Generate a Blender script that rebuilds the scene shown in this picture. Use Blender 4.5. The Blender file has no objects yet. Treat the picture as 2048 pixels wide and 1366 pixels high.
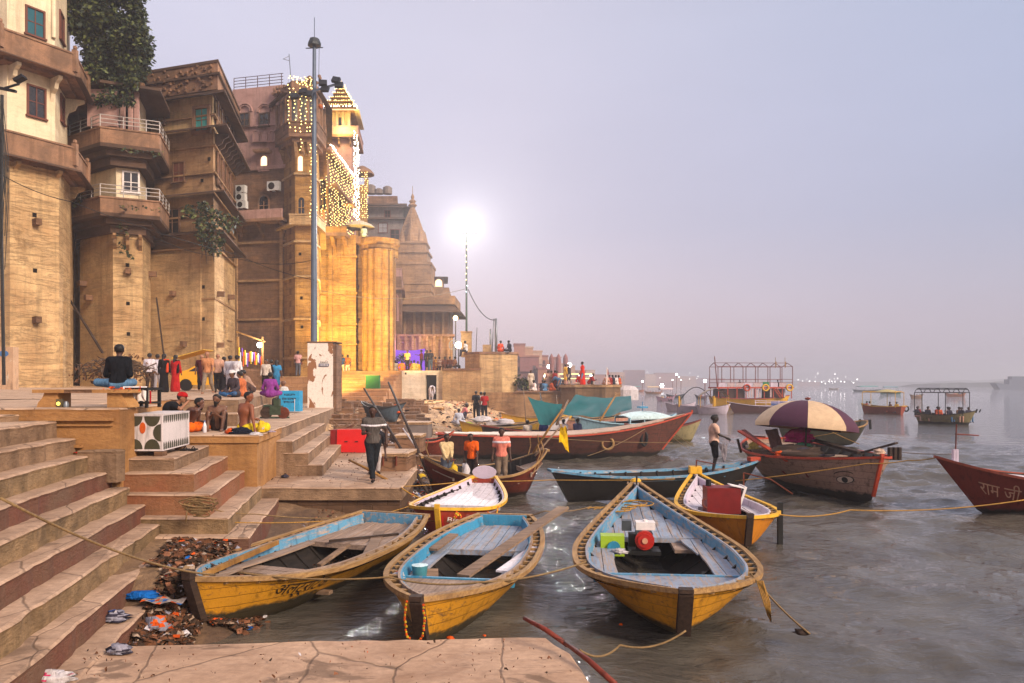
import bpy, bmesh, math, random
import numpy as np
from mathutils import Vector, Matrix
R = math.radians
rnd = random.Random(7)
scene = bpy.context.scene
C = scene.collection
# ------------------------------------------------------------------ camera
F, HZ, CH = 1500.0, 769.0, 3.2            # focal length and horizon row in 2048-px units, eye height above the water
cam_d = bpy.data.cameras.new('camera'); cam = bpy.data.objects.new('camera', cam_d); C.objects.link(cam)
cam.location = (0, 0, CH); cam.rotation_euler = (R(90), 0, 0)
cam_d.sensor_width = 36; cam_d.lens = 36 * F / 2048; cam_d.shift_y = (HZ - 683) / 2048
cam_d.clip_end = 9000; cam_d.clip_start = 0.1
scene.camera = cam
def P(px, py, Y): return Vector(((px - 1024) * Y / F, Y, CH - (py - HZ) * Y / F))
def G(px, py, z=0.0):
    Y = (CH - z) * F / (py - HZ); return Vector(((px - 1024) * Y / F, Y, z))
def zat(py, Y): return CH - (py - HZ) * Y / F
def xat(px, Y): return (px - 1024) * Y / F
# ------------------------------------------------------------------ world, sun, exposure
SUN_EL, SUN_AZ = 30, 130                     # degrees above the horizon; azimuth from +Y towards +X
w = bpy.data.worlds.new("World"); scene.world = w; w.use_nodes = True
nt = w.node_tree; nt.nodes.clear()
out = nt.nodes.new('ShaderNodeOutputWorld'); bg = nt.nodes.new('ShaderNodeBackground')
sky = nt.nodes.new('ShaderNodeTexSky'); sky.sky_type = 'NISHITA'; sky.sun_disc = False
sky.sun_elevation = R(SUN_EL); sky.sun_rotation = R(SUN_AZ); sky.dust_density = 3; sky.air_density = 1.5
bg2 = nt.nodes.new('ShaderNodeBackground'); bg.inputs['Strength'].default_value = 0.03
tc = nt.nodes.new('ShaderNodeTexCoord'); sp = nt.nodes.new('ShaderNodeSeparateXYZ')
nt.links.new(tc.outputs['Generated'], sp.inputs[0])
ramp = nt.nodes.new('ShaderNodeValToRGB'); nt.links.new(sp.outputs['Z'], ramp.inputs[0])
el = ramp.color_ramp.elements
el[0].position = 0.0; el[0].color = (0.54, 0.45, 0.52, 1)
el[1].position = 1.0; el[1].color = (0.45, 0.465, 0.585, 1)
for p_, c_ in ((0.08, (0.52, 0.43, 0.53, 1)), (0.20, (0.44, 0.415, 0.545, 1)), (0.42, (0.475, 0.485, 0.62, 1))):
    e = el.new(p_); e.color = c_
rx = nt.nodes.new('ShaderNodeValToRGB'); nt.links.new(sp.outputs['X'], rx.inputs[0])
rx.color_ramp.elements[0].position = 0.0; rx.color_ramp.elements[0].color = (1.18, 1.08, 1.02, 1)
rx.color_ramp.elements[1].position = 0.62; rx.color_ramp.elements[1].color = (0.73, 0.80, 0.87, 1)
mx = nt.nodes.new('ShaderNodeMix'); mx.data_type = 'RGBA'; mx.blend_type = 'MULTIPLY'; mx.inputs[0].default_value = 1
nt.links.new(ramp.outputs[0], mx.inputs[6]); nt.links.new(rx.outputs[0], mx.inputs[7])
nz = nt.nodes.new('ShaderNodeTexNoise'); nz.inputs['Scale'].default_value = 1.4; nz.inputs['Detail'].default_value = 4
mpn = nt.nodes.new('ShaderNodeMapping'); mpn.inputs['Scale'].default_value = (1, 1, 3.5)
nt.links.new(tc.outputs['Generated'], mpn.inputs[0]); nt.links.new(mpn.outputs[0], nz.inputs[0])
cr = nt.nodes.new('ShaderNodeMapRange'); cr.inputs[1].default_value = .3; cr.inputs[2].default_value = .7
cr.inputs[3].default_value = .94; cr.inputs[4].default_value = 1.06
nt.links.new(nz.outputs[0], cr.inputs[0])
mx2 = nt.nodes.new('ShaderNodeMix'); mx2.data_type = 'RGBA'; mx2.blend_type = 'MULTIPLY'; mx2.inputs[0].default_value = 1
nt.links.new(mx.outputs[2], mx2.inputs[6]); nt.links.new(cr.outputs[0], mx2.inputs[7])
nt.links.new(mx2.outputs[2], bg2.inputs[0]); bg2.inputs['Strength'].default_value = 0.93
nt.links.new(sky.outputs[0], bg.inputs[0])
ad = nt.nodes.new('ShaderNodeAddShader'); nt.links.new(bg.outputs[0], ad.inputs[0]); nt.links.new(bg2.outputs[0], ad.inputs[1])
nt.links.new(ad.outputs[0], out.inputs[0])
sd = bpy.data.lights.new('sun', 'SUN'); sd.energy = 4.7; sd.angle = R(20); sd.color = (1.0, 0.84, 0.66)
so = bpy.data.objects.new('sun', sd); C.objects.link(so)
a_, e_ = R(SUN_AZ), R(SUN_EL)
dsun = Vector((math.sin(a_) * math.cos(e_), math.cos(a_) * math.cos(e_), math.sin(e_)))
so.rotation_euler = dsun.to_track_quat('Z', 'Y').to_euler()
so.location = (60, -30, 60)
scene.view_settings.view_transform = 'Standard'; scene.view_settings.look = 'None'
scene.view_settings.exposure = 0.21; scene.view_settings.gamma = 1
scene.cycles.max_bounces = 5; scene.cycles.diffuse_bounces = 2; scene.cycles.glossy_bounces = 3
scene.cycles.transmission_bounces = 3; scene.cycles.volume_bounces = 1; scene.cycles.transparent_max_bounces = 6
scene.cycles.caustics_reflective = False; scene.cycles.caustics_refractive = False
scene.cycles.use_adaptive_sampling = True; scene.cycles.adaptive_threshold = 0.02
scene.cycles.use_denoising = True; scene.cycles.sample_clamp_indirect = 3
# ------------------------------------------------------------------ materials
def lin(r, g, b):
    f = lambda c: c / 12.92 if c <= .04045 else ((c + .055) / 1.055) ** 2.4
    return (f(r / 255), f(g / 255), f(b / 255), 1)
class NB:
    """small node-tree writer"""
    def __init__(s, name, rough=.8):
        s.m = bpy.data.materials.new(name); s.m.use_nodes = True; s.t = s.m.node_tree
        s.b = s.t.nodes['Principled BSDF']; s.b.inputs['Roughness'].default_value = rough
        s.b.inputs['Specular IOR Level'].default_value = .25
        s.tc = s.n('ShaderNodeTexCoord')
    def n(s, ty, **kw):
        x = s.t.nodes.new(ty)
        for k, v in kw.items(): setattr(x, k, v)
        return x
    def l(s, a, b): s.t.links.new(a, b); return s
    def mapping(s, sc=(1, 1, 1), rot=(0, 0, 0), src=None):
        m = s.n('ShaderNodeMapping'); m.inputs['Scale'].default_value = sc; m.inputs['Rotation'].default_value = rot
        s.l(src or s.tc.outputs['Object'], m.inputs[0]); return m.outputs[0]
    def noise(s, vec, scale, detail=4, rough=.6, dist=0):
        x = s.n('ShaderNodeTexNoise'); x.inputs['Scale'].default_value = scale; x.inputs['Detail'].default_value = detail
        x.inputs['Roughness'].default_value = rough; x.inputs['Distortion'].default_value = dist
        s.l(vec, x.inputs['Vector']); return x.outputs[0]
    def rng(s, v, a, b, c=0, d=1):
        x = s.n('ShaderNodeMapRange'); x.clamp = True
        for i, q in enumerate((a, b, c, d)): x.inputs[i + 1].default_value = q
        s.l(v, x.inputs[0]); return x.outputs[0]
    def mix(s, f, a, b, mode='MIX'):
        x = s.n('ShaderNodeMix', data_type='RGBA', blend_type=mode)
        for i, q in ((0, f), (6, a), (7, b)):
            if hasattr(q, 'is_output') or isinstance(q, bpy.types.NodeSocket): s.l(q, x.inputs[i])
            else: x.inputs[i].default_value = q
        return x.outputs[2]
    def math(s, op, a, b=0.0):
        x = s.n('ShaderNodeMath', operation=op)
        for i, q in ((0, a), (1, b)):
            if isinstance(q, bpy.types.NodeSocket): s.l(q, x.inputs[i])
            else: x.inputs[i].default_value = q
        return x.outputs[0]
    def bump(s, h, strength=.4, dist=.02, prev=None):
        x = s.n('ShaderNodeBump'); x.inputs['Strength'].default_value = strength; x.inputs['Distance'].default_value = dist
        s.l(h, x.inputs['Height'])
        if prev is not None: s.l(prev, x.inputs['Normal'])
        return x.outputs[0]
    def fin(s, col=None, nrm=None):
        if col is not None:
            if isinstance(col, bpy.types.NodeSocket): s.l(col, s.b.inputs['Base Color'])
            else: s.b.inputs['Base Color'].default_value = col
        if nrm is not None: s.l(nrm, s.b.inputs['Normal'])
        return s.m
def mul(c, k): return (c[0] * k, c[1] * k, c[2] * k, 1)
def stone(name, c, c2=None, course=None, dark=.55, streak=.5, bump=.5, nsc=1.0, flecks=0, mortar=.65, rough=.9, strata=.0):
    """weathered masonry: patchy colour, fine grain, courses, rain streaks"""
    s = NB(name, rough); c2 = c2 or mul(c, .6)
    o = s.tc.outputs['Object']
    big = s.noise(o, .45 * nsc, 5, .65, .5); fine = s.noise(o, 9 * nsc, 6, .7)
    col = s.mix(s.rng(big, .36, .66), c, c2)
    col = s.mix(s.rng(fine, .3, .75, 0, .55), col, mul(c, dark))
    med = s.noise(s.mapping((1, 1, 2.5)), 2.3 * nsc, 5, .7, .3)
    col = s.mix(s.rng(med, .52, .72, 0, .5), col, mul(c2, .6))
    if streak:
        st = s.noise(s.mapping((1.6, 1.6, .12)), 1.6, 5, .7)
        col = s.mix(s.rng(st, .5, .74, 0, streak), col, mul(c, .28))
    h = s.math('ADD', s.math('MULTIPLY', fine, .5), med)
    if strata:
        sn = s.noise(s.mapping((.30, .30, 2.2)), 1.1, 7, .68, 1.1)
        ln = s.math('MULTIPLY', s.rng(sn, .50, .515), s.rng(sn, .53, .545, 1, 0)); col = s.mix(s.math('MULTIPLY', ln, strata), col, mul(c, .3)); h = s.math('SUBTRACT', h, ln)
        bl_ = s.noise(s.mapping((.5, .5, .3)), .9, 6, .7, .6); col = s.mix(s.rng(bl_, .55, .68, 0, .55), col, mul(c2, .5))
    if course:
        sx = s.n('ShaderNodeSeparateXYZ'); s.l(o, sx.inputs[0])
        cb = s.n('ShaderNodeCombineXYZ')
        s.l(s.math('ADD', sx.outputs[0], s.math('MULTIPLY', sx.outputs[1], .83)), cb.inputs[0])
        s.l(s.math('ADD', sx.outputs[2], s.math('MULTIPLY', s.noise(o, .8, 2), .05)), cb.inputs[1])
        br = s.n('ShaderNodeTexBrick'); br.inputs['Scale'].default_value = 1
        br.inputs['Brick Width'].default_value = course * 2.6; br.inputs['Row Height'].default_value = course
        br.inputs['Mortar Size'].default_value = .012; br.inputs['Mortar Smooth'].default_value = .3
        br.inputs['Color1'].default_value = (1, 1, 1, 1); br.inputs['Color2'].default_value = (.84, .84, .84, 1)
        br.inputs['Mortar'].default_value = (mortar, mortar * .95, mortar * .9, 1)
        s.l(cb.outputs[0], br.inputs['Vector'])
        col = s.mix(1.0, col, br.outputs['Color'], 'MULTIPLY')
        h = s.math('SUBTRACT', h, s.math('MULTIPLY', br.outputs['Fac'], .8))
    if flecks:
        vo = s.n('ShaderNodeTexVoronoi'); vo.inputs['Scale'].default_value = 3.0; s.l(o, vo.inputs['Vector'])
        col = s.mix(s.rng(vo.outputs['Distance'], .05, .12, flecks, 0), col, mul(c, .15))
    return s.fin(col, s.bump(h, bump, .03))
def slabs(name, c, c2, size=1.0, rot=0, crack=.35, stain=.45):
    """worn paving: irregular slabs, cracks, dark wet stains"""
    s = NB(name, .85); o = s.mapping((1, 1, 1), (0, 0, rot))
    big = s.noise(o, .9, 6, .7, .6); fine = s.noise(o, 14, 5, .7)
    grain = s.noise(s.mapping((1, 7, 1), (0, 0, rot)), 2.2, 5, .7, .4)
    col = s.mix(s.rng(big, .35, .65), c, c2)
    col = s.mix(s.rng(fine, .4, .8, 0, .5), col, mul(c2, .6))
    col = s.mix(s.rng(grain, .5, .68, 0, .4), col, mul(c2, .65))
    stn = s.noise(s.mapping((1, 2.2, 1), (0, 0, rot)), .8, 6, .62, .8)
    col = s.mix(s.rng(stn, .57, .62, 0, stain), col, mul(c2, .38))
    vo = s.n('ShaderNodeTexVoronoi', feature='DISTANCE_TO_EDGE'); vo.inputs['Scale'].default_value = 1
    vm = s.n('ShaderNodeMix', data_type='RGBA'); vm.inputs[0].default_value = .1
    nn = s.n('ShaderNodeTexNoise'); nn.inputs['Scale'].default_value = 2; s.l(o, nn.inputs[0])
    m2 = s.mapping((1 / size, .45 / size, .001), (0, 0, rot))
    s.l(m2, vm.inputs[6]); s.l(nn.outputs['Color'], vm.inputs[7]); s.l(vm.outputs[2], vo.inputs['Vector'])
    ck = s.rng(vo.outputs['Distance'], .002, .010, crack * 2, 0)
    col = s.mix(ck, col, mul(c2, .25))
    h = s.math('SUBTRACT', s.math('ADD', s.math('MULTIPLY', grain, .8), s.math('MULTIPLY', fine, .3)), s.math('MULTIPLY', ck, .8))
    return s.fin(col, s.bump(h, .55, .03))
def plain(name, c, rough=.7, metal=0, var=.25, sc=6, spec=.3, sheen=0):
    s = NB(name, rough); s.b.inputs['Metallic'].default_value = metal; s.b.inputs['Specular IOR Level'].default_value = spec
    o = s.tc.outputs['Object']; nn = s.noise(o, sc, 4, .65)
    return s.fin(s.mix(s.rng(nn, .3, .7), c, mul(c, 1 - var)), s.bump(nn, .15, .02))
def paint(name, c, wood=(.16, .11, .08, 1), wear=.5, axis=(.35, 4, 4), rough=.6, grime=.5, band=None, seam=0):
    """painted boards worn to the wood; band = (z, colour) bottom paint and scum line below a waterline"""
    s = NB(name, rough); v = s.mapping(axis); o = s.tc.outputs['Object']
    g = s.noise(v, 3, 6, .72, .3); big = s.noise(o, 1.3, 5, .65); f = s.noise(o, 22, 4, .7)
    col = s.mix(s.rng(big, .35, .7, 0, .55), c, mul(c, .6))
    col = s.mix(s.rng(g, .75 - .3 * wear, .82 - .26 * wear), col, wood)
    col = s.mix(s.rng(f, .55, .75, 0, grime), col, mul(c, .3))
    dr = s.noise(s.mapping((5, 5, .7)), 1.5, 5, .7, .3); col = s.mix(s.rng(dr, .52, .7, 0, min(.85, .35 + grime)), col, mul(c, .28))
    sc_ = s.noise(s.mapping((2.5, 9, 9)), 3, 5, .75, .6); col = s.mix(s.rng(sc_, .62, .66, 0, .55 * wear), col, mul(wood, 1.5))
    if seam:
        s2 = s.n('ShaderNodeSeparateXYZ'); s.l(o, s2.inputs[0]); fz = s.math('FRACT', s.math('ADD', s.math('MULTIPLY', s2.outputs[2], seam), s.math('MULTIPLY', big, .5)))
        sl = s.rng(fz, .02, .07, .75, 0); col = s.mix(sl, col, mul(c, .15)); g = s.math('SUBTRACT', g, s.math('MULTIPLY', sl, 1.5))
    if band:
        sx = s.n('ShaderNodeSeparateXYZ'); s.l(o, sx.inputs[0])
        zz = s.math('ADD', sx.outputs[2], s.math('MULTIPLY', s.math('SUBTRACT', s.noise(s.mapping((1, 1, 2)), 2.2, 6, .7), .5), .35))
        col = s.mix(s.rng(zz, band[0] - .03, band[0] + .03, 1, 0), col, band[1])
    return s.fin(col, s.bump(s.math('ADD', g, s.math('MULTIPLY', f, .5)), .35, .015))
def wood(name, c, c2=None, axis=(.3, 5, 5), rough=.8):
    s = NB(name, rough); c2 = c2 or mul(c, .5); g = s.noise(s.mapping(axis), 4, 6, .7, .4); b = s.noise(s.tc.outputs['Object'], 1.8, 4, .6)
    col = s.mix(s.rng(g, .32, .7), c, c2); col = s.mix(s.rng(b, .4, .7, 0, .5), col, mul(c2, .8))
    return s.fin(col, s.bump(g, .4, .012))
def emit(name, c, strength, sample=True):
    m = bpy.data.materials.new(name); m.use_nodes = True; t = m.node_tree; t.nodes.clear()
    e = t.nodes.new('ShaderNodeEmission'); e.inputs[0].default_value = c; e.inputs[1].default_value = strength
    o = t.nodes.new('ShaderNodeOutputMaterial'); t.links.new(e.outputs[0], o.inputs[0])
    if not sample: m.cycles.emission_sampling = 'NONE'
    return m
_mc = {}
def cloth(r, g, b):
    k = ('c', r, g, b)
    if k not in _mc:
        s = NB('cloth_%d_%d_%d' % (r, g, b), .92); s.b.inputs['Specular IOR Level'].default_value = .08; c = lin(r, g, b)
        f = s.noise(s.mapping((1.6, 1.6, .5)), 8, 4, .6, 1.2); g_ = s.noise(s.tc.outputs['Object'], 30, 3, .6)
        _mc[k] = s.fin(s.mix(s.rng(f, .35, .68), c, mul(c, .55)), s.bump(s.math('ADD', f, s.math('MULTIPLY', g_, .1)), .8, .05))
    return _mc[k]
# ------------------------------------------------------------------ mesh building
class MB:
    def __init__(s): s.v = []; s.f = []; s.mi = []; s.cur = 0
    def add(s, vs, fs, mi=None):
        o = len(s.v); s.v += [tuple(v) for v in vs]; s.f += [tuple(i + o for i in f) for f in fs]
        s.mi += [s.cur if mi is None else mi] * len(fs); return s
    def box(s, c, d, rz=0, rot=None, mi=None):
        hx, hy, hz = d[0] / 2, d[1] / 2, d[2] / 2
        M = rot if rot is not None else Matrix.Rotation(rz, 3, 'Z')
        vs = [Vector(c) + M @ Vector((x * hx, y * hy, z * hz)) for x in (-1, 1) for y in (-1, 1) for z in (-1, 1)]
        return s.add(vs, [(0, 1, 3, 2), (4, 6, 7, 5), (0, 4, 5, 1), (2, 3, 7, 6), (0, 2, 6, 4), (1, 5, 7, 3)], mi)
    def bar(s, a, b, wd, ht, mi=None, up=(0, 0, 1)):
        """rectangular bar from a to b"""
        a, b = Vector(a), Vector(b); d = (b - a); L = d.length; d = d / L; u = Vector(up)
        if abs(d.dot(u)) > .98: u = Vector((0, 1, 0))
        sx = d.cross(u).normalized(); uz = sx.cross(d)
        vs = [p + sx * x * wd / 2 + uz * z * ht / 2 for p in (a, b) for x in (-1, 1) for z in (-1, 1)]
        return s.add(vs, [(0, 1, 3, 2), (4, 6, 7, 5), (0, 4, 5, 1), (2, 3, 7, 6), (0, 2, 6, 4), (1, 5, 7, 3)], mi)
    def tube(s, pts, rad, n=6, mi=None, cap=True):
        pts = [Vector(p) for p in pts]; m = len(pts)
        rad = list(rad) if hasattr(rad, '__len__') else [rad] * m
        rings = []; prev = None
        for i, p in enumerate(pts):
            d = (pts[min(i + 1, m - 1)] - pts[max(i - 1, 0)])
            d = d.normalized() if d.length > 1e-9 else Vector((0, 0, 1))
            if prev is None:
                a = Vector((0, 0, 1)) if abs(d.z) < .9 else Vector((1, 0, 0)); x = d.cross(a).normalized()
            else:
                x = (prev - d * prev.dot(d)); x = x.normalized() if x.length > 1e-6 else d.orthogonal().normalized()
            prev = x; y = d.cross(x)
            rings.append([p + (x * math.cos(t) + y * math.sin(t)) * rad[i] for t in (2 * math.pi * k / n for k in range(n))])
        return s.loft(rings, True, cap, mi)
    def loft(s, rings, closed=True, cap=False, mi=None):
        n = len(rings[0]); vs = [v for r in rings for v in r]; fs = []
        for i in range(len(rings) - 1):
            for k in range(n if closed else n - 1):
                k2 = (k + 1) % n; fs.append((i * n + k, i * n + k2, (i + 1) * n + k2, (i + 1) * n + k))
        if cap: fs.append(tuple(range(n - 1, -1, -1))); fs.append(tuple((len(rings) - 1) * n + k for k in range(n)))
        return s.add(vs, fs, mi)
    def prism(s, plan, z0, z1, mi=None, taper=None):
        n = len(plan); p2 = taper or plan
        vs = [(p[0], p[1], z0) for p in plan] + [(p[0], p[1], z1) for p in p2]
        fs = [(i, (i + 1) % n, n + (i + 1) % n, n + i) for i in range(n)] + [tuple(range(n - 1, -1, -1)), tuple(range(n, 2 * n))]
        return s.add(vs, fs, mi)
    def lathe(s, c, prof, n=16, mi=None, sq=1, rz=0, arc=None):
        rings = []
        for r, z in prof:
            rings.append([(c[0] + r * math.cos(rz + 2 * math.pi * k / n), c[1] + sq * r * math.sin(rz + 2 * math.pi * k / n), c[2] + z) for k in range(n)])
        return s.loft(rings, True, True, mi)
    def ball(s, c, r, n=8, mi=None, sc=(1, 1, 1)):
        m = max(3, n // 2); rings = []
        for i in range(m + 1):
            t = math.pi * i / m; t = min(max(t, .02), math.pi - .02)
            rings.append([(c[0] + r * sc[0] * math.sin(t) * math.cos(2 * math.pi * k / n), c[1] + r * sc[1] * math.sin(t) * math.sin(2 * math.pi * k / n), c[2] - r * sc[2] * math.cos(t)) for k in range(n)])
        return s.loft(rings, True, True, mi)
    def wbox(s, Wf, s0, s1, z0, z1, n0, n1, mi=None):
        """box in a wall frame Wf=(origin, tangent, normal): s along, z up, n outward"""
        A, t, nn = Wf
        vs = [(A[0] + t[0] * a + nn[0] * b, A[1] + t[1] * a + nn[1] * b, z) for a in (s0, s1) for b in (n0, n1) for z in (z0, z1)]
        return s.add(vs, [(0, 2, 3, 1), (4, 5, 7, 6), (0, 1, 5, 4), (2, 6, 7, 3), (0, 4, 6, 2), (1, 3, 7, 5)], mi)
    def wpoly(s, Wf, pts, n0, n1, mi=None):
        """extruded outline (s,z) in a wall frame"""
        A, t, nn = Wf; k = len(pts)
        f = lambda a, z, b: (A[0] + t[0] * a + nn[0] * b, A[1] + t[1] * a + nn[1] * b, z)
        vs = [f(a, z, n0) for a, z in pts] + [f(a, z, n1) for a, z in pts]
        fs = [(i, (i + 1) % k, k + (i + 1) % k, k + i) for i in range(k)] + [tuple(range(k - 1, -1, -1)), tuple(range(k, 2 * k))]
        return s.add(vs, fs, mi)
    def build(s, name, mats, parent=None, smooth=False, jitter=0, **tags):
        if not s.v: return None
        me = bpy.data.meshes.new(name); off = Vector((0, 0, 0))
        if parent is not None and parent.get('_world'): off = Vector(parent['_world'])
        me.from_pydata([(v[0] - off.x, v[1] - off.y, v[2] - off.z) for v in s.v], [], s.f)
        mats = mats if isinstance(mats, (list, tuple)) else [mats]
        for m in mats: me.materials.append(m)
        if len(mats) > 1: me.polygons.foreach_set('material_index', s.mi)
        bm = bmesh.new(); bm.from_mesh(me); bmesh.ops.recalc_face_normals(bm, faces=bm.faces); bm.to_mesh(me); bm.free()
        if smooth:
            me.polygons.foreach_set('use_smooth', [True] * len(me.polygons))
            if smooth != 'all': me.set_sharp_from_angle(angle=R(40))
        o = bpy.data.objects.new(name, me); C.objects.link(o)
        if parent is not None: o.parent = parent
        for k, v in tags.items(): o[k] = v
        return o
def thing(name, label, cat, loc=(0, 0, 0), rz=0, group=None, world=True):
    """an Empty at the thing's base; with world=True its parts are given in world coordinates"""
    o = bpy.data.objects.new(name, None); C.objects.link(o); o.location = loc; o.rotation_euler = (0, 0, rz)
    o.empty_display_size = .2; o['label'] = label; o['category'] = cat
    if group: o['group'] = group
    if world: o['_world'] = tuple(loc)
    return o
def tag(o, label, cat, group=None):
    o['label'] = label; o['category'] = cat
    if group: o['group'] = group
    return o
def struct(name, mb, mats, smooth=False): return mb.build(name, mats, None, smooth, kind='structure')
def copy_tree(o, parent=None):
    c = o.copy(); C.objects.link(c)
    if parent is not None: c.parent = parent
    for ch in list(o.children): copy_tree(ch, c)
    return c
def wf(a, b):
    """frame of the wall from plan point a to b, outward normal on the right of a->b"""
    d = Vector((b[0] - a[0], b[1] - a[1])); L = d.length; d /= L
    return ((a[0], a[1]), (d.x, d.y), (d.y, -d.x)), L
def offset_poly(pl, d):
    n = len(pl); r = []
    for i in range(n):
        p0, p1, p2 = Vector(pl[i - 1][:2]), Vector(pl[i][:2]), Vector(pl[(i + 1) % n][:2])
        a = (p1 - p0).normalized(); b = (p2 - p1).normalized()
        na, nb = Vector((a.y, -a.x)), Vector((b.y, -b.x)); m = (na + nb)
        m = m / max(m.length_squared, .3) * 2
        r.append((p1.x + m.x * d, p1.y + m.y * d))
    return r
def rope(name, label, pts, r=.014, sag=0, mat=None, n=12, group=None, cat='rope'):
    pp = []
    for a, b in zip(pts[:-1], pts[1:]):
        a, b = Vector(a), Vector(b)
        for i in range(n + (b is pts[-1])):
            t = i / n; q = a.lerp(b, t); q.z -= sag * 4 * t * (1 - t); pp.append(q)
    pp.append(Vector(pts[-1]))
    mb = MB(); mb.tube(pp, r, 5); o = mb.build(name, mat or M['rope'], smooth='all')
    return tag(o, label, cat, group)
# ------------------------------------------------------------------ material palette
M = {}
M['tread'] = slabs('stone_tread', lin(196, 162, 136), lin(146, 116, 94), .9, R(-9), .3, .5)
M['quay'] = slabs('stone_quay', lin(204, 168, 140), lin(158, 124, 100), 1.3, 0, .3, .7)
M['terrace'] = slabs('stone_terrace', lin(200, 168, 142), lin(165, 134, 110), 1.5, 0, .4, .3)
M['r_tan'] = stone('riser_tan', lin(160, 128, 100), lin(104, 80, 62), None, .5, .6, .9, 3)
M['r_olive'] = stone('riser_olive', lin(166, 134, 98), lin(96, 76, 54), None, .4, .7, 1.0, 4)
M['r_red'] = stone('riser_red', lin(116, 70, 56), lin(112, 86, 68), None, .4, .5, .8, 3)
M['r_orange'] = stone('riser_orange', lin(146, 88, 60), lin(138, 100, 70), None, .45, .5, .8, 2)
M['block'] = stone('stone_block', lin(188, 138, 84), lin(138, 94, 56), None, .5, .5, .8, 1.5)
M['mud'] = stone('mud', lin(132, 104, 84), lin(78, 60, 48), None, .5, 0, 1.0, 2)
def _bank():
    s = NB('bank_earth', .9); o = s.tc.outputs['Object']; sx = s.n('ShaderNodeSeparateXYZ'); s.l(o, sx.inputs[0])
    n1 = s.noise(o, .7, 6, .7, .5); n2 = s.noise(o, 7, 6, .75); n3 = s.noise(s.mapping((1, .35, 1)), 1.6, 6, .7, .5)
    dry = s.rng(s.math('ADD', sx.outputs[2], s.math('MULTIPLY', s.math('SUBTRACT', n1, .5), 1.0)), .35, 1.0)
    c = s.mix(dry, lin(100, 78, 62), lin(196, 156, 114)); c = s.mix(s.rng(n2, .38, .62, 0, .8), c, lin(84, 64, 50)); c = s.mix(s.rng(n3, .46, .56, 0, .75), c, lin(120, 92, 68))
    return s.fin(c, s.bump(s.math('ADD', n2, n3), .9, .06))
M['bank'] = _bank()
M['sand'] = stone('sand', lin(200, 160, 110), lin(150, 116, 78), None, .6, 0, .6, 1)
M['rope'] = wood('rope_fibre', lin(150, 120, 80), lin(95, 74, 50), (8, 8, 8))
M['rope_y'] = wood('rope_yellow', lin(190, 140, 60), lin(120, 88, 40), (8, 8, 8))
M['wood'] = wood('bare_wood', lin(150, 122, 100), lin(88, 68, 54))
M['woodd'] = wood('dark_wood', lin(70, 52, 42), lin(38, 28, 24))
M['bamboo'] = wood('bamboo', lin(168, 122, 62), lin(110, 76, 40), (2, 2, .3))
M['metal'] = plain('grey_metal', lin(120, 124, 132), .45, .6, .2, 3, .5)
M['mast'] = plain('mast_paint', lin(86, 98, 116), .5, .2, .25, 2, .4)
M['black'] = plain('black', lin(22, 20, 20), .6, 0, .2, 5)
M['dark'] = plain('dark_opening', lin(26, 20, 18), .9, 0, .2, 2, .1)
M['white'] = plain('white_stuff', lin(225, 215, 212), .8, 0, .2, 7)
M['rust'] = plain('rusty_metal', lin(110, 52, 34), .7, .2, .4, 6)
M['glass'] = plain('window_glass', lin(38, 36, 40), .15, 0, .2, 3, .6)
u2 = Vector((-.19, .982)); v2 = Vector((.982, .19))
# ------------------------------------------------------------------ terrain, river
def xshore(Y):
    ks = [(3, -3.6), (8, -4.1), (10, -3.9), (12, -3.6), (14, -3.4), (16.6, -2.2), (20, -2.0), (23, -2.6), (30, -3.0), (40, -1.6), (50, 1), (62, 3), (90, 5)]
    for (a, b), (c, d) in zip(ks[:-1], ks[1:]):
        if a <= Y <= c: return b + (d - b) * (Y - a) / (c - a)
    return ks[-1][1]
from mathutils import noise as mnoise
def bank(X, Y):
    d = xshore(Y) - X; g = .18 + .11 * min(1, max(0, (Y - 14) / 30))
    z = d * g if d > 0 else d * .3
    z = max(-1.2, z)
    cap = .55 + max(0, min(1, (Y - 17) / 22)) * 1.25
    if z > cap: z = cap + (z - cap) * .06
    if X < -4.1 and 9.3 < Y < 12.6: z = max(z, z * .4 + .50 * min(1, (-4.1 - X) / .45) * min(1, (Y - 9.3) / .9))
    n = mnoise.fractal(Vector((X * .9, Y * .9, 0)), 1, 2, 4) * (.09 if Y < 28 else .2) + mnoise.noise(Vector((X * 4, Y * 4, 3))) * (.03 if Y < 28 else .07)
    return z + n * (1 if z > -.3 else .4)
def grid_mesh(name, xs, ys, fz, mat, smooth=True, **tags):
    nx, ny = len(xs), len(ys)
    vs = [(x, y, fz(x, y)) for y in ys for x in xs]
    fs = [(j * nx + i, j * nx + i + 1, (j + 1) * nx + i + 1, (j + 1) * nx + i) for j in range(ny - 1) for i in range(nx - 1)]
    me = bpy.data.meshes.new(name); me.from_pydata(vs, [], fs); me.materials.append(mat)
    if smooth: me.polygons.foreach_set('use_smooth', [True] * len(fs))
    o = bpy.data.objects.new(name, me); C.objects.link(o)
    for k, v in tags.items(): o[k] = v
    return o
grid_mesh('mud_bank', np.arange(-13, 6.01, .22), np.arange(6, 68, .22), bank, M['bank'], kind='structure')
mb = MB(); mb.add([(-3000, -300, -1.6), (5000, -300, -1.6), (5000, 7000, -1.6), (-3000, 7000, -1.6)], [(0, 1, 2, 3)])
struct('ground', mb, M['mud'])
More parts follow.
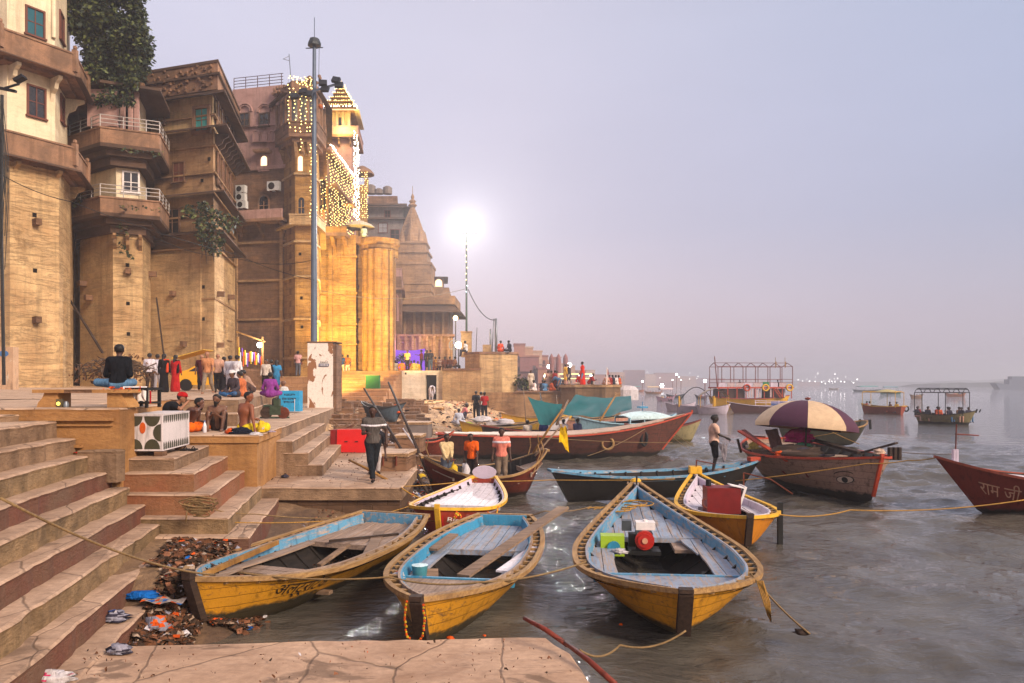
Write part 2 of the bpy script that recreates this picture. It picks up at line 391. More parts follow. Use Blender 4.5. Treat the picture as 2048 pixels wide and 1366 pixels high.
# river: real waves near the camera, fading into a bumped sheet further off
def graded(a, b, st, lo, hi):
    c = list(np.arange(a, b + 1e-6, st)); s_ = st; x = a
    L = []
    while x > lo: s_ *= 1.35; x -= s_; L.append(max(x, lo))
    Rr = []; s_ = st; x = b
    while x < hi: s_ *= 1.35; x += s_; Rr.append(min(x, hi))
    return np.array(L[::-1] + c + Rr)
wx = graded(-4.5, 24, .11, -900, 4000); wy = graded(4.5, 40, .11, -250, 6500)
WX, WY = np.meshgrid(wx, wy)
rs = np.random.RandomState(3); WZ = np.zeros_like(WX)
for i in range(46):
    lam = .35 * (1.095 ** i) * rs.uniform(.85, 1.2); th = rs.normal(R(62), .62); k = 2 * math.pi / lam
    amp = .0052 * lam ** .82; ph = rs.uniform(0, 6.28)
    if lam > 3.2: amp *= .35
    q = k * (WX * math.cos(th) + WY * math.sin(th)) + ph + .9 * np.sin(WX * .55 * math.sin(i) + WY * .5 * math.cos(i * 2.1) + i)
    WZ += amp * (1 - 2 * np.abs(np.sin(q / 2)) ** 1.25)
gust = .72 + .4 * np.sin(WX * .22 + 1.3 * np.sin(WY * .17)) * np.sin(WY * .19 + 2)
calm = np.clip((WX + 3.5) / 5.5, .25, 1)                       # sheltered between the moored boats
fade = np.clip((30 - WX) / 8, 0, 1) * np.clip((48 - WY) / 10, 0, 1)
WZ = WZ * gust * calm * fade * 3.3
nx, ny = len(wx), len(wy)
vs = np.stack([WX, WY, WZ], -1).reshape(-1, 3)
ii = np.arange(nx * ny).reshape(ny, nx)
fs = np.stack([ii[:-1, :-1], ii[:-1, 1:], ii[1:, 1:], ii[1:, :-1]], -1).reshape(-1, 4)
me = bpy.data.meshes.new('river'); me.from_pydata(vs.tolist(), [], fs.tolist())
s = NB('river_water', .03); s.b.inputs['IOR'].default_value = 1.333; s.b.inputs['Specular IOR Level'].default_value = 1.0
o_ = s.tc.outputs['Object']
mur = s.noise(o_, .5, 5, .6, .5)
wn1 = s.noise(s.mapping((1, 2.0, 1), (0, 0, R(12))), 2.6, 6, .62, .35); wn2 = s.noise(s.mapping((1, 1.9, 1), (0, 0, R(-14))), .62, 5, .55, .4)
wn3 = s.noise(s.mapping((1, 1.5, 1)), 9, 4, .6)
hh = s.math('ADD', s.math('ADD', s.math('MULTIPLY', wn1, .42), wn2), s.math('MULTIPLY', wn3, .03))
me.materials.append(s.fin(s.mix(s.rng(mur, .35, .7), lin(92, 86, 78), lin(66, 60, 54)), s.bump(hh, .5, .24)))
me.polygons.foreach_set('use_smooth', [True] * len(fs))
ro = bpy.data.objects.new('river', me); C.objects.link(ro); ro['kind'] = 'structure'
# ------------------------------------------------------------------ steps and platforms
def slab(mb, pts, z1, z0, seg=.16, jit=.02, mt=0, ms=1, zj=.008):
    """stone block from its plan outline (counter-clockwise): worn, slightly uneven edges; top = slot mt, sides = slot ms"""
    out_ = []
    n = len(pts)
    for i in range(n):
        a, b = Vector(pts[i][:2]), Vector(pts[(i + 1) % n][:2]); L = (b - a).length; k = max(1, min(60, int(L / seg)))
        d = (b - a).normalized(); nn = Vector((d.y, -d.x))
        for j in range(k):
            q = a.lerp(b, j / k); jj = mnoise.noise(Vector((q.x * 1.3, q.y * 1.3, z1 * 3))) * jit * .8 + mnoise.noise(Vector((q.x * 6, q.y * 6, z1))) * jit * .7 - (rnd.uniform(.4, 1.7) * jit if rnd.random() < .13 else 0)
            out_.append((q + nn * jj, nn))
    m = len(out_)
    zt = [z1 + mnoise.noise(Vector((q.x * 1.7, q.y * 1.7, 9))) * zj * 2 for q, _ in out_]
    c = .022
    top = [(q.x - nn.x * c, q.y - nn.y * c, zt[i]) for i, (q, nn) in enumerate(out_)]
    edg = [(q.x + nn.x * .004, q.y + nn.y * .004, zt[i] - c) for i, (q, nn) in enumerate(out_)]
    mid = [(q.x - nn.x * .008, q.y - nn.y * .008, z1 - .05 - abs(mnoise.noise(Vector((q.x * 5, q.y * 5, 2)))) * .03) for i, (q, nn) in enumerate(out_)]
    bot = [(q.x + rnd.uniform(-jit, jit) * .5, q.y, z0) for q, nn in out_]
    mb.add(top, [tuple(range(m))], mt)
    vs = top + edg + mid + bot
    for r_, mm in ((0, mt), (1, ms), (2, ms)):
        o = len(mb.v); mb.add([vs[r_ * m + i] for i in range(m)] + [vs[(r_ + 1) * m + i] for i in range(m)],
               [(i, (i + 1) % m, m + (i + 1) % m, m + i) for i in range(m)][::1], mm)
def uline(x, y, y2, k=None):
    """point on the line through (x,y) along the stair direction at distance y2"""
    k = u2.x / u2.y if k is None else k
    return (x + (y2 - y) * k, y2)
steps_m = [M['tread'], M['r_tan'], M['r_olive'], M['r_red'], M['r_orange']]
ZT, RS = 2.56, .28
sty = [1, 1, 2, 3, 2, 3, 2, 3, 3]
mb = MB()
for k in range(9):
    xe = -7.76 + .312 * k
    slab(mb, [uline(xe - 1.6, 12.6, 2.0), uline(xe, 12.6, 2.0), uline(xe, 12.6, 12.9), uline(xe - 1.6, 12.6, 12.9)], ZT - RS * k, ZT - RS * (k + 1) - .3, ms=sty[k])
struct('steps', mb, steps_m)
mb = MB()
slab(mb, [uline(-26, 12.6, 2.0), uline(-7.9, 12.6, 2.0), uline(-7.9, 12.6, 12.88), uline(-26, 12.6, 12.88)], ZT + .01, 1.5, seg=.5, ms=1)
slab(mb, [(-30, 9.0), (-8.6, 10.3), (-8.45, 12.86), (-30, 12.86)], ZT + .13, 2.2, seg=.4, jit=.03, ms=1)
struct('pavement', mb, [M['terrace'], M['r_tan']])
# concentric steps under the painted chest
mb = MB()
lv = [(-6.03, 13.4, 1.88, 1), (-5.55, 13.1, 1.65, 4), (-5.13, 12.75, 1.33, 4), (-4.73, 12.5, .975, 2), (-4.30, 12.25, .70, 3)]
for x, y, z, ms in lv:
    slab(mb, [(-7.6, y), (x, y), uline(x, y, 16.5), (-8.6, 16.5)], z, z - .75, ms=ms, seg=.3, jit=.014)
struct('steps', mb, steps_m)
def block_thing(name, label, plan, z1, z0, top, side, cat='platform', cap=0, group=None, seg=.4, jit=.012):
    c = plan[0]; t = thing(name, label, cat, (c[0], c[1], z0), group=group)
    mb = MB()
    if cap:
        slab(mb, plan, z1, z1 - cap, seg, jit); mb.build('coping', [top, side], t)
        mb = MB(); slab(mb, offset_poly(plan, -.035), z1 - cap + .02, z0, seg, jit); mb.build('body', [top, side], t)
    else:
        slab(mb, plan, z1, z0, seg, jit); mb.build('body', [top, side], t)
    return t
# platform with the bench
H = [(-13.5, 12.92), (-6.75, 12.92), uline(-6.75, 12.92, 15.6), (-8.9, 15.7), (-9.5, 21), (-13.5, 21)]
bp = block_thing('stone_platform', 'high tan stone platform carrying the bench at the head of the stairs', H, 2.79, .9, M['terrace'], M['block'], cap=0, seg=.35)
mb = MB(); mb.box((-7.9, 12.885, 2.60), (2.1, .07, .045)); mb.box((-7.9, 12.9, 2.5), (2.05, .04, .03)); mb.box((-7.55, 12.88, 2.14), (.34, .08, .05)); mb.build('moulding', M['block'], bp)
mp = block_thing('stone_platform', 'square cornered stone platform under the four seated bathers', [(-9.4, 16.3), (-5.5, 16.3), uline(-5.5, 16.3, 19.6, -.155), (-9.9, 19.8)], 2.1, .6, M['terrace'], M['block'], cap=.17, seg=.45, jit=.015)
mb = MB()
XR = lambda y: -5.5 - .155 * (y - 16.3)
slab(mb, [(-9.8, 19.55), (XR(19.55) - .02, 19.55), (XR(36.5), 36.5), (XR(36.5) - 1.2, 40), (-30, 42), (-30, 19.8)], 2.08, .5, seg=.6)
slab(mb, [(-9.9, 20.1), (-7.35, 20.1), uline(-7.35, 20.1, 31, -.25), (-25, 33), (-25, 20.1)], 2.42, 2.0, seg=.5, jit=.03)
struct('pavement', mb, [M['terrace'], M['r_tan']])
mb = MB()                                                       # sloping terrace in front of the buildings
ty = [12.93, 14, 16, 18.5, 20.7, 20.9, 23, 26, 30, 34, 38, 44, 52]
def tz(X, Y): return 2.77 + max(0, (-X - 12)) * .027 + mnoise.noise(Vector((X * .5, Y * .5, 0))) * .012
rows = []
for y in ty:
    xr = -13.4 if y < 20.8 else -7.6 - .25 * (y - 20.8)
    rows.append([(xr + (-45 - xr) * t, y, tz(xr + (-45 - xr) * t, y)) for t in (0, .05, .1, .15, .2, .3, .4, .5, .7, 1)])
mb.loft(rows, closed=False)
sk = [r[0] for r in rows[5:]]; mb.add(sk + [(p[0] + .02, p[1], 2.3) for p in sk], [(i, i + 1, len(sk) + i + 1, len(sk) + i) for i in range(len(sk) - 1)], 1)
fr = rows[5]; mb.add(fr + [(p[0], p[1] - .02, 2.3) for p in fr], [(i, i + 1, len(fr) + i + 1, len(fr) + i) for i in range(len(fr) - 1)], 1)
struct('terrace', mb, [M['terrace'], M['r_tan']])
# steps from the middle level down to the landing, and the landing
mb = MB()
for k in range(1, 4):
    slab(mb, [(XR(19.6) + .38 * (k - 1) - .2, 18.9 - .0 * k), (XR(18.9) + .38 * k, 18.9), (XR(27.5) + .38 * k, 27.5), (XR(27.5) - .2, 27.5)], 2.08 - .3 * k, .6, ms=1)
slab(mb, [(-7.5, 16.72), (-2.45, 16.72), (-2.6, 20.5), (-2.95, 23), (-4.3, 27.8), (-8.5, 28.5), (-8.5, 17)], .90, .62, seg=.3, jit=.02)
slab(mb, [(-7.4, 16.8), (-2.52, 16.8), (-2.7, 20.5), (-3.05, 23), (-4.4, 27.7), (-8.5, 28.4), (-8.5, 17)], .64, -.6, seg=.6, jit=.02, ms=5)
struct('landing', mb, steps_m + [stone('quay_wall', lin(112, 82, 60), lin(74, 54, 42), .26, .5, .5, .8, 1)])
# foreground quay
mb = MB()
slab(mb, [uline(-5.3, 12.6, 2.2), (1.9, 2.2), (1.15, 5.6), (.80, 7.2), (.62, 8.1), (.38, 8.62), (-1.2, 8.56), (-2.9, 8.42), (-4.42, 8.32), uline(-5.3, 12.6, 8.0)], .30, -.4, seg=.22, jit=.025)
struct('quay', mb, [M['quay'], M['r_tan']])
# far flight up to the upper plaza
mb = MB()
for k in range(10):
    y = 50.5 + 1.15 * k
    slab(mb, [(-21, y), (xat(798, 60), y), (xat(798, 60), 66), (-21, 66)], 1.65 + .28 * (k + 1) - .15, 1.0, seg=1.2, jit=.015, ms=1, mt=1)
slab(mb, [(-21.5, 50.9), (xat(626, 51), 50.9), (xat(632, 56), 64), (-21.5, 64)], 3.75, 1.0, seg=1, ms=1)
slab(mb, [(xat(694, 55), 54.6), (xat(800, 60), 54.6), (xat(800, 60), 58), (xat(694, 55), 58)], 2.83, 1.0, seg=1, ms=1)
struct('steps', mb, [M['sand'], stone('far_steps', lin(176, 130, 92), lin(128, 92, 64), .3, .6, .3, .6)])
mb = MB()
slab(mb, [(-40, 61.6), (xat(797, 62), 61.6), (xat(797, 62), 62.4), (xat(885, 62), 62.4), (xat(885, 62), 61.9), (xat(960, 60), 61.0), (-2.0, 66), (-6, 120), (-40, 120)], 4.33, .5, seg=1.5, jit=.01)
slab(mb, [(xat(780, 50), 50.2), (xat(868, 50), 50.2), (xat(868, 50), 61.9), (xat(780, 50), 61.9)], 1.95, .6, seg=1, jit=.02)
slab(mb, [(xat(820, 47), 48.6), (xat(880, 47), 48.6), (xat(880, 47), 51), (xat(820, 47), 51)], 1.72, .6, seg=.6, jit=.03)
struct('plaza', mb, [M['sand'], M['block']])
# ------------------------------------------------------------------ boats
class Hull:
    def __init__(s, L, B, gun=.5, sb=.3, ss=.15, ws=0., wb=0., ps=2.2, pb=2.2, um=.45, rk=.5, rs=.3, keel=-.22):
        s.__dict__.update(L=L, B=B, gun=gun, sb=sb, ss=ss, ws=ws, wb=wb, ps=ps, pb=pb, um=um, rk=rk, rs=rs, keel=keel)
    def hw(s, u):
        if u < s.um: r = (s.um - u) / s.um; return s.B / 2 * (1 - (1 - s.ws) * r ** s.ps)
        r = (u - s.um) / (1 - s.um); return s.B / 2 * (1 - (1 - s.wb) * r ** s.pb)
    def zg(s, u):
        if u < s.um: return s.gun + s.ss * ((s.um - u) / s.um) ** 2.2
        return s.gun + s.sb * ((u - s.um) / (1 - s.um)) ** 2.2
    def x(s, u, h=1):
        return (u - .5) * s.L - s.rk * (1 - h) * max(0, (u - .55) / .45) ** 3 + s.rs * (1 - h) * max(0, (.35 - u) / .35) ** 3
    def pt(s, u, h, side=1, off=0):
        """point on the outer skin: u along (0 stern, 1 bow), h from keel 0 to gunwale 1"""
        zk = s.keel + .25 * max(0, (u - .7) / .3) ** 2
        return Vector((s.x(u, h), side * (s.hw(u) * (h ** .42) * (.80 + .20 * h) + off), zk + (s.zg(u) - zk) * h))
def wat(H, u, z):
    zk = H.keel + .25 * max(0, (u - .7) / .3) ** 2; h = min(1, max(.02, (z - zk) / (H.zg(u) - zk))); return H.pt(u, h).y
def us(n): return [.5 - .5 * math.cos(math.pi * (.04 + .96 * i / n)) if False else i / n for i in range(n + 1)]
def boat(name, label, bow, stern, B, hullm, railm, innm, deckm, group=None, loc_z=0, cat='boat', fore=None, aft=None, side=0, thw=(), double=False, freeb=None,
         post=None, drop=.1, plank=.16, n=26, floorz=.0, cover=None, deckm2=None, heel=0, **hk):
    ws_ = hk.get('ws', 0); bow, stern = Vector(bow[:2]), Vector(stern[:2]); ax = bow - stern; L = ax.length; mid = (bow + stern) / 2
    H = Hull(L, B, **hk); t = thing(name, label, cat, (mid.x, mid.y, loc_z), math.atan2(ax.y, ax.x), group, world=False)
    t.rotation_euler = (heel, 0, math.atan2(ax.y, ax.x))
    U = [i / n for i in range(n + 1)]
    hs = [0, .04, .12, .25, .42, .6, .8, 1]
    mb = MB()
    rings = []
    for u in U:
        a = [H.pt(u, h, -1) for h in reversed(hs)]; b = [H.pt(u, h, 1) for h in hs[1:]]
        rings.append(a + b)
    mb.loft(rings, closed=False)
    k = len(rings[0]); mb.add(rings[0], [tuple(range(k))]); mb.add(rings[-1], [tuple(range(k - 1, -1, -1))])
    mb.build('hull', hullm, t, smooth=True)
    dn = .05
    mb = MB(); rings = []
    for u in U[1:-1]:
        a = [H.pt(u, h, -1, -min(dn, H.hw(u) * .9)) + Vector((0, 0, .04 * (1 - h))) for h in reversed(hs)]
        b = [H.pt(u, h, 1, -min(dn, H.hw(u) * .9)) + Vector((0, 0, .04 * (1 - h))) for h in hs[1:]]
        rings.append(a + b)
    mb.loft(rings, closed=False)
    if floorz is not None:                                       # frames and floor boards
        for i in range(2, n - 1, 2):
            u = U[i]
            for sd in (-1, 1):
                pp = [H.pt(u, h, sd, -dn - .03) for h in (.15, .4, .7, .97)]
                for a, b in zip(pp[:-1], pp[1:]): mb.bar(a, b, .05, .05, up=(1, 0, 0))
    mb.build('lining', innm, t)
    # rails
    def rail(off_in, off_out, z0, z1, nm, mm, u0=0, u1=1):
        mb = MB()
        for sd in (-1, 1):
            rr = []
            for i in range(n * 2 + 1):
                u = u0 + (u1 - u0) * i / (n * 2); hwd = H.hw(u); p = H.pt(u, 1)
                wi, wo = max(.0, hwd - off_in), hwd + off_out
                if hwd - off_in < .02: wi = 0
                rr.append([(p.x, sd * wi, p.z + z0), (p.x, sd * wo, p.z + z0), (p.x, sd * wo, p.z + z1), (p.x, sd * wi, p.z + z1)])
            mb.loft(rr, True, True)
        for u, w_ in ((0, H.hw(0)), (1, H.hw(1))):
            if w_ > .08:
                p = H.pt(u, 1); mb.box((p.x + (.03 if u else -.03), 0, p.z + (z0 + z1) / 2), (.09, 2 * (w_ + off_out), z1 - z0))
        return mb.build(nm, mm, t)
    rail(.035, .045, -.035, .03, 'rail', railm)
    ins = .05
    if double:
        ins = .2
        rail(.20, -.165, -.05, .025, 'inner_rail', deckm2 or deckm, .03, .97)
        mb = MB()
        nr = int(L / .3)
        for i in range(1, nr):
            u = i / nr
            if H.hw(u) < .26: continue
            for sd in (-1, 1):
                p = H.pt(u, 1); mb.box((p.x, sd * (H.hw(u) - .1), p.z - .03), (.065, .15, .07))
        mb.build('rib_heads', m_railw, t)  # row of separate rib heads along both rails, in one mesh
        mb = MB()                                                 # dark strip under the rib heads, standing for shade in the gaps
        for sd in (-1, 1):
            rr = []
            for u in U[1:-1]:
                p = H.pt(u, 1); a = max(0, H.hw(u) - .2); b = max(0, H.hw(u) - .04); rr.append([(p.x, sd * a, p.z - .11), (p.x, sd * b, p.z - .09)])
            mb.loft(rr, False)
        mb.build('gap_shade_strip', M['woodd'], t)
    if freeb:                                                     # painted board standing inside the rail
        mb = MB()
        for sd in (-1, 1):
            rr = []
            for i in range(n * 2 + 1):
                u = .04 + .92 * i / (n * 2); p = H.pt(u, 1); wi = max(0, H.hw(u) - ins)
                rr.append([(p.x, sd * wi, p.z + .015), (p.x, sd * max(0, wi - .02), p.z + .015), (p.x, sd * max(0, wi - .05), p.z - drop - .02), (p.x, sd * max(0, wi - .03), p.z - drop - .02)])
            mb.loft(rr, True, True)
        mb.build('inner_board', freeb, t)
    if freeb and ws_ > .3:
        mb = MB(); mb.box((H.x(0) + .085, 0, H.zg(0) - drop / 2 - .03), (.03, 2 * (H.hw(0) - .06), drop + .10)); mb.build('transom_lining', freeb, t)
    def deck(u0, u1, nm, y0=None, jit=.006, mm=None, dz=0, cross=False):
        mb = MB(); x0, x1 = H.x(u0), H.x(u1)
        if cross:
            x = x0
            while x < x1:
                x2 = min(x + plank * rnd.uniform(.85, 1.15), x1); ua, ub = x / L + .5, (x2 - .012) / L + .5
                wa, wb_ = max(.01, H.hw(ua) - ins - .05), max(.01, H.hw(ub) - ins - .05); za = H.zg((ua + ub) / 2) - drop + dz + rnd.uniform(-jit, jit)
                mb.add([(x, -wa, za), (x2 - .012, -wb_, za), (x2 - .012, wb_, za), (x, wa, za), (x, -wa, za - .03), (x2 - .012, -wb_, za - .03), (x2 - .012, wb_, za - .03), (x, wa, za - .03)],
                       [(0, 1, 2, 3), (4, 7, 6, 5), (0, 4, 5, 1), (1, 5, 6, 2), (2, 6, 7, 3), (3, 7, 4, 0)]); x = x2
        else:
            y = -B / 2
            while y < B / 2:
                y2 = y + plank * rnd.uniform(.85, 1.15); jz = rnd.uniform(-jit, jit); rr = []; ja, jb = rnd.uniform(-.02, .02), rnd.uniform(-.02, .02)
                for i in range(11):
                    u = u0 + ja / L + (u1 - u0 + (jb - ja) / L) * i / 10; w_ = max(0, H.hw(u) - ins - .03)
                    if y0 is not None:
                        lo = w_ - y0
                        a, b = (max(y, lo), min(y2 - .012, w_)) if (y + y2) > 0 else (max(y, -w_), min(y2 - .012, -lo))
                    else: a, b = max(y, -w_), min(y2 - .012, w_)
                    if b - a < .015:
                        if rr and len(rr) > 1: mb.loft(rr, True, True)
                        rr = []; continue
                    z = H.zg(u) - drop + dz + jz
                    rr.append([(H.x(u), a, z), (H.x(u), b, z), (H.x(u), b, z - .03), (H.x(u), a, z - .03)])
                if len(rr) > 1: mb.loft(rr, True, True)
                y = y2
        return mb.build(nm, mm or deckm, t)
    if fore: deck(*fore[:2], 'fore_deck', mm=deckm2 or deckm, cross=len(fore) > 2); 
    if aft: deck(*aft[:2], 'aft_deck', cross=len(aft) > 2)
    if fore:
        u = fore[0]; w_ = H.hw(u) - ins - .03; mb = MB(); mb.box((H.x(u) - .02, 0, H.zg(u) - drop - .04), (.05, 2 * w_, .13)); mb.build('deck_beam', freeb or deckm, t)
    if aft:
        u = aft[1]; w_ = H.hw(u) - ins - .03; mb = MB(); mb.box((H.x(u) + .02, 0, H.zg(u) - drop - .04), (.05, 2 * w_, .09)); mb.build('deck_beam', deckm, t)
    if side: deck((aft[1] if aft else .08) + .01, (fore[0] if fore else .92) - .01, 'side_bench', y0=side)
    for u in thw:
        zt = H.zg(u) - drop - .09; w_ = wat(H, u, zt) - .09; mb = MB()
        for j in (-.1, .11): mb.box((H.x(u) + j, 0, zt + rnd.uniform(-.008, .008)), (.2, 2 * w_, .035))
        mb.build('thwart', deckm, t)
    if cover:
        deck(cover[0], cover[1], 'deck_cover', dz=drop + cover[2] if len(cover) > 2 else drop, jit=.002, mm=deckm2 or deckm)
    if post:
        for u, hgt, w_ in post:
            mb = MB(); e = 1 if u > .5 else -1; pts = [H.pt(u, h, 1) for h in (.1, .35, .6, 1)]; pts = [Vector((p.x + e * .03, 0, p.z)) for p in pts]
            pts.append(Vector((pts[-1].x, 0, pts[-1].z + hgt)))
            for a, b in zip(pts[:-1], pts[1:]): mb.bar(a, b, w_, w_ * .8, up=(1, 0, 0))
            mb.build('stem_post', M['woodd'] if w_ > .1 else railm, t)
    t['_L'] = L
    HU[t.name] = H
    return t
HU = {}
def bl(t, x, y, z):
    """a boat's local point in the world"""
    M_ = Matrix.Translation(t.location) @ t.rotation_euler.to_matrix().to_4x4()
    return M_ @ Vector((x, y, z))
def text_mesh(txt, size, shear=0):
    cu = bpy.data.curves.new('lettering', 'FONT'); cu.body = txt; cu.size = size; cu.shear = shear; cu.resolution_u = 3
    o = bpy.data.objects.new('lettering', cu); C.objects.link(o); dg = bpy.context.evaluated_depsgraph_get()
    me = bpy.data.meshes.new_from_object(o.evaluated_get(dg)); bpy.data.objects.remove(o)
    bm = bmesh.new(); bm.from_mesh(me); bmesh.ops.subdivide_edges(bm, edges=bm.edges, cuts=2); bmesh.ops.triangulate(bm, faces=bm.faces); bm.to_mesh(me); bm.free()
    return me
def text_on_hull(t, txt, size, u0, h0, side, mat, flip=1, name='lettering', hh=.55, shear=0):
    """paint lettering on the hull: runs along u from u0, baseline at height fraction h0"""
    H = HU[t.name]; me = text_mesh(txt, size, shear); zr = H.gun - H.keel
    for v in me.vertices:
        u = u0 + flip * v.co.x / H.L; h = h0 + v.co.y / zr
        v.co = H.pt(min(max(u, .01), .99), min(max(h, .02), 1), side, .012)
    me.materials.append(mat); o = bpy.data.objects.new(name, me); C.objects.link(o); o.parent = t; return o
def shape_on_hull(t, poly, u0, h0, side, mat, name, flip=1, off=.012):
    H = HU[t.name]; zr = H.gun - H.keel; mb = MB()
    mb.add([H.pt(min(u0 + flip * x / H.L, .995), min(max(h0 + y / zr, .02), 1), side, off) for x, y in poly], [tuple(range(len(poly)))])
    return mb.build(name, mat, t)
scum = lin(70, 60, 44)
hull_y = lambda nm, z: paint(nm, lin(200, 138, 34), lin(112, 80, 48), .62, (.4, 3, 3), .55, .5, (z, lin(62, 54, 38)), 7)
m_blue = paint('blue_paint', lin(88, 140, 172), lin(160, 140, 126), .8, (.5, 4, 4), .6, .4)
m_blue2 = paint('bright_blue_paint', lin(58, 136, 174), lin(150, 130, 118), .55, (.5, 4, 4), .6, .3)
m_bdeck = paint('worn_blue_deck', lin(140, 150, 168), lin(150, 132, 122), .9, (.3, 6, 6), .75, .3)
m_gdeck = wood('weathered_deck', lin(176, 150, 132), lin(112, 90, 76), (.3, 6, 6))
m_white = paint('white_paint', lin(214, 202, 206), lin(150, 130, 118), .5, (.5, 4, 4), .6, .25)
m_mauve = paint('mauve_paint', lin(196, 180, 196), lin(150, 130, 118), .2, (.5, 4, 4), .6, .25)
m_railw = wood('rail_wood', lin(176, 138, 88), lin(112, 82, 54), (.3, 6, 6))
m_yel = paint('yellow_paint', lin(222, 168, 48), lin(140, 100, 60), .3, (.5, 4, 4), .6, .35)
m_redh = paint('dark_red_hull', lin(118, 48, 34), lin(62, 38, 32), .6, (.4, 3, 3), .6, .5, (.08, lin(50, 38, 32)), 6)
m_brn = paint('brown_red_hull', lin(94, 54, 44), lin(70, 48, 42), .7, (.3, 4, 4), .65, .5, (.14, lin(38, 32, 28)), 5)
m_orr = paint('orange_red_rail', lin(176, 64, 38), lin(130, 84, 64), .55, (.4, 4, 4), .6, .3)
m_blk = paint('black_hull', lin(38, 34, 32), lin(70, 60, 52), .3, (.4, 4, 4), .6, .3)
m_inn_shade = wood('boat_inside_shade', lin(44, 36, 32), lin(22, 19, 18), (1, 3, 3))  # boat insides coloured near black to stand for their shade
m_sky = paint('pale_blue_paint', lin(150, 185, 200), lin(130, 140, 140), .25, (.5, 3, 3), .6, .25)
B1 = boat('rowing_boat', 'yellow rowing boat with blue inner boards and black lettering, moored against the littered bank', (-4.14, 9.65), (-2.34, 14.85), 2.3,
          hull_y('yellow_hull', .17), m_railw, m_inn_shade, m_gdeck, fore=(.84, .96), aft=(.03, .30), side=.26, thw=(.62,), double=True, freeb=m_blue,
          gun=.50, sb=.20, ss=.14, ws=.62, pb=3.2, ps=2.4, um=.5, rk=.25, rs=.15, post=[(1, .12, .13)], drop=.14)
text_on_hull(B1, 'अल्ट्राटेक', .23, .85, .63, 1, M['black'], -1, shear=.2)
B2 = boat('rowing_boat', 'yellow boat with bright blue inner boards, bow garland and a long plank inside', (-1.12, 8.85), (-.16, 15.2), 2.12,
          hull_y('yellow_hull', .10), m_railw, m_inn_shade, m_bdeck, fore=(.68, .93, 1), aft=(.04, .36), side=.24, thw=(), double=True, freeb=m_blue2,
          gun=.50, sb=.16, ss=.05, ws=.5, pb=2.7, ps=2.2, um=.5, rk=.3, rs=.15, post=[(1, .06, .15)], drop=.15, deckm2=m_gdeck)
B3 = boat('rowing_boat', 'large yellow and blue rowing boat with a red motor inside, nearest the open water', (2.12, 9.15), (2.86, 17.4), 2.72,
          hull_y('yellow_hull', .11), m_railw, m_inn_shade, m_bdeck, fore=(.77, .955, 1), aft=(.03, .44), side=.40, thw=(), double=True, freeb=m_blue,
          gun=.52, sb=.15, ss=.46, ws=0, pb=3.4, ps=1.45, um=.64, rk=.3, rs=.4, post=[(1, .05, .17)], drop=.16, plank=.2)
B4 = boat('rowing_boat', 'small boat with mauve white boards inside and a red lettered hull', (-1.5, 15.1), (-.72, 19.5), 1.95,
          paint('red_yellow_hull', lin(150, 52, 36), lin(196, 120, 40), .5, (1.2, 1.5, 1), .55, .35, (.0, lin(74, 62, 44))), m_yel, m_inn_shade, m_white, aft=(.04, .55), side=.2, double=False, freeb=m_mauve,
          gun=.55, sb=.15, ss=.25, ws=.3, pb=3.4, ps=1.7, um=.55, rk=.2, rs=.2, drop=.1, fore=(.84, .95), post=[(1, .1, .1)])
HB4 = HU[B4.name]
mb = MB(); mb.wpoly(((HB4.x(0.0), 0), (0, 1), (-1, 0)), [(.32 * math.cos(a), .12 + HB4.zg(0) + .17 * math.sin(a)) for a in [i * math.pi / 8 for i in range(16)]], -.02, .03); mb.build('transom_board', m_mauve, B4)
shape_on_hull(B4, [(-.4, -.04), (.03, -.04), (.03, .22), (-.4, .22)], .985, .50, 1, plain('sign_red', lin(170, 30, 34), .5), 'sign_panel', 1, .008)
text_on_hull(B4, 'BIrooo', .165, .975, .60, 1, M['white'], -1)
B5 = boat('fishing_boat', 'dark red boat with high bent ribs at both ends carrying three standing men', (1.02, 22.7), (-2.62, 21.9), 3.0,
          m_redh, m_railw, m_inn_shade, m_gdeck, gun=.62, sb=.6, ss=.5, ws=.25, wb=.1, pb=2.6, ps=2.6, um=.5, rk=.6, rs=.4, aft=(.06, .2), fore=(.82, .94), thw=(.3, .66), drop=.2)
for side_, u_ in ((1, .9), (1, .95), (-1, .9), (1, .08), (-1, .86)):
    H_ = HU[B5.name]; a = H_.pt(u_, 1, side_); d_ = 1 if u_ > .5 else -1
    mb = MB(); mb.tube([a - Vector((d_ * .1, 0, .3)), a, a + Vector((d_ * .10, side_ * .05, .3)), a + Vector((d_ * .05, -side_ * .05, .55))], .02, 5); mb.build('rib', m_railw, B5)
B6 = boat('long_boat', 'long brown boat with an orange red rail, pale deck cover and raised bow', (8.3, 34.7), (-3.3, 33.1), 2.7,
          m_brn, m_orr, m_inn_shade, paint('deck_cream', lin(184, 150, 126), lin(130, 100, 84), .7), gun=.95, sb=.95, ss=.1, ws=.3, pb=1.9, ps=2.2, um=.4, rk=1.6, rs=.3, cover=(.03, .97, .06), post=[(1, .12, .08)])
for u_, nm_, mm_ in ((.64, 'life_ring', m_railw), (.80, 'tyre_fender', M['black'])):
    H_ = HU[B6.name]; p = H_.pt(u_, .62, -1, .05); mb = MB(); rr = []
    for i in range(17):
        a = 2 * math.pi * i / 16; rr.append(p + Vector((.26 * math.cos(a) * (1 if u_ < .7 else .5), 0, .26 * math.sin(a) * (1 if u_ < .7 else 1.2))))
    mb.tube(rr, .06, 6, cap=False); mb.build(nm_, mm_, B6, smooth='all')
B7 = boat('long_boat', 'dark open boat under the teal tarpaulin', (8.8, 40.5), (-1.5, 37.6), 2.3, m_blk, m_redh, m_inn_shade, m_gdeck, gun=.75, sb=.5, ss=.4, ws=.2, rk=.8, thw=(.2, .35, .5, .65), aft=(.03, .12), fore=(.8, .97))
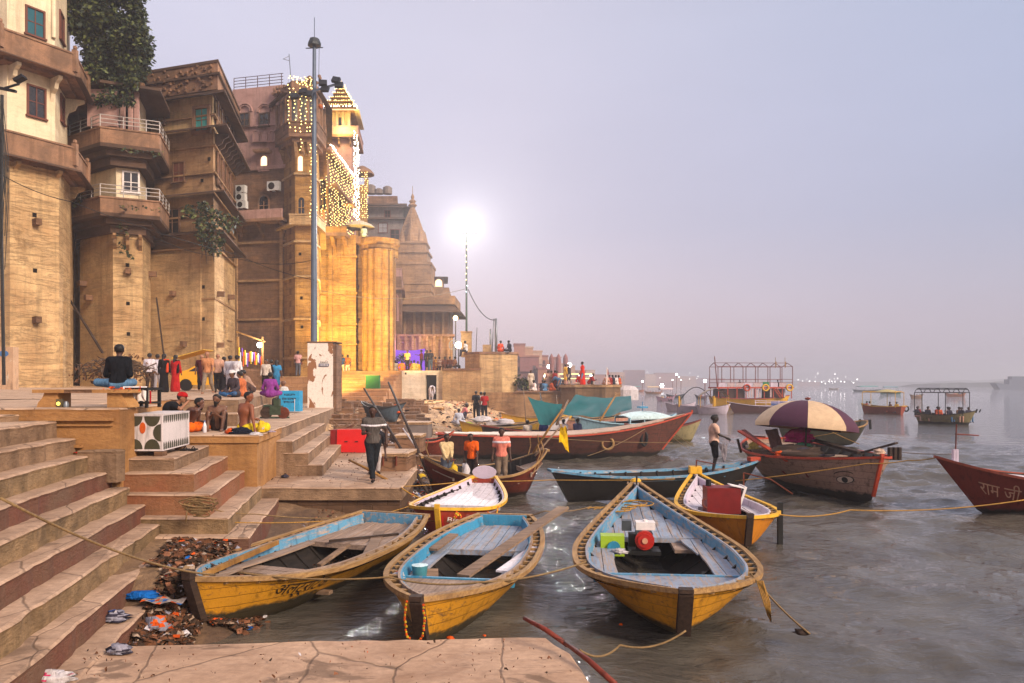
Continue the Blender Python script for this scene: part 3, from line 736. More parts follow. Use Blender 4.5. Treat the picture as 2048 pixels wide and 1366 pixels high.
B8 = boat('cabin_boat', 'pale blue boat with a low rounded cabin roof', (10.3, 47.0), (3.9, 45.0), 2.5, m_sky, m_sky, m_inn_shade, m_sky, gun=.85, sb=.5, ss=.4, ws=.4, rk=.7, fore=(.72, .96), aft=(.03, .2))
H_ = HU[B8.name]; mb = MB(); rr = []
for i in range(9):
    x = -.4 + 3.0 * i / 8; k_ = math.sin(math.pi * (.12 + .76 * i / 8)); rr.append([(x, 1.15 * math.cos(a) * (.8 + .2 * k_), 1.15 + .42 * k_ * math.sin(a)) for a in [math.pi * j / 10 for j in range(11)]])
mb.loft(rr, False); mb.loft([[(p[0], p[1], p[2] - .05) for p in r] for r in rr], False)
rf = mb.build('cabin_roof', paint('cabin_roof_paint', lin(186, 206, 208), lin(130, 150, 150), .2), B8, smooth=True)
mb = MB()
for x in (-.35, .6, 1.6, 2.5):
    for y in (-1.05, 1.05): mb = MB(); mb.bar((x, y, .8), (x, y, 1.22), .06, .06); mb.build('cabin_post', m_sky, B8)
mb = MB(); mb.tube([(1.0, 0, 1.5), (1.0, 0, 2.15)], .025, 5); mb.box((1, 0, 1.8), (.5, .5, .1)); mb.build('mast', m_blue2, B8)
B9 = boat('rowing_boat', 'weathered olive boat whose bow shows beyond the long brown boat', (10.8, 42.8), (6.6, 43.6), 2.0, paint('olive_hull', lin(150, 136, 100), lin(90, 76, 56), .4, band=(.1, lin(90, 80, 40))), m_redh, m_inn_shade, m_mauve, gun=.75, sb=.45, rk=.5, fore=(.6, .96), ws=.3)
B10 = boat('wooden_boat', 'broad pinkish wooden boat with painted eyes on its bow and a parasol over its load', (10.15, 20.6), (9.3, 27.5), 3.9,
           paint('faded_pink_hull', lin(160, 126, 108), lin(104, 78, 64), .62, (.35, 3, 3), .7, .6, (.12, lin(46, 38, 34)), 5), m_orr, m_inn_shade, m_gdeck,
           gun=.98, sb=.22, ss=.25, ws=.35, pb=1.9, ps=2.4, um=.5, rk=.45, rs=.4, fore=(.86, .96), aft=(.04, .16), thw=(.35, .6), keel=-.3, post=[(1, .1, .09)])
def arc(cx, cy, rx, ry, a0, a1, n=12): return [(cx + rx * math.cos(a0 + (a1 - a0) * i / n), cy + ry * math.sin(a0 + (a1 - a0) * i / n)) for i in range(n + 1)]
for sd, u0 in ((-1, .885), (1, .93)):
    e_ = arc(0, 0, .22, .10, 0, math.pi) + arc(0, 0, .22, .09, math.pi, 2 * math.pi)[1:-1]
    shape_on_hull(B10, [(x * 1.12, y * 1.18) for x, y in e_], u0, .52, sd, M['black'], 'eye_outline', 1, .010)
    shape_on_hull(B10, e_, u0, .52, sd, plain('eye_white', lin(196, 170, 150), .6), 'painted_eye', 1, .016)
    shape_on_hull(B10, arc(0, 0, .085, .085, 0, 6.2), u0, .52, sd, M['black'], 'pupil', 1, .022)
    shape_on_hull(B10, arc(0, .10, .25, .10, .2, math.pi - .2) + arc(0, .075, .25, .10, math.pi - .25, .25), u0, .56, sd, M['black'], 'eyebrow', 1, .012)
shape_on_hull(B10, [(-.5, .0), (.5, .0), (.5, .12), (-.5, .12)], .66, .55, -1, plain('faded_red', lin(130, 60, 50), .8, var=.6), 'faded_panel', 1, .01)
B11 = boat('wooden_boat', 'dark wooden boat with two hanging fenders moored behind the parasol', (19.9, 42.4), (14.6, 40.2), 2.7, paint('dark_olive_hull', lin(66, 62, 50), lin(96, 84, 70), .35), m_railw, m_gdeck, m_gdeck, gun=.85, sb=.3, ss=.5, ws=.5, wb=.15, pb=3, rk=.7, aft=(.03, .3), thw=(.5, .7))
for dx in (0, .25):
    H_ = HU[B11.name]; a = H_.pt(.985, 1, -1 if dx else 1); mb = MB(); mb.tube([a + Vector((.1 + dx * .4, 0, .1)), a + Vector((.16 + dx * .4, 0, -.45))], .07, 6); mb.build('fender', M['black'], B11)
B12 = boat('painted_boat', 'dark red boat with white deck boards and pale lettering at the right of the picture', (10.95, 19.45), (18.2, 18.6), 3.0,
           paint('maroon_hull', lin(122, 44, 32), lin(74, 36, 28), .3, (.4, 3, 3), .6, .5, (.05, lin(50, 38, 32))), paint('maroon_rail', lin(150, 70, 50), lin(110, 70, 50), .4), m_inn_shade, m_white, gun=.72, sb=.62, ss=.2, ws=.4, pb=2.1, rk=1.0, cover=(.62, .965, -.03), aft=(.03, .2), thw=(.35,))
text_on_hull(B12, 'राम जी सवारनि', .36, .90, .46, 1, plain('faded_letter', lin(214, 160, 130), .7, var=.5), -1)
mb = MB(); H_ = HU[B12.name]; p = H_.pt(.93, 1, 1); mb.tube([(p.x, 0, p.z - .05), (p.x - .03, 0, p.z + 1.0)], .018, 5); mb.tube([(p.x, 0, p.z + .74), (p.x - .62, -.1, p.z + .70)], .018, 5); mb.build('mast', m_redh, B12)
mb = MB(); mb.box((p.x, 0, p.z + .12), (.12, .12, .45)); mb.build('mooring_post', m_mauve, B12)
B19 = boat('long_boat', 'low dark boat with blue rails and a red tip lying behind the large blue boat', (7.75, 23.45), (1.15, 21.7), 1.7, m_blk, m_blue, m_inn_shade, m_gdeck, gun=.52, sb=.32, ss=.2, ws=.2, rk=.6, rs=.5, aft=(.04, .3), fore=(.78, .96), thw=(.45, .6), freeb=m_blue)
mb = MB(); mb.box((3.2, 0, .88), (.35, .22, .12)); mb.build('bow_tip', m_orr, B19)
B20 = boat('rowing_boat', 'yellow and white boat with a red cabinet standing inside', (4.55, 14.35), (4.78, 19.7), 2.0,
           paint('orange_yellow_hull', lin(200, 124, 30), lin(130, 76, 40), .35, (.4, 3, 3), .55, .4, (.05, lin(80, 60, 40))), m_yel, m_inn_shade, m_white, fore=(.86, .96), aft=(.03, .5), side=.26, double=True, freeb=m_mauve,
           gun=.54, sb=.12, ss=.38, ws=.0, pb=3.0, ps=1.5, um=.6, rk=.2, rs=.3, drop=.12, post=[(1, .08, .12)])
mb = MB(); mb.box((-2.52, 0, .98), (.28, .3, .18)); mb.build('bow_block', m_yel, B20)
B21 = boat('tar_boat', 'grey blue tarred boat pulled up on the mud with orange bundles aboard', P(812, 832, 37)[:2], P(722, 822, 37.5)[:2], 1.5, paint('tar_blue', lin(78, 92, 104), lin(120, 120, 120), .35), m_blk, m_inn_shade, m_gdeck, loc_z=1.55, gun=.5, sb=.25, ss=.3, rk=.5, rs=.5, thw=(.4, .6))
# ---- smaller and farther boats, one builder, own looks
def canopy(t, x0, x1, w, h, base, mm, roofm=None, arch=.25, ribs=4, poles=3):
    for i in range(poles):
        x = x0 + (x1 - x0) * i / (poles - 1)
        for y in (-w, w): mb = MB(); mb.tube([(x, y, base), (x, y, h)], .03, 5); mb.build('canopy_post', mm, t)
    mb = MB()
    f = lambda y: h + arch * (1 - (y / w) ** 2)
    for i in range(ribs):
        x = x0 + (x1 - x0) * i / (ribs - 1); mb.tube([(x, y, f(y)) for y in (-w, -w * .5, 0, w * .5, w)], .03, 5)
    for y in (-w, -w * .5, 0, w * .5, w): mb.tube([(x0, y, f(y)), (x1, y, f(y))], .03, 5)
    mb.build('canopy_frame', mm, t)
    if roofm:
        mb = MB(); rr = [[(x, y, f(y) + .04) for y in (-w, -w * .6, 0, w * .6, w)] for x in (x0 - .1, x1 + .1)]
        mb.loft(rr, False); mb.loft([[(a, b, c_ + .03) for a, b, c_ in r] for r in rr], False); mb.build('canopy_roof', roofm, t)
Gb = lambda px, py: G(px, py)[:2]
m_ob = paint('olive_brown_hull', lin(132, 120, 84), lin(86, 72, 52), .4, band=(.18, lin(40, 36, 30)))
B13 = boat('passenger_boat', 'olive passenger boat with a bare black canopy frame packed with people', Gb(1952, 850), Gb(1832, 846), 2.3, m_ob, m_blk, m_inn_shade, m_gdeck, gun=.78, sb=.35, ss=.2, ws=.45, rk=.5, thw=(.2, .35, .5, .65), fore=(.84, .96))
canopy(B13, -2.0, 1.5, .95, 2.55, .7, M['black'], arch=.35, ribs=6)
mb = MB(); mb.bar((2.1, .25, .95), (2.2, .25, 1.25), .1, .1); mb.bar((2.45, -.2, 1.0), (2.55, -.2, 1.25), .08, .08); mb.build('mooring_post', m_blk, B13)
B14 = boat('passenger_boat', 'small yellow motor boat with a flat canopy and tyre fenders', Gb(1722, 826), Gb(1808, 829), 1.9, paint('red_yellow_side', lin(150, 70, 50), lin(200, 160, 60), .35), m_yel, m_inn_shade, m_yel, gun=.8, sb=.3, ss=.1, ws=.5, rk=.3, fore=(.8, .96), thw=(.3, .5))
canopy(B14, -2.0, 1.8, .8, 2.35, .7, m_yel, arch=.1, ribs=3, poles=2)
mb = MB(); mb.lathe((-.6, 0, 2.4), [(1.3, 0), (.6, .2), (.05, .28)], 8); mb.tube([(-.6, 0, .6), (-.6, 0, 2.5)], .04, 5); mb.build('sun_shade', cloth(196, 180, 130), B14)
for x in (-2.3, 2.3):
    mb = MB(); mb.tube([(x + .25 * math.cos(a), -.75, .6 + .28 * math.sin(a)) for a in [i * math.pi / 5 for i in range(11)]], .09, 5, cap=False); mb.build('tyre_fender', M['black'], B14)
far = [  # px, py of the waterline centre, width px, heading flip, hull colour, canopy colour, label
    (1668, 779, 22, 1, (150, 130, 120), None, 'faint brown boat farthest out left of the teal canopy boat'),
    (1735, 783, 62, 1, (96, 110, 120), (70, 160, 150), 'hazy grey boat with a bright teal canopy'),
    (1780, 788, 40, -1, (70, 120, 100), (120, 150, 160), 'small green boat with a pale sloping canopy'),
    (1834, 797, 30, 1, (140, 110, 90), None, 'small brown rowing boat with three silhouettes aboard'),
    (1912, 793, 46, 1, (150, 96, 70), None, 'crowded reddish boat far out behind the black canopy frame'),
    (1268, 784, 44, 1, (170, 110, 80), (80, 150, 150), 'hazy orange boat with a teal canopy beyond the stone platform'),
    (1306, 788, 34, -1, (180, 130, 90), (220, 190, 150), 'hazy tan boat with a cream canopy'),
    (1352, 796, 40, 1, (70, 74, 84), None, 'dark rowing boat with one person in orange'),
    (1402, 798, 26, -1, (90, 84, 100), None, 'dark small boat beside the mauve boats'),
    (1332, 802, 40, 1, (150, 120, 140), (200, 180, 180), 'pale canopy boat crowded with people behind the blue cabin boat'),
]
FARB = []
for px, py, wpx, fl, hc, cc, lab in far:
    c = G(px, py); L = wpx / F * c.y; hd = fl * L / 2; mm = plain('far_hull_%d' % px, lin(*hc), .7)
    t = boat('small_boat', lab, (c.x + hd, c.y + .1 * L), (c.x - hd, c.y - .1 * L), max(1.2, L * .3), mm, mm, m_inn_shade, m_gdeck, n=10, gun=.6, sb=.5, ss=.3, ws=.3, floorz=None)
    if cc: canopy(t, -L * .33, L * .3, L * .13, 2.2, .5, mm, plain('far_canopy_%d' % px, lin(*cc), .8), arch=.3, ribs=2, poles=2)
    FARB.append((t, L))
# mauve boats with yellow posts and cream hoops
for px, py, wpx, lab, hoop in ((1428, 828, 66, 'mauve boat with a cream hooped canopy beside the double decker', True), (1392, 826, 78, 'mauve boat with yellow posts under a thin black hoop', False), (1362, 822, 60, 'mauve boat moored farthest behind the blue cabin boat', False)):
    c = G(px, py); L = wpx / F * c.y
    t = boat('mauve_boat', lab, (c.x + L / 2, c.y), (c.x - L / 2, c.y + .4), 1.8, m_mauve, m_mauve, m_inn_shade, m_mauve, n=16, gun=.75, sb=.35, ss=.25, ws=.4, rk=.4, fore=(.7, .96), aft=(.04, .2))
    if hoop:
        mb = MB(); rr = [[(-1.6 + 3.2 * i / 10, y, 1.7 + .95 * math.sin(math.pi * (i + .6) / 11)) for y in (-.8, .8)] for i in range(11)]
        mb.loft(rr, False); mb.loft([[(a, b, z + .06) for a, b, z in r] for r in rr], False); mb.build('canopy', cloth(216, 196, 170), t)
        mb = MB()
        for x in (-1.5, 0, 1.5):
            for y in (-.75, .75): mb = MB(); mb.tube([(x, y, .7), (x, y, 2.0)], .03, 5); mb.build('canopy_post', m_yel, t)
    elif px == 1392:
        mb = MB(); mb.tube([(-2.0 + 4 * i / 12, -.6, 1.2 + 1.7 * math.sin(math.pi * i / 12)) for i in range(13)], .05, 6); mb.build('hoop', M['black'], t)
        for x in (-1.9, 1.9):
            mb = MB(); mb.tube([(x, -.6, .7), (x, -.6, 1.9)], .09, 6); mb.tube([(x + .25, -.3, .7), (x + .2, -.3, 1.7)], .06, 6); mb.build('canopy_post', m_yel, t)
# double decker
c = G(1500, 814); DY = c.y
dd = boat('tour_boat', 'double decked wooden tour boat with a bare roof frame, life rings and white panels', (c.x + 5.7, DY), (c.x - 5.9, DY - 1.2), 3.6, m_yel, m_orr, m_inn_shade, m_gdeck, gun=1.2, sb=.5, ss=.3, ws=.5, rk=.8, n=18, cover=(.05, .95, 0))
m_fr = plain('frame_red', lin(110, 44, 38), .6); m_cur = cloth(196, 170, 172)
mb = MB(); mb.box((0, 0, 2.75), (11.2, 3.3, .2)); mb.build('upper_deck', m_orr, dd)
mb = MB()
for i in range(9):
    for y in (-1.55, 1.55): mb = MB(); mb.box((-5.3 + 1.32 * i, y, 2.0), (.1, .1, 1.5)); mb.build('lower_post', m_orr, dd)
mb = MB(); mb.box((-3.2, 0, 1.95), (3.6, 2.6, 1.3)); mb.box((3.3, 0, 1.95), (2.2, 2.6, 1.3)); mb.build('cabin', plain('cabin_dark', lin(60, 34, 28), .8), dd)
for i, x in enumerate((-.9, -.5, -.1, .3, .7, 2.3, 4.3)):
    mb = MB(); mb.box((x, -1.45, 2.0), (.22, .05, 1.2)); mb.build('curtain', m_cur, dd)
mb = MB()
for i in range(7):
    x = -5.4 + 1.8 * i
    for y in (-1.6, 1.6): mb.box((x, y, 4.25), (.08, .08, 2.9))
    mb.bar((x, -1.6, 5.7), (x, 0, 6.25 - .0 * i), .07, .07); mb.bar((x, 1.6, 5.7), (x, 0, 6.25), .07, .07)
for y, z in ((-1.6, 5.7), (1.6, 5.7), (0, 6.25), (-1.6, 3.9), (-1.6, 3.45), (1.6, 3.9), (1.6, 3.45)): mb.bar((-5.4, y, z), (5.4, y, z), .07, .07)
mb.build('roof_frame', m_fr, dd)
for i in range(8):
    if i == 5: continue
    mb = MB(); mb.box((-4.8 + 1.25 * i, -1.64, 3.15), (1.05, .04, .55)); mb.build('side_panel', m_cur if i % 3 else m_mauve, dd)
mb = MB(); mb.box((1.5, -1.66, 3.25), (.9, .05, .6)); mb.build('green_panel', plain('panel_green', lin(30, 110, 70), .6), dd)
for x, mm_ in ((-1.3, m_orr), (1.4, m_yel), (4.9, m_yel)):
    mb = MB(); mb.tube([(x + .42 * math.cos(a), -1.75, 2.75 + .42 * math.sin(a)) for a in [i * math.pi / 7 for i in range(15)]], .13, 6, cap=False); mb.build('life_ring', mm_, dd, smooth='all')
for x in (2.9, 4.3):
    mb = MB(); mb.tube([(x, -1.6, 5.5), (x, -1.6, 7.0)], .035, 5); mb.box((x + .06, -1.6, 6.0), (.18, .04, .8)); mb.build('flag_pole', m_railw, dd)
mb = MB(); mb.bar((-5.5, -1.6, 2.8), (-5.9, -1.6, 7.1), .1, .1); mb.build('mast', m_fr, dd)
mb = MB(); mb.bar((4.0, -1.7, 1.3), (3.0, -1.7, 2.7), .08, .08); mb.bar((3.6, -1.7, 1.3), (2.6, -1.7, 2.7), .08, .08)
for i in range(6): mb.bar((3.9 - .17 * i, -1.7, 1.5 + .22 * i), (3.45 - .17 * i, -1.7, 1.5 + .22 * i), .05, .04)
mb.build('ladder', m_orr, dd)
c = G(1530, 826)
bb = boat('long_boat', 'pinkish long boat with stacked rails lying in front of the double decker', (c.x - 4.3, c.y), (c.x + 4.3, c.y + .5), 1.8, plain('pinkbrown_hull', lin(96, 62, 62), .7), m_mauve, m_inn_shade, m_mauve, gun=.8, sb=.5, ss=.3, ws=.4, rk=.8, fore=(.6, .95), aft=(.03, .4))
mb = MB()
for z in (1.05, 1.25): mb.bar((-3.8, -.75, z), (.8, -.75, z + .12), .06, .06)
for x in (-3.5, -2, -.5, .7): mb.bar((x, -.75, .8), (x, -.75, 1.4), .05, .05)
mb.build('railing', m_mauve, bb)
mb = MB(); mb.box((-2.4, -.78, 1.05), (2.6, .05, .42)); mb.build('blue_panel', plain('panel_blue', lin(40, 70, 130), .6), bb)
# pale boats drawn up along the shore wall
for a, b, hm, dm, lab in (((-1.6, 44), (3.6, 46.5), m_white, m_white, 'white painted canoe boat drawn up below the bastion'), ((1.6, 49), (8.2, 51.5), paint('pink_side', lin(196, 140, 120), lin(120, 80, 60), .4), m_mauve, 'pink sided long boat lying along the river wall'),
                          ((-2.9, 41), (2.0, 42.5), m_yel, m_gdeck, 'ochre edged boat with a heap of white bundles aboard'), ((-.8, 53), (4.6, 54.8), m_yel, m_yel, 'yellow railed boat close under the platform wall'), ((-4.4, 31.0), (-2.4, 31.2), m_redh, m_gdeck, 'small boat with a red rim beside the slanting poles')):
    boat('shore_boat', lab, b, a, 1.7, hm, m_orr if hm is m_redh else m_railw, m_inn_shade, dm, n=16, gun=.62, sb=.4, ss=.35, rk=.6, rs=.4, thw=(.4, .6), fore=(.7, .95), aft=(.05, .25), loc_z=.25)
# ------------------------------------------------------------------ buildings
s_tan = stone('tower_stone', lin(216, 180, 132), lin(178, 138, 96), .34, .5, .7, .6, 1, 0, .86, .9, .45)
s_tan2 = stone('wall_stone', lin(188, 148, 106), lin(140, 104, 74), .30, .5, .7, .6, 1, 0, .78, .9, .45)
s_brn = stone('brown_stone', lin(150, 110, 82), lin(98, 72, 56), .32, .5, .7, .6, 1, 0, .6, .9, .4)
s_cream = stone('cream_plaster', lin(232, 212, 180), lin(206, 180, 146), None, .7, .6, .2)
s_pink = stone('mauve_plaster', lin(188, 148, 138), lin(152, 114, 106), None, .6, .8, .3)
s_ochre = stone('ochre_plaster', lin(226, 192, 142), lin(184, 144, 102), None, .5, .9, .3, .9, 0, .6, .9, .4)
s_gold = stone('gold_stone', lin(200, 152, 84), lin(146, 100, 52), .42, .5, .8, .6, 1, 0, .55, .9, .4)
s_ledge = stone('ledge_stone', lin(166, 124, 96), lin(106, 82, 66), None, .4, .9, .6, 1.6)
s_grey = stone('grey_concrete', lin(132, 118, 112), lin(92, 82, 80), None, .6, .6, .3)
s_temple = stone('temple_stone', lin(176, 136, 100), lin(120, 92, 70), .3, .5, .5, .5)
s_dark = stone('soot_stone', lin(104, 78, 62), lin(62, 48, 42), None, .5, .5, .6)
m_frame = plain('window_frame_red', lin(104, 56, 42), .7)
m_teal = plain('teal_shutter', lin(60, 150, 146), .6, 0, .35, 4)
m_wgrey = plain('shutter_grey', lin(150, 148, 150), .7)
m_lit = emit('lit_window', lin(255, 214, 168), 2.2, False)
m_rail = plain('pale_railing', lin(196, 186, 180), .5, .3)
s_dw = plain('drain_white', lin(190, 182, 172), .7, 0, .35)
def wx(W, px):
    """distance along a wall frame where the sight line of pixel column px meets it"""
    (A, t, n) = W; k = (px - 1024) / F; return (k * A[1] - A[0]) / (t[0] - k * t[1])
def wz(W, s_, py): return CH - (py - HZ) * (W[0][1] + W[1][1] * s_) / F
def window(t, W, s0, s1, z0, z1, fm=None, pm=None, arch=False, fw=.09, mull=1, proud=.07, hood=False, name='window'):
    fm = fm or m_frame; pm = pm or M['glass']; mb = MB()
    mb.wbox(W, s0 - fw, s0, z0, z1, -.02, proud); mb.wbox(W, s1, s1 + fw, z0, z1, -.02, proud); mb.wbox(W, s0 - fw - .05, s1 + fw + .05, z0 - fw, z0 - .002, -.02, proud + .06)
    c = (s0 + s1) / 2; r = (s1 - s0) / 2
    if arch:
        for i in range(8):
            a, b = math.pi * i / 8, math.pi * (i + 1) / 8
            mb.wpoly(W, [(c + r * math.cos(a), z1 + r * math.sin(a)), (c + (r + fw) * math.cos(a), z1 + (r + fw) * math.sin(a)), (c + (r + fw) * math.cos(b), z1 + (r + fw) * math.sin(b)), (c + r * math.cos(b), z1 + r * math.sin(b))], -.02, proud)
    else: mb.wbox(W, s0 - fw, s1 + fw, z1 + .002, z1 + fw, -.02, proud)
    if hood: mb.wbox(W, s0 - .3, s1 + .3, z1 + fw + .2, z1 + fw + .28, -.02, .45)
    f = mb.build(name, fm, t)
    mb = MB()
    if arch: mb.wpoly(W, [(s0, z0), (s1, z0), (s1, z1)] + [(c + r * math.cos(math.pi * i / 8), z1 + r * math.sin(math.pi * i / 8)) for i in range(1, 8)] + [(s0, z1)], -.01, .012)
    else: mb.wbox(W, s0, s1, z0, z1, -.01, .012)
    p = mb.build('pane', pm, None)
    p.parent = f; 
    if t.get('_world'): p.location = [-q for q in t['_world']]
    if mull:
        mb = MB(); mb.wbox(W, c - .025, c + .025, z0, z1, .013, .04); mb.wbox(W, s0, s1, (z0 + z1) / 2 - .02, (z0 + z1) / 2 + .02, .013, .035)
        p = mb.build('glazing_bar', fm, None); p.parent = f
        if t.get('_world'): p.location = [-q for q in t['_world']]
    return f
def winpx(t, W, a, b, c_, d, **k):
    s0, s1 = wx(W, a), wx(W, b); m_ = (s0 + s1) / 2; z1, z0 = wz(W, m_, c_), wz(W, m_, d)
    if k.get('arch'): z1 -= (s1 - s0) / 2
    return window(t, W, s0, s1, z0, z1, **k)
def parapet(t, plan, z, h, th=.14, mm=None, coping=True, closed=False, posts=None, nm='parapet'):
    mb = MB(); n = len(plan)
    for i in range(n if closed else n - 1):
        W, L = wf(plan[i], plan[(i + 1) % n]); mb.wbox(W, -.0, L, z, z + h, -th, 0)
        if coping: mb.wbox(W, -.03, L + .03, z + h + .003, z + h + .09, -th - .04, .05)
    mb.build(nm, mm or s_ledge, t)
    if posts:
        for p in plan[(0 if closed else 0):]: mb = MB(); mb.box((p[0], p[1], z + h / 2 + .1), (.22, .22, h + .3)); mb.ball((p[0], p[1], z + h + .36), .12, 6); mb.build('corner_post', posts, t)
def railing(t, plan, z, h=.9, mm=None, nb=4, step=1.2):
    mb = MB()
    for a, b in zip(plan[:-1], plan[1:]):
        W, L = wf(a, b)
        for k in range(1, nb + 1): mb.tube([(a[0], a[1], z + h * k / nb), (b[0], b[1], z + h * k / nb)], .025, 5)
        for i in range(int(L / step) + 1):
            q = Vector(a).lerp(Vector(b), min(1, i * step / L)); mb.tube([(q[0], q[1], z), (q[0], q[1], z + h)], .03, 5)
    mb.build('railing', mm or m_rail, t)
def brackets(t, W, s_list, z, dep=.8, h=.9, w_=.16, mm=None):
    for s_ in s_list:
        mb = MB(); A, tt, nn = W
        prof = [(0, z - h), (0, z), (dep, z), (dep, z - .14), (dep * .62, z - .3), (dep * .5, z - .55), (dep * .16, z - .72)]
        vs = []
        for k in (-w_ / 2, w_ / 2): vs += [(A[0] + tt[0] * (s_ + k) + nn[0] * d, A[1] + tt[1] * (s_ + k) + nn[1] * d, zz) for d, zz in prof]
        m_ = len(prof); mb.add(vs, [tuple(range(m_)), tuple(range(2 * m_ - 1, m_ - 1, -1))] + [(i, (i + 1) % m_, m_ + (i + 1) % m_, m_ + i) for i in range(m_)]); mb.build('bracket', mm or s_tan2, t)
def chajja(t, plan, z, out_=.8, dz=.25, th=.08, mm=None, nm='eave'):
    """sloping stone eave round an open chain of wall corners"""
    o = offset_poly(plan, out_); mb = MB(); n = len(plan)
    for i in range(n):
        j = (i + 1) % n
        a, b, c_, d = plan[i], plan[j], o[j], o[i]
        mb.add([(a[0], a[1], z), (b[0], b[1], z), (c_[0], c_[1], z - dz), (d[0], d[1], z - dz), (a[0], a[1], z + th), (b[0], b[1], z + th), (c_[0], c_[1], z - dz + th), (d[0], d[1], z - dz + th)],
               [(0, 3, 2, 1), (4, 5, 6, 7), (3, 7, 6, 2), (0, 4, 7, 3), (1, 2, 6, 5)])
    return mb.build(nm, mm or s_ledge, t)
def body(t, plan, z0, z1, mm, nm='wall'): mb = MB(); mb.prism(plan, z0, z1); return mb.build(nm, mm, t)
def band(t, plan, z, h, d, mm, nm='cornice'): mb = MB(); mb.prism(offset_poly(plan, d), z, z + h); return mb.build(nm, mm, t)
def holes(t, W, pts, mm=None, stub=False):
    for px, py in pts:
        s_ = wx(W, px); z = wz(W, s_, py); mb = MB()
        if stub: mb.wbox(W, s_ - .13, s_ + .13, z - .15, z + .15, -.02, .4); mb.build('stone_stub', mm or s_brn, t)
        else: mb.wbox(W, s_ - .09, s_ + .09, z - .1, z + .1, -.02, .015); mb.build('drain_hole', M['dark'], t)
pl = lambda *a: [(xat(px, Y), Y) for px, Y in a]
# A: tall octagonal tower, left edge
pA = pl((-140, 36), (20, 34.8), (118, 36.6), (140, 39.2), (150, 46), (-140, 46))
tA = thing('riverside_tower', 'tall octagonal stone tower with cream upper storeys and two brown balconies at the left edge', 'building', (-23, 38, 2.9))
body(tA, pA, 2.2, 14.2, s_tan, 'base')
WA, LA = wf(pA[1], pA[2]); WA2, LA2 = wf(pA[2], pA[3]); WA0, _ = wf(pA[0], pA[1])
pAu = pl((-140, 36.3), (14, 35.1), (110, 36.9), (133, 39.4), (140, 46), (-140, 46))
body(tA, pAu, 14.2, 26, s_cream, 'upper_wall'); WU, LU = wf(pAu[1], pAu[2]); WU2, LU2 = wf(pAu[2], pAu[3])
for zb, top in ((13.75, 0), (18.35, 1)):
    bpn = offset_poly(pAu, .95); sl = MB(); sl.prism(bpn, zb, zb + .22); sl.prism(offset_poly(pAu, .5), zb - .18, zb - .003); sl.build('balcony_slab', s_ledge, tA)
    chajja(tA, offset_poly(pAu, .9), zb + .0, .35, .15, .05, s_dark, 'drip_edge')
    parapet(tA, bpn[:4], zb + .22, .78, .14, s_ledge, True, False, s_ledge if top else s_white if 's_white' in globals() else s_ledge)
    brackets(tA, WU, [.15, LU - .15], zb - .19, .85, 1.1, .18, s_cream if top else s_tan); brackets(tA, WU2, [LU2 * .95], zb - .19, .85, 1.1, .18, s_cream if top else s_tan)
winpx(tA, WU, 57, 88, 176, 234); winpx(tA, WU, 54, 86, 20, 72, pm=plain('blue_glass', lin(30, 84, 96), .3)); winpx(tA, WU2, 121, 127, 195, 245); winpx(tA, WU2, 119, 126, 30, 82)
mb = MB()
for s_ in (LU - .1,): mb.tube([(WU[0][0] + WU[1][0] * s_ + WU[2][0] * .08, WU[0][1] + WU[1][1] * s_ + WU[2][1] * .08, z) for z in (20.2, 23.5)], .1, 7)
mb.build('drain_pipe', s_cream, tA)
holes(tA, WA, [(70, 330), (69, 430), (70, 541)]); holes(tA, WA, [(70, 640), (70, 445)], stub=True)
mb = MB(); mb.wbox(WA2, LA2 * .1, LA2 * 1.05, 2.9, 5.6, -.02, .12); mb.build('buttress', s_tan, tA)
# wall between tower and next building (recess, dark)
pR = pl((120, 46), (240, 45), (300, 52), (120, 52))
tR = thing('stone_building', 'shadowed tan building set back behind the round white drain pipe and the big tree', 'building', (-27, 47, 2.8)); body(tR, pR, 2.4, 21.5, s_tan2)
Wr, Lr = wf(pR[0], pR[1]); winpx(tR, Wr, 188, 228, 320, 372, pm=plain('blue_poster_pane', lin(24, 64, 84), .5, var=.7)); winpx(tR, Wr, 195, 225, 215, 250, pm=M['dark'])
mb = MB(); mb.tube([P(164, 770, 44.6), P(160, 430, 44.6)], .12, 7); mb.tube([P(150, 760, 44.6), P(146, 400, 44.6)], .05, 5); mb.build('drain_pipe', s_dw, tR)
# B: balcony tower
pB = pl((160, 42.8), (226, 41.0), (285, 41.6), (301, 44.0), (303, 50), (160, 50))
tB = thing('balcony_tower', 'faceted stone tower with two railed balconies and hanging weeds beside the big tree', 'building', (-21, 44, 2.7))
body(tB, pB, 2.3, 12.4, s_tan, 'base'); body(tB, offset_poly(pB, -.25), 12.4, 19.25, s_cream, 'upper_wall')
WB, LB = wf(pB[1], pB[2]); WB0, LB0 = wf(pB[0], pB[1]); WB2, LB2 = wf(pB[2], pB[3])
WBu, LBu = wf(*offset_poly(pB, -.25)[1:3]); WBu0, LBu0 = wf(*offset_poly(pB, -.25)[0:2])
pBb = offset_poly(pB, 1.0)
for zb in (12.2, 15.9):
    sl = MB(); sl.prism(pBb, zb, zb + .2); sl.prism(offset_poly(pB, .55), zb - .3, zb - .003); sl.prism(offset_poly(pB, .2), zb - .75, zb - .303); sl.build('balcony_slab', s_dark, tB)
    parapet(tB, pBb[:4], zb + .2, .75, .14, s_ledge); railing(tB, pBb[:4], zb + 1.05, .62, m_rail, 3, 1.1)
brackets(tB, WB, [.1, LB * .5, LB - .1], 11.4, .6, .8)
sl = MB(); sl.prism(offset_poly(pB, 1.05), 19.25, 19.4); sl.build('roof_slab', s_dark, tB); body(tB, offset_poly(pB, .1), 19.4, 19.9, s_brn, 'roof_parapet')
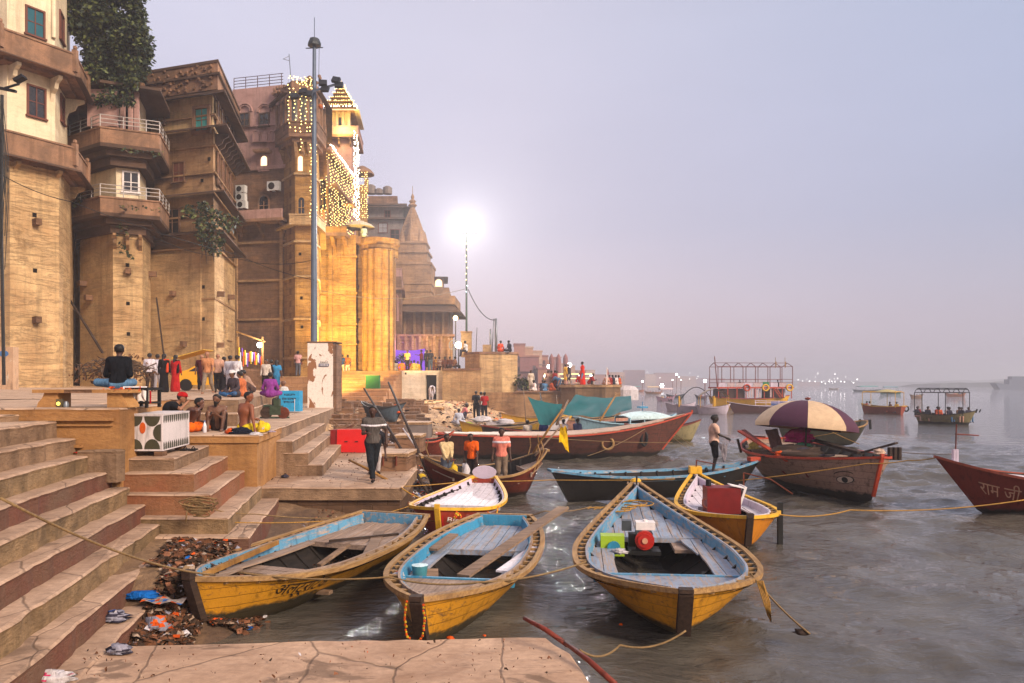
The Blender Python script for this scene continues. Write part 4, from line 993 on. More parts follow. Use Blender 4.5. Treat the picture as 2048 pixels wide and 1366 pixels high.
for s_ in (0.05, LBu * .33, LBu * .68, LBu - .05):
    mb = MB(); A, tt, nn = WBu; mb.box((A[0] + tt[0] * s_ + nn[0] * .55, A[1] + tt[1] * s_ + nn[1] * .55, 17.65), (.2, .2, 3.2)); mb.build('column', s_pink, tB)
winpx(tB, WBu, 243, 276, 205, 262, arch=True, fm=M['white'], pm=M['dark']); winpx(tB, WBu, 248, 276, 346, 384, fm=M['white'], pm=M['glass']); winpx(tB, WBu0, 180, 200, 225, 265, pm=M['dark'])
mb = MB(); mb.box((xat(205, 40.4), 40.4, 18.1), (1.6, .1, 2.0)); mb.build('awning_panel', s_pink, tB)
holes(tB, WB, [(255, 530), (256, 607), (257, 668)]); holes(tB, WB, [(257, 543)], stub=True); holes(tB, WB2, [(298, 548)], stub=True); holes(tB, WB0, [(184, 596), (172, 568)], stub=True)
# C: big corner building with three eaves
pC = pl((296, 45.5), (429, 44), (470, 51.2), (300, 52.5))
tC = thing('corner_building', 'weathered ochre corner building with a teal window and deep dark eaves', 'building', (-19, 47, 2.7))
body(tC, pC, 2.2, 11.2, s_tan, 'base'); body(tC, offset_poly(pC, -.08), 11.2, 14.6, s_tan2, 'middle_wall'); body(tC, offset_poly(pC, -.1), 14.6, 18.4, s_tan2, 'middle_wall'); body(tC, offset_poly(pC, -.15), 18.4, 20.3, s_ochre, 'upper_wall')
WC, LC = wf(pC[0], pC[1]); WC2, LC2 = wf(pC[1], pC[2])
mb = MB(); mb.wbox(WC, -.1, LC - .9, 4, 11, .0, .12); mb.build('buttress', s_tan, tC)
chajja(tC, pC, 18.3, .95, .35, .1, s_dark); chajja(tC, pC, 14.5, .75, .25, .09, s_dark); chajja(tC, pC, 12.2, .7, .25, .09, s_dark); chajja(tC, pC, 20.25, .8, .3, .12, s_dark)
for k_ in range(9): 
    s_ = .3 + k_ * LC2 / 9; brackets(tC, WC2, [s_], 18.0, .75, .75, .12, s_dark)
body(tC, offset_poly(pC, .25), 20.4, 21.95, s_ledge, 'roof_parapet'); band(tC, pC, 21.2, .12, .4, s_dark); band(tC, pC, 21.95, .15, .3, s_dark)
sk_ = MB()
for i in range(70):
    s_ = rnd.uniform(0, LC); sk_.ball((WC[0][0] + WC[1][0] * s_ + rnd.uniform(-.1, .1), WC[0][1] + WC[1][1] * s_ - .3, rnd.uniform(20.5, 21.9)), rnd.uniform(.06, .15), 5)
sk_.build('crumbled_moulding', s_brn, tC)
winpx(tC, WC, 392, 416, 218, 262, fm=s_ledge, pm=m_teal, fw=.2, proud=.1); winpx(tC, WC, 348, 368, 326, 363, fm=s_brn, pm=m_frame); winpx(tC, WC, 332, 358, 420, 470, fm=s_brn, pm=M['dark']); winpx(tC, WC, 305, 328, 205, 250, fm=s_ledge, pm=m_wgrey)
for k_ in range(5): window(tC, WC2, .8 + k_ * 1.35, 1.35 + k_ * 1.35, 18.75, 19.85, fm=s_ledge, pm=m_wgrey if k_ % 2 else plain('blue_door', lin(70, 90, 120)), arch=True, fw=.1)
for k_ in range(4): window(tC, WC2, .9 + k_ * 1.5, 1.5 + k_ * 1.5, 15.2, 16.8, fm=s_brn, pm=m_frame, arch=True, fw=.1)
for z_, d_ in ((11.2, .16), (13.1, .06), (15.6, .07), (17.2, .07), (19.0, .05), (8.2, .05)): band(tC, pC, z_, .1, d_, s_tan2)
holes(tC, WC, [(334, 573), (407, 574), (333, 636), (407, 638), (350, 512), (418, 318), (404, 361)]); holes(tC, WC, [(352, 588), (373, 688)], stub=True); holes(tC, WC2, [(435, 588), (456, 594), (434, 690)], stub=True)
mb = MB(); mb.wbox(WC2, LC2 * .55, LC2 * .82, wz(WC2, 4, 680), wz(WC2, 4, 636), -.02, .08); mb.build('wall_plaque', s_tan, tC)
mb = MB(); mb.tube([P(313, 595, 44.6), P(328, 712, 44.2)], .05, 5); mb.build('loose_pipe', M['woodd'], tC)
# D: mauve building above brown wall, AC units
pD = pl((462, 54), (572, 53), (576, 62), (462, 62))
tD = thing('mauve_building', 'mauve plastered upper house with twin arched windows and air conditioners on a brown stone base', 'building', (-19, 56, 3.5))
zD = zat(338, 53.5); body(tD, pD, 3, zD, s_brn, 'base'); body(tD, offset_poly(pD, -.1), zD, zat(173, 53.5), s_pink, 'upper_wall'); WD, LD = wf(pD[0], pD[1])
band(tD, pD, zD - .1, .25, .18, s_pink); band(tD, pD, zat(248, 53), .1, .06, s_pink); 
for y_, d_ in ((485, .15), (562, .15), (640, .12)): band(tD, pD, zat(y_, 53), .16, d_, s_tan2)
railing(tD, [(p[0], p[1]) for p in offset_poly(pD, -.2)[:2]], zat(172, 53.4), .85, plain('dark_rail', lin(88, 66, 70), .6), 4, .95)
for a, b in ((480, 498), (520, 537)):
    winpx(tD, WD, a, b, 228, 252, fm=s_dark, pm=M['glass'], fw=.08, name='window')
    s0, s1 = wx(WD, a), wx(WD, b); c_ = (s0 + s1) / 2; z = wz(WD, c_, 226)
    for r_, w_ in ((.55, .07), (.42, .05)):
        mb = MB(); 
        for i in range(10):
            u1, u2_ = math.pi * i / 10, math.pi * (i + 1) / 10
            mb.wpoly(WD, [(c_ + r_ * math.cos(q), z + .1 + r_ * math.sin(q)) for q in (u1,)] + [(c_ + (r_ + w_) * math.cos(q), z + .1 + (r_ + w_) * math.sin(q)) for q in (u1, u2_)] + [(c_ + r_ * math.cos(u2_), z + .1 + r_ * math.sin(u2_))], -.11, .04)
        mb.build('arch_moulding', s_pink, tD)
for a in (507, 523, 539): winpx(tD, WD, a, a + 11, 262, 283, fm=s_pink, pm=s_pink, arch=True, mull=0, fw=.06, name='blind_arch')
winpx(tD, WD, 522, 535, 312, 340, fm=s_pink, pm=m_lit, arch=True, fw=.12, mull=0); mb = MB(); s_ = wx(WD, 528); mb.wbox(WD, s_ - .6, s_ + .6, zat(303, 53), zat(298, 53), -.1, .5); mb.build('hood', s_ledge, tD)
winpx(tD, WD, 519, 537, 392, 420, fm=s_ledge, pm=M['glass'], arch=True, fw=.12)
bz = zat(438, 52.5); mb = MB(); sA, sB = wx(WD, 476), wx(WD, 580); mb.wbox(WD, sA, sB, bz - .2, bz, 0, 1.1); mb.build('balcony_slab', s_ledge, tD)
mb = MB(); mb.wbox(WD, sA, sB, bz + .003, bz + .62, 1.0, 1.1); mb.build('parapet', s_pink, tD); brackets(tD, WD, [sA + .3, (sA + sB) / 2, sB - .3], bz - .2, 1.0, 1.1, .18, s_brn)
def ac(px, py, w_):
    s_ = wx(WD, px); z = wz(WD, s_, py); mb = MB(); mb.wbox(WD, s_ - w_ / 2, s_ + w_ / 2, z - w_ * .36, z + w_ * .36, .15, .5)
    A, tt, nn = WD; o = tag(mb.build('air_conditioner', plain('ac_case', lin(200, 196, 194), .5)), {375: 'white air conditioner alone on its bracket under the mauve wall'}.get(py, 'white air conditioner ' + {381: 'topmost', 397: 'middle one', 412: 'lowest'}.get(py, '') + ' of the stack of three'), 'air conditioner', 'air conditioners on the brown wall')
    mb = MB(); mb.wpoly(WD, [(s_ - w_ * .12 + w_ * .28 * math.cos(q), z + w_ * .28 * math.sin(q)) for q in [i * math.pi / 6 for i in range(12)]], .5, .515); mb.build('fan_grille', M['dark'], o)
    mb = MB(); mb.wbox(WD, s_ - w_ * .3, s_ - w_ * .2, z - w_ * .42, z - w_ * .365, -.1, .5); mb.wbox(WD, s_ + w_ * .2, s_ + w_ * .3, z - w_ * .42, z - w_ * .365, -.1, .5); mb.build('bracket', M['rust'], o)
for a in ((488, 381, .72), (488, 397, .72), (490, 412, .72), (553, 375, .9)): ac(*a)
for px_ in (473, 564): mb = MB(); s_ = wx(WD, px_); mb.wbox(WD, s_ - .12, s_ + .12, 4.3, bz - .2, 0, .14); mb.build('pilaster', s_tan2, tD)
# E: octagonal turret strung with lights
pE = pl((566, 53.2), (590, 51.4), (622, 51.4), (637, 53.6), (640, 60), (566, 60))
tE = thing('corner_turret', 'lamp-lit octagonal turret with a white windowed gallery behind the tall mast', 'building', (-14.8, 54, 4))
body(tE, pE, 3.2, zat(262, 51.4), s_gold); WE, LE = wf(pE[1], pE[2]); WE0, LE0 = wf(pE[0], pE[1])
zg0 = zat(268, 51); gal = offset_poly(pE, .55)
mb = MB(); mb.prism(gal, zg0 - .2, zg0); mb.prism(offset_poly(pE, .3), zg0 - .5, zg0 - .203); mb.build('gallery_slab', s_ledge, tE); parapet(tE, gal[:4], zg0, .75, .12, s_brn)
zr_ = zat(190, 51); body(tE, pE, zg0, zr_, plain('gallery_white', lin(176, 176, 170), .7)); 
for i in range(3):
    W_, L_ = wf(gal[i], gal[i + 1])
    for k_ in range(4): mb = MB(); s_ = .06 + (L_ - .12) * k_ / 3; mb.wbox(W_, s_ - .08, s_ + .08, zg0 + .85, zr_, -.2, -.04); mb.build('column', s_ledge, tE)
chajja(tE, offset_poly(pE, .5), zr_ + .15, .45, .18, .08, s_dark); body(tE, offset_poly(pE, .3), zr_ + .1, zat(160, 51), s_ledge, 'roof_parapet')
for i in range(26): 
    pass
mb = MB()
for i in range(60): p = Vector(gal[0]).lerp(Vector(gal[2]), rnd.random()); mb.ball((p[0] + rnd.uniform(-.3, .3), p[1] + rnd.uniform(-.2, .4), zat(160, 51) + rnd.uniform(-.3, .25)), rnd.uniform(.08, .2), 5)
mb.build('crest_moulding', s_ledge, tE)
brackets(tE, WE, [.1, LE * .5, LE - .1], zg0 - .5, .3, .9, .18); brackets(tE, WE0, [.2, LE0 * .6], zg0 - .5, .3, .9, .18)
winpx(tE, WE, 596, 606, 312, 343, fm=s_gold, pm=m_lit, arch=True, fw=.1, mull=0); winpx(tE, WE, 597, 609, 395, 430, fm=s_gold, pm=M['glass'], arch=True, fw=.12)
for y_ in (350, 485, 555, 640, 718): band(tE, pE, zat(y_, 51.4), .14, .12, s_tan)
parapet(tE, offset_poly(pE, .5)[1:4], zat(448, 51.4), .5, .12, s_tan); mb = MB(); mb.prism(offset_poly(pE, .5), zat(452, 51.4), zat(448, 51.4)); mb.build('balcony_slab', s_tan, tE)
holes(tE, WE, [(600, 508), (603, 596), (604, 654)]); 
mb = MB()
for x_, y_, d_ in ((583, 160, 0),): 
    a = P(583, 175, 52); mb.tube([a, P(578, 108, 52)], .03, 5); mb.tube([P(566, 118, 52), P(580, 122, 52)], .02, 5); mb.tube([P(566, 118, 52), P(579, 112, 52)], .015, 5)
tag(mb.build('aerial', M['metal']), 'thin bent television aerial above the lamp-lit turret', 'aerial')
# G: golden palace wall, side wing, chhatri tower
pG = pl((628, 62), (712, 62), (712, 66), (628, 66))
tG = thing('palace_wall', 'tall floodlit golden palace wall behind the mast', 'building', (-14.5, 63, 4.3))
zG = zat(470, 62); body(tG, pG, 4, zG, s_gold); WG, LG = wf(pG[0], pG[1]); body(tG, pl((700, 63.2), (735, 63.2), (740, 68), (700, 68)), 4, zG, s_brn, 'recess_wall')
for y_ in (515, 588, 650, 690): band(tG, pG, zat(y_, 62), .14, .1, s_gold)
mb = MB(); s_ = wx(WG, 658); mb.wbox(WG, s_, s_ + .3, 4.3, zG, 0, .25); mb.build('pilaster', s_gold, tG)
mb = MB(); sA, sB = wx(WG, 640), wx(WG, 700); mb.wbox(WG, sA, sB, zG - .3, zG - .05, 0, 1.3); mb.build('balcony_slab', s_ledge, tG); brackets(tG, WG, [sA + .3, (sA + sB) / 2, sB - .3], zG - .3, 1.2, 1.6, .3, s_gold)
mb = MB(); mb.wbox(WG, sA, sB, zG - .05, zG + .45, 1.18, 1.3); mb.build('parapet', s_gold, tG)
pW = [(xat(560, 62.5), 62.6), (-15.6, 62.6), (-15.75, 71.5), (-20, 71.5)]
zW = 23.2; wing = thing('palace_wing', 'yellow palace wing hung with curtains of light strings', 'building', (-17, 67, 15)); body(wing, pW, 15.5, zW - .4, s_ledge); chajja(wing, pW, zW - .4, .5, .2, .1, s_ledge); WW, LW = wf(pW[1], pW[2]); WW0, LW0 = wf(pW[0], pW[1])
for k_ in range(4): window(wing, WW, 1 + k_ * 2.1, 2 + k_ * 2.1, 17.0, 19.6, fm=s_gold, pm=M['dark'], arch=True, fw=.15)
winpx(wing, WW0, 640, 652, 360, 420, fm=s_gold, pm=M['dark'], arch=True, fw=.1)
mb = MB(); mb.wbox(WW, .2, LW, 19.9, 20.1, 0, .9); mb.build('ledge', s_ledge, wing)
pT = pl((655, 72), (704, 72), (712, 76), (660, 76)); tT = thing('kiosk_tower', 'slender palace tower crowned by a brightly lit stepped kiosk', 'building', (-16, 74, 15))
zb = zat(278, 72); body(tT, pT, 14, zb, s_pink); WT, LT = wf(pT[0], pT[1]); WT2, LT2 = wf(pT[1], pT[2]); band(tT, pT, zb, .25, .7, s_ledge, 'balcony_slab'); parapet(tT, offset_poly(pT, .65)[:3], zb + .25, .7, .12, s_pink); brackets(tT, WT, [.1, LT / 2, LT - .1], zb, .6, .8, .14)
pk = offset_poly(pT, -.15); zk = zat(222, 72); body(tT, offset_poly(pT, -.35), zb + .25, zk, s_cream, 'kiosk_wall')
Wk, Lk = wf(*offset_poly(pT, -.35)[:2]); window(tT, Wk, Lk / 2 - .28, Lk / 2 + .28, zb + .8, zb + 2.2, fm=s_cream, pm=M['glass'], mull=0)
for k_ in range(4): W_, L_ = wf(pk[0], pk[1]); mb = MB(); mb.wbox(W_, .05 + (L_ - .35) * k_ / 3, .3 + (L_ - .35) * k_ / 3, zb + .25, zk, -.2, 0); mb.build('column', s_cream, tT)
chajja(tT, offset_poly(pT, .0), zk + .1, .75, .3, .1, s_cream); z = zk
tiers = []
for i, (off, hh_) in enumerate(((.35, .62), (.05, .62), (-.25, .6), (-.5, .6), (-.72, .55), (-.9, .5))):
    mb = MB(); mb.prism(offset_poly(pT, off - .12), z, z + hh_ * .62, taper=offset_poly(pT, off - .2)); mb.prism(offset_poly(pT, off), z + hh_ * .62, z + hh_ * .8); mb.build('roof_tier', s_gold, tT); tiers.append((off, z + hh_ * .8)); z += hh_ * .8
mb = MB(); cx_, cy_ = sum(p[0] for p in pT) / 4, sum(p[1] for p in pT) / 4; mb.lathe((cx_, cy_, z), [(.12, 0), (.2, .2), (.06, .45), (.1, .6), (.02, 1.0)], 8); mb.build('finial', s_cream, tT)
window(tT, WT2, .8, 1.5, 21, 23, fm=s_gold, pm=M['dark'], arch=True); window(tT, WT2, .8, 1.5, 17, 19, fm=s_gold, pm=M['dark'], arch=True)
pV = pl((708, 77), (731, 77), (735, 80), (712, 80)); tV = thing('domed_turret', 'small round roofed turret beyond the kiosk tower', 'building', (-15.5, 78, 14)); zv = zat(338, 77); body(tV, pV, 13, zv - 1.6, s_gold); 
for p in pV: mb = MB(); mb.box((p[0], p[1], zv - .9), (.2, .2, 1.5)); mb.build('column', s_gold, tV)
mb = MB(); mb.lathe(((pV[0][0] + pV[1][0]) / 2, 78.4, zv - .2), [(1.25, 0), (1.2, .12), (.9, .5), (.4, .8), (.05, .95)], 12); mb.build('dome', s_ledge, tV, smooth=True)
# bastion of clustered round shafts
tS = thing('clustered_bastion', 'floodlit bastion of clustered round shafts with a carved flaring crown', 'building', (-12, 64, 4.3))
zc = zat(500, 62)
for px_, r_, Y_ in ((732, .27, 62.3), (743, .34, 61.8), (756, .36, 61.5), (769, .34, 61.8), (780, .29, 62.4)):
    mb = MB(); mb.lathe((xat(px_, Y_), Y_, 4.0), [(r_ * 1.1, 0), (r_ * 1.1, .5), (r_, .7), (r_, zc - 4.0)], 14); mb.build('round_shaft', s_gold, tS, smooth=True)
body(tS, pl((724, 62.9), (789, 62.9), (792, 70), (724, 70)), 4, zc, s_gold, 'core')
mb = MB(); cxx = xat(757, 63); mb.lathe((cxx, 63.4, zc - .2), [(1.25, -.3), (1.3, .0), (1.45, .12), (1.45, .3), (1.6, .45), (1.6, .7), (1.72, .8), (1.72, 1.25), (1.6, 1.27), (1.6, 1.2)], 20, sq=.9); mb.build('crown', s_gold, tS)
for i in range(16):
    a = math.pi + math.pi * i / 15; mb = MB(); mb.box((cxx + 1.5 * math.cos(a), 63.4 + 1.35 * math.sin(a), zc - .15), (.16, .3, .6), a); mb.build('bracket', s_gold, tS)
# terrace floor above, umbrella shade
body(tG, pl((560, 62.5), (760, 62.5), (770, 80), (560, 80)), zG - .6, zG, s_ledge, 'terrace_floor')
uc = P(718, 447, 63); um = thing('terrace_parasol', 'wide cream parasol shading a seated man on the palace terrace', 'parasol', (uc.x, uc.y, zG))
mb = MB(); mb.lathe((uc.x, uc.y, uc.z - .1), [(1.35, -.25), (1.0, .05), (.5, .25), (.05, .38)], 10); mb.build('shade', cloth(214, 196, 170), um); mb = MB(); mb.tube([(uc.x, uc.y, zG), (uc.x, uc.y, uc.z + .3)], .05, 6); mb.build('pole', M['woodd'], um)
# H: dark buildings further back
tH = thing('concrete_house', 'dark unfinished concrete house with tanks on its roof behind the temple spire', 'building', (-17, 95, 12))
pH = pl((736, 95), (806, 95), (808, 104), (736, 104)); body(tH, pH, 10, zat(412, 95), s_grey); pH2 = pl((736, 96), (795, 96), (797, 104), (736, 104)); body(tH, pH2, zat(412, 95), zat(388, 95), s_brn, 'upper_wall'); band(tH, pH, zat(412, 95), .2, .5, s_dark); band(tH, pH, zat(440, 95), .2, .6, s_dark); chajja(tH, pH, zat(413, 95), .9, .3, .1, s_dark)
WH, LH = wf(pH[0], pH[1]); winpx(tH, WH, 770, 780, 422, 436, pm=M['dark']); winpx(tH, WH, 758, 774, 447, 465, pm=m_wgrey); winpx(tH, WH, 782, 798, 460, 478, pm=M['dark'])
for px_, h_ in ((742, 1.0), (775, .8), (758, .5)): mb = MB(); q = P(px_, 388, 97); mb.lathe((q.x, q.y, q.z), [(.6, 0), (.6, h_), (.3, h_ + .2)], 10); mb.build('water_tank', s_grey, tH)
body(tH, pl((740, 88), (790, 88), (792, 92), (740, 92)), 10, zat(478, 88), s_cream, 'annexe')
# I: temple with curved spire
tI = thing('temple', 'sandstone temple with a tall carved curving spire', 'temple', (xat(823, 90), 91, 4.3))
cX, cY = xat(824, 91), 91.5
def spire(mb, cx, cy, z0, h, r0, n=13, sqz=1):
    rings = []
    for i in range(n + 1):
        t_ = i / n; r_ = r0 * (1 - t_ ** 1.35) * .93 + r0 * .07; st = 1 + .03 * (i % 2); z = z0 + h * t_
        q = []
        for k_ in range(16):
            a = 2 * math.pi * k_ / 16 + math.pi / 16; rr_ = r_ * st * (1.0 if k_ % 4 in (0, 3) else 1.06 if k_ % 2 else .9) ; q.append((cx + rr_ * math.cos(a) * 1.04, cy + rr_ * math.sin(a), z))
        rings.append(q)
    mb.loft(rings, True, True)
zS = zat(532, 90)
body(tI, [(cX - 2.5, cY - 2.5), (cX + 2.5, cY - 2.5), (cX + 2.5, cY + 2.5), (cX - 2.5, cY + 2.5)], 8, zS, s_temple)
mb = MB()
for i, (w_, z_, h_) in enumerate(((2.6, zS, .3), (2.0, zS + .3, 1.2), (2.2, zS + 1.5, .25), (1.8, zS + 1.75, .9), (1.95, zS + 2.65, .25))): mb.prism([(cX - w_, cY - w_), (cX + w_, cY - w_), (cX + w_, cY + w_), (cX - w_, cY + w_)], z_, z_ + h_)
mb.build('cornice', s_temple, tI)
z1 = zS + 2.9; mb = MB(); spire(mb, cX, cY, z1, zat(408, 91) - z1, 1.62, 26); mb.build('main_spire', s_temple, tI)
for dx, dy in ((-1.1, -1.2), (1.1, -1.2), (0, -1.4), (1.35, 0), (-1.35, 0), (1.4, 1)): mb = MB(); spire(mb, cX + dx, cY + dy, z1, 1.7 if dx else 2.9, .38, 10); mb.build('small_spire', s_temple, tI)
zt_ = zat(408, 91) - .3; mb = MB(); mb.lathe((cX, cY, zt_), [(.35, 0), (.55, .25), (.3, .5), (.45, .75), (.15, 1.0), (.22, 1.3), (.04, 1.7), (.03, 2.6)], 10); mb.build('finial', s_temple, tI)
for i in range(5): band(tI, [(cX - 2.5, cY - 2.5), (cX + 2.5, cY - 2.5), (cX + 2.5, cY + 2.5), (cX - 2.5, cY + 2.5)], 11.5 + i * .9, .12, .1, s_temple)
# J: pavilion with projecting roof
pJ = pl((800, 80), (896, 80), (906, 86), (800, 86)); tJ = thing('stone_pavilion', 'square stone hall with a broad projecting roof slab and slanting eave below the temple', 'building', (xat(850, 80), 82, 4.3))
zJ = zat(612, 80); body(tJ, pJ, 4, zJ, s_brn); band(tJ, pJ, zJ + .1, .9, .8, s_temple, 'roof_parapet'); chajja(tJ, offset_poly(pJ, .3), zJ + .1, 1.2, .9, .1, s_dark); band(tJ, pJ, 7.5, .25, .15, s_temple); 
for i in range(5): mb = MB(); WJ, LJ = wf(pJ[0], pJ[1]); s_ = LJ * (i + .5) / 5; mb.wbox(WJ, s_ - .12, s_ + .12, 7.8, zJ, 0, .15); mb.build('pilaster', s_temple, tJ)
pJ2 = pl((838, 92), (898, 92), (902, 100), (838, 100)); tJ2 = thing('stone_house', 'grey brown house with an arched roof terrace between spire and sky', 'building', (xat(870, 92), 94, 4)); body(tJ2, pJ2, 4, zat(575, 92), s_temple); body(tJ2, pl((866, 93), (888, 93), (888, 98), (866, 98)), zat(575, 92), zat(552, 92), s_brn, 'upper_room'); chajja(tJ2, pl((866, 93), (888, 93), (888, 98), (866, 98)), zat(552, 92), .5, .1, .08, s_dark)
WQ, LQ = wf(*pl((866, 93), (888, 93))); window(tJ2, WQ, .3, 1.1, zat(573, 93), zat(565, 93), fm=s_cream, pm=m_lit, arch=True, mull=0)
pK = pl((776, 72), (803, 72), (806, 84), (776, 84)); tK = thing('stone_house', 'narrow mauve parapeted house wedged between the bastion and the stone hall', 'building', (xat(790, 72), 75, 4.3)); body(tK, pK, 4, zat(553, 72), s_brn); parapet(tK, pK[:3], zat(553, 72), .7, .2, s_pink); band(tK, pK, zat(580, 72), .2, .3, s_ledge); WK, LK = wf(pK[0], pK[1]); winpx(tK, WK, 787, 795, 590, 640, fm=s_pink, pm=s_ledge, arch=True, mull=0)
mb = MB(); q = P(783, 553, 72); mb.ball((q.x, q.y, q.z + 1.0), .35, 8); mb.build('knob', s_pink, tK)
pL = pl((776, 70), (905, 70), (905, 71.5), (776, 71.5)); tL = thing('retaining_wall', 'long buttressed retaining wall washed by purple light', 'wall', (xat(840, 70), 70, 4.3)); body(tL, pL, 4, zat(672, 70), s_tan2); WL, LL = wf(pL[0], pL[1])
for i in range(9): mb = MB(); s_ = LL * (i + .5) / 9; mb.wbox(WL, s_ - .12, s_ + .12, 4.33, zat(672, 70), 0, .22); mb.build('buttress', s_tan2, tL)
band(tL, pL, zat(673, 70), .2, .2, s_ledge)
# ---- white changing room, river walls, round bastion
s_wh = stone('whitewash', lin(224, 208, 188), lin(196, 170, 142), .32, .75, .5, .3, 1, 0, .8)
wr = thing('changing_room', 'whitewashed block with a dark doorway set in the river wall', 'building', (xat(840, 61.6), 62, 1.9))
Wq, Lq = wf((xat(797, 61.6), 61.6), (xat(885, 61.6), 61.6)); dA, dB = wx(Wq, 851), wx(Wq, 873); zd = zat(750, 61.6); zt2 = zat(741, 61.6)
mb = MB(); mb.wbox(Wq, 0, dA, 1.7, zt2, -.8, 0); mb.wbox(Wq, dB, Lq, 1.7, zt2, -.8, 0); mb.wbox(Wq, dA, dB, zd, zt2, -.8, 0); mb.build('wall', s_wh, wr); mb = MB(); mb.wbox(Wq, dA, dB, 1.7, zd, -.8, -.7); mb.build('doorway', M['dark'], wr)
mb = MB(); mb.wbox(Wq, wx(Wq, 810), wx(Wq, 813), zat(749, 61.6), zat(745, 61.6), 0, .02); mb.build('vent', M['dark'], wr)
W1 = thing('river_wall', 'tan river wall between the whitewashed block and the round bastion', 'wall', (-5, 61.5, 1)); mb = MB(); mb.prism([(xat(885, 61.2), 61.2), (xat(962, 60), 60), (xat(962, 60), 66), (xat(885, 61), 66)], -.5, 4.35); mb.build('body', s_tan, W1); mb = MB(); mb.prism([(xat(885, 61.1), 61.1), (xat(962, 59.9), 59.9), (xat(962, 60), 66), (xat(885, 61), 66)], 4.36, 4.5); mb.build('coping', s_ledge, W1)
ct = (xat(983, 63), 63); oc = lambda r_, a0=R(22.5): [(ct[0] + r_ * math.cos(a0 + i * math.pi / 4), ct[1] + r_ * math.sin(a0 + i * math.pi / 4)) for i in range(8)]
W2 = thing('octagonal_bastion', 'octagonal tan bastion with people sitting on its rim', 'wall', (ct[0], ct[1], 0)); zB = zat(708, 61)
mb = MB(); mb.prism(oc(2.35), -.5, zB); mb.build('body', s_tan, W2); mb = MB(); mb.prism(oc(2.45), zB + .003, zB + .18); mb.build('coping', s_ledge, W2); mb = MB(); mb.prism(oc(2.5), 2.4, 2.55); mb.build('string_course', s_ledge, W2)
W3 = thing('river_platform', 'low stone platform crowded with people below the far lights', 'platform', (6, 60, 0)); zp = zat(785, 59.5)
mb = MB(); mb.prism([(xat(960, 60), 60.3), (xat(1030, 59.5), 59.5), (xat(1240, 59.5), 59.5), (xat(1240, 70), 76), (xat(960, 60), 76)], -.5, zp); mb.build('body', s_tan2, W3); mb = MB(); mb.prism([(xat(1030, 59.4), 59.35), (xat(1130, 59.4), 59.35), (xat(1130, 60), 61), (xat(1030, 60), 61)], zp + .003, zp + .12); mb.build('coping', s_ledge, W3)
zp2 = zat(775, 58.5); mb = MB(); mb.prism([(xat(1122, 59), 58.9), (xat(1150, 58), 57.9), (xat(1210, 58), 57.9), (xat(1243, 60), 60.5), (xat(1243, 60), 68), (xat(1122, 60), 68)], -.5, zp2); mb.build('round_end', stone('weathered_wall', lin(136, 104, 76), lin(84, 66, 52), .3, .5, .9, .5), W3); mb = MB(); mb.prism([(xat(1120, 59), 58.8), (xat(1149, 58), 57.8), (xat(1211, 58), 57.8), (xat(1245, 60), 60.4), (xat(1245, 60), 68), (xat(1120, 60), 68)], zp2 + .003, zp2 + .22); mb.build('coping', s_tan2, W3)
pd = P(933, 708, 62.5); ped = thing('lamp_plinth', 'square stone plinth carrying the bright lamp pole on the bastion', 'plinth', (pd.x, pd.y, zB)); mb = MB(); mb.box((pd.x, pd.y, zB + .8), (.85, .85, 2.0)); mb.build('body', s_tan, ped); mb = MB(); mb.box((pd.x, pd.y, zB + 1.87), (.95, .95, .12)); mb.build('cap', s_tan2, ped)
tag(MB().box((xat(974, 62.5), 62.5, zB + .5), (.7, .7, .65)).build('stone_block', s_tan), 'low square block on the bastion top beside the thin poles', 'block')
# ---- pillar with peeling whitewash and the mast
pp_ = P(643, 815, 36); pil = thing('peeling_pillar', 'big square pillar with peeling whitewash and a small blue sign', 'pillar', (pp_.x, pp_.y, 2.05))
nbm = NB('peeling_whitewash', .85); o_ = nbm.tc.outputs['Object']
n1 = nbm.noise(nbm.mapping((1.1, 1.1, .55)), 1.6, 6, .55, .9); f1 = nbm.noise(o_, 9, 5, .7)
cc = nbm.mix(nbm.rng(n1, .545, .56), lin(222, 208, 196), lin(140, 94, 62)); cc = nbm.mix(nbm.rng(f1, .5, .8, 0, .5), cc, lin(120, 90, 66)); m_peel = nbm.fin(cc, nbm.bump(nbm.math('MULTIPLY', n1, 2), .3, .03))
mb = MB(); mb.box((pp_.x - .06, 36.6, 3.55), (1.22, 1.2, 3.3)); mb.build('shaft', m_peel, pil); mb = MB(); mb.box((pp_.x + .63, 36.6, 3.52), (.16, 1.16, 3.24)); mb.build('corner_strip', s_brn, pil)
mb = MB(); mb.box((pp_.x, 36.6, 5.235), (1.42, 1.26, .06)); mb.build('cap', s_brn, pil)
sg = P(648, 730, 35.98); mb = MB(); mb.box((sg.x, 35.97, sg.z), (.47, .03, .13)); b_ = mb.build('sign', plain('sign_blue', lin(44, 60, 96), .5), pil)
mb = MB()
for i in range(9): mb.box((sg.x - .19 + i * .047, 35.953, sg.z), (.03, .004, .045 + .02 * (i % 3)))
mb.build('sign_lettering', M['white'], pil)
me = text_mesh('Zone-II', .13); me.materials.append(M['black']); me.transform(Matrix.Rotation(R(90), 4, 'X')); o = bpy.data.objects.new('lettering', me); C.objects.link(o); o.parent = pil; o.location = (sg.x - .2 - pil.location.x, 35.98 - pil.location.y, sg.z + .1 - pil.location.z)
q0 = P(628, 815, 38.5)
mast = thing('lamp_mast', 'tall grey steel mast with dark floodlights on a cross arm and a lightning rod', 'mast', (q0.x, 38.5, 2.3)); zt3 = zat(92, 38.5)
mb = MB(); mb.tube([(q0.x, 38.5, 2.2), (q0.x, 38.5, 7), (q0.x, 38.5, 13), (q0.x + .02, 38.5, zt3)], [.17, .165, .14, .09], 12); mb.build('pole', M['mast'], mast, smooth=True)
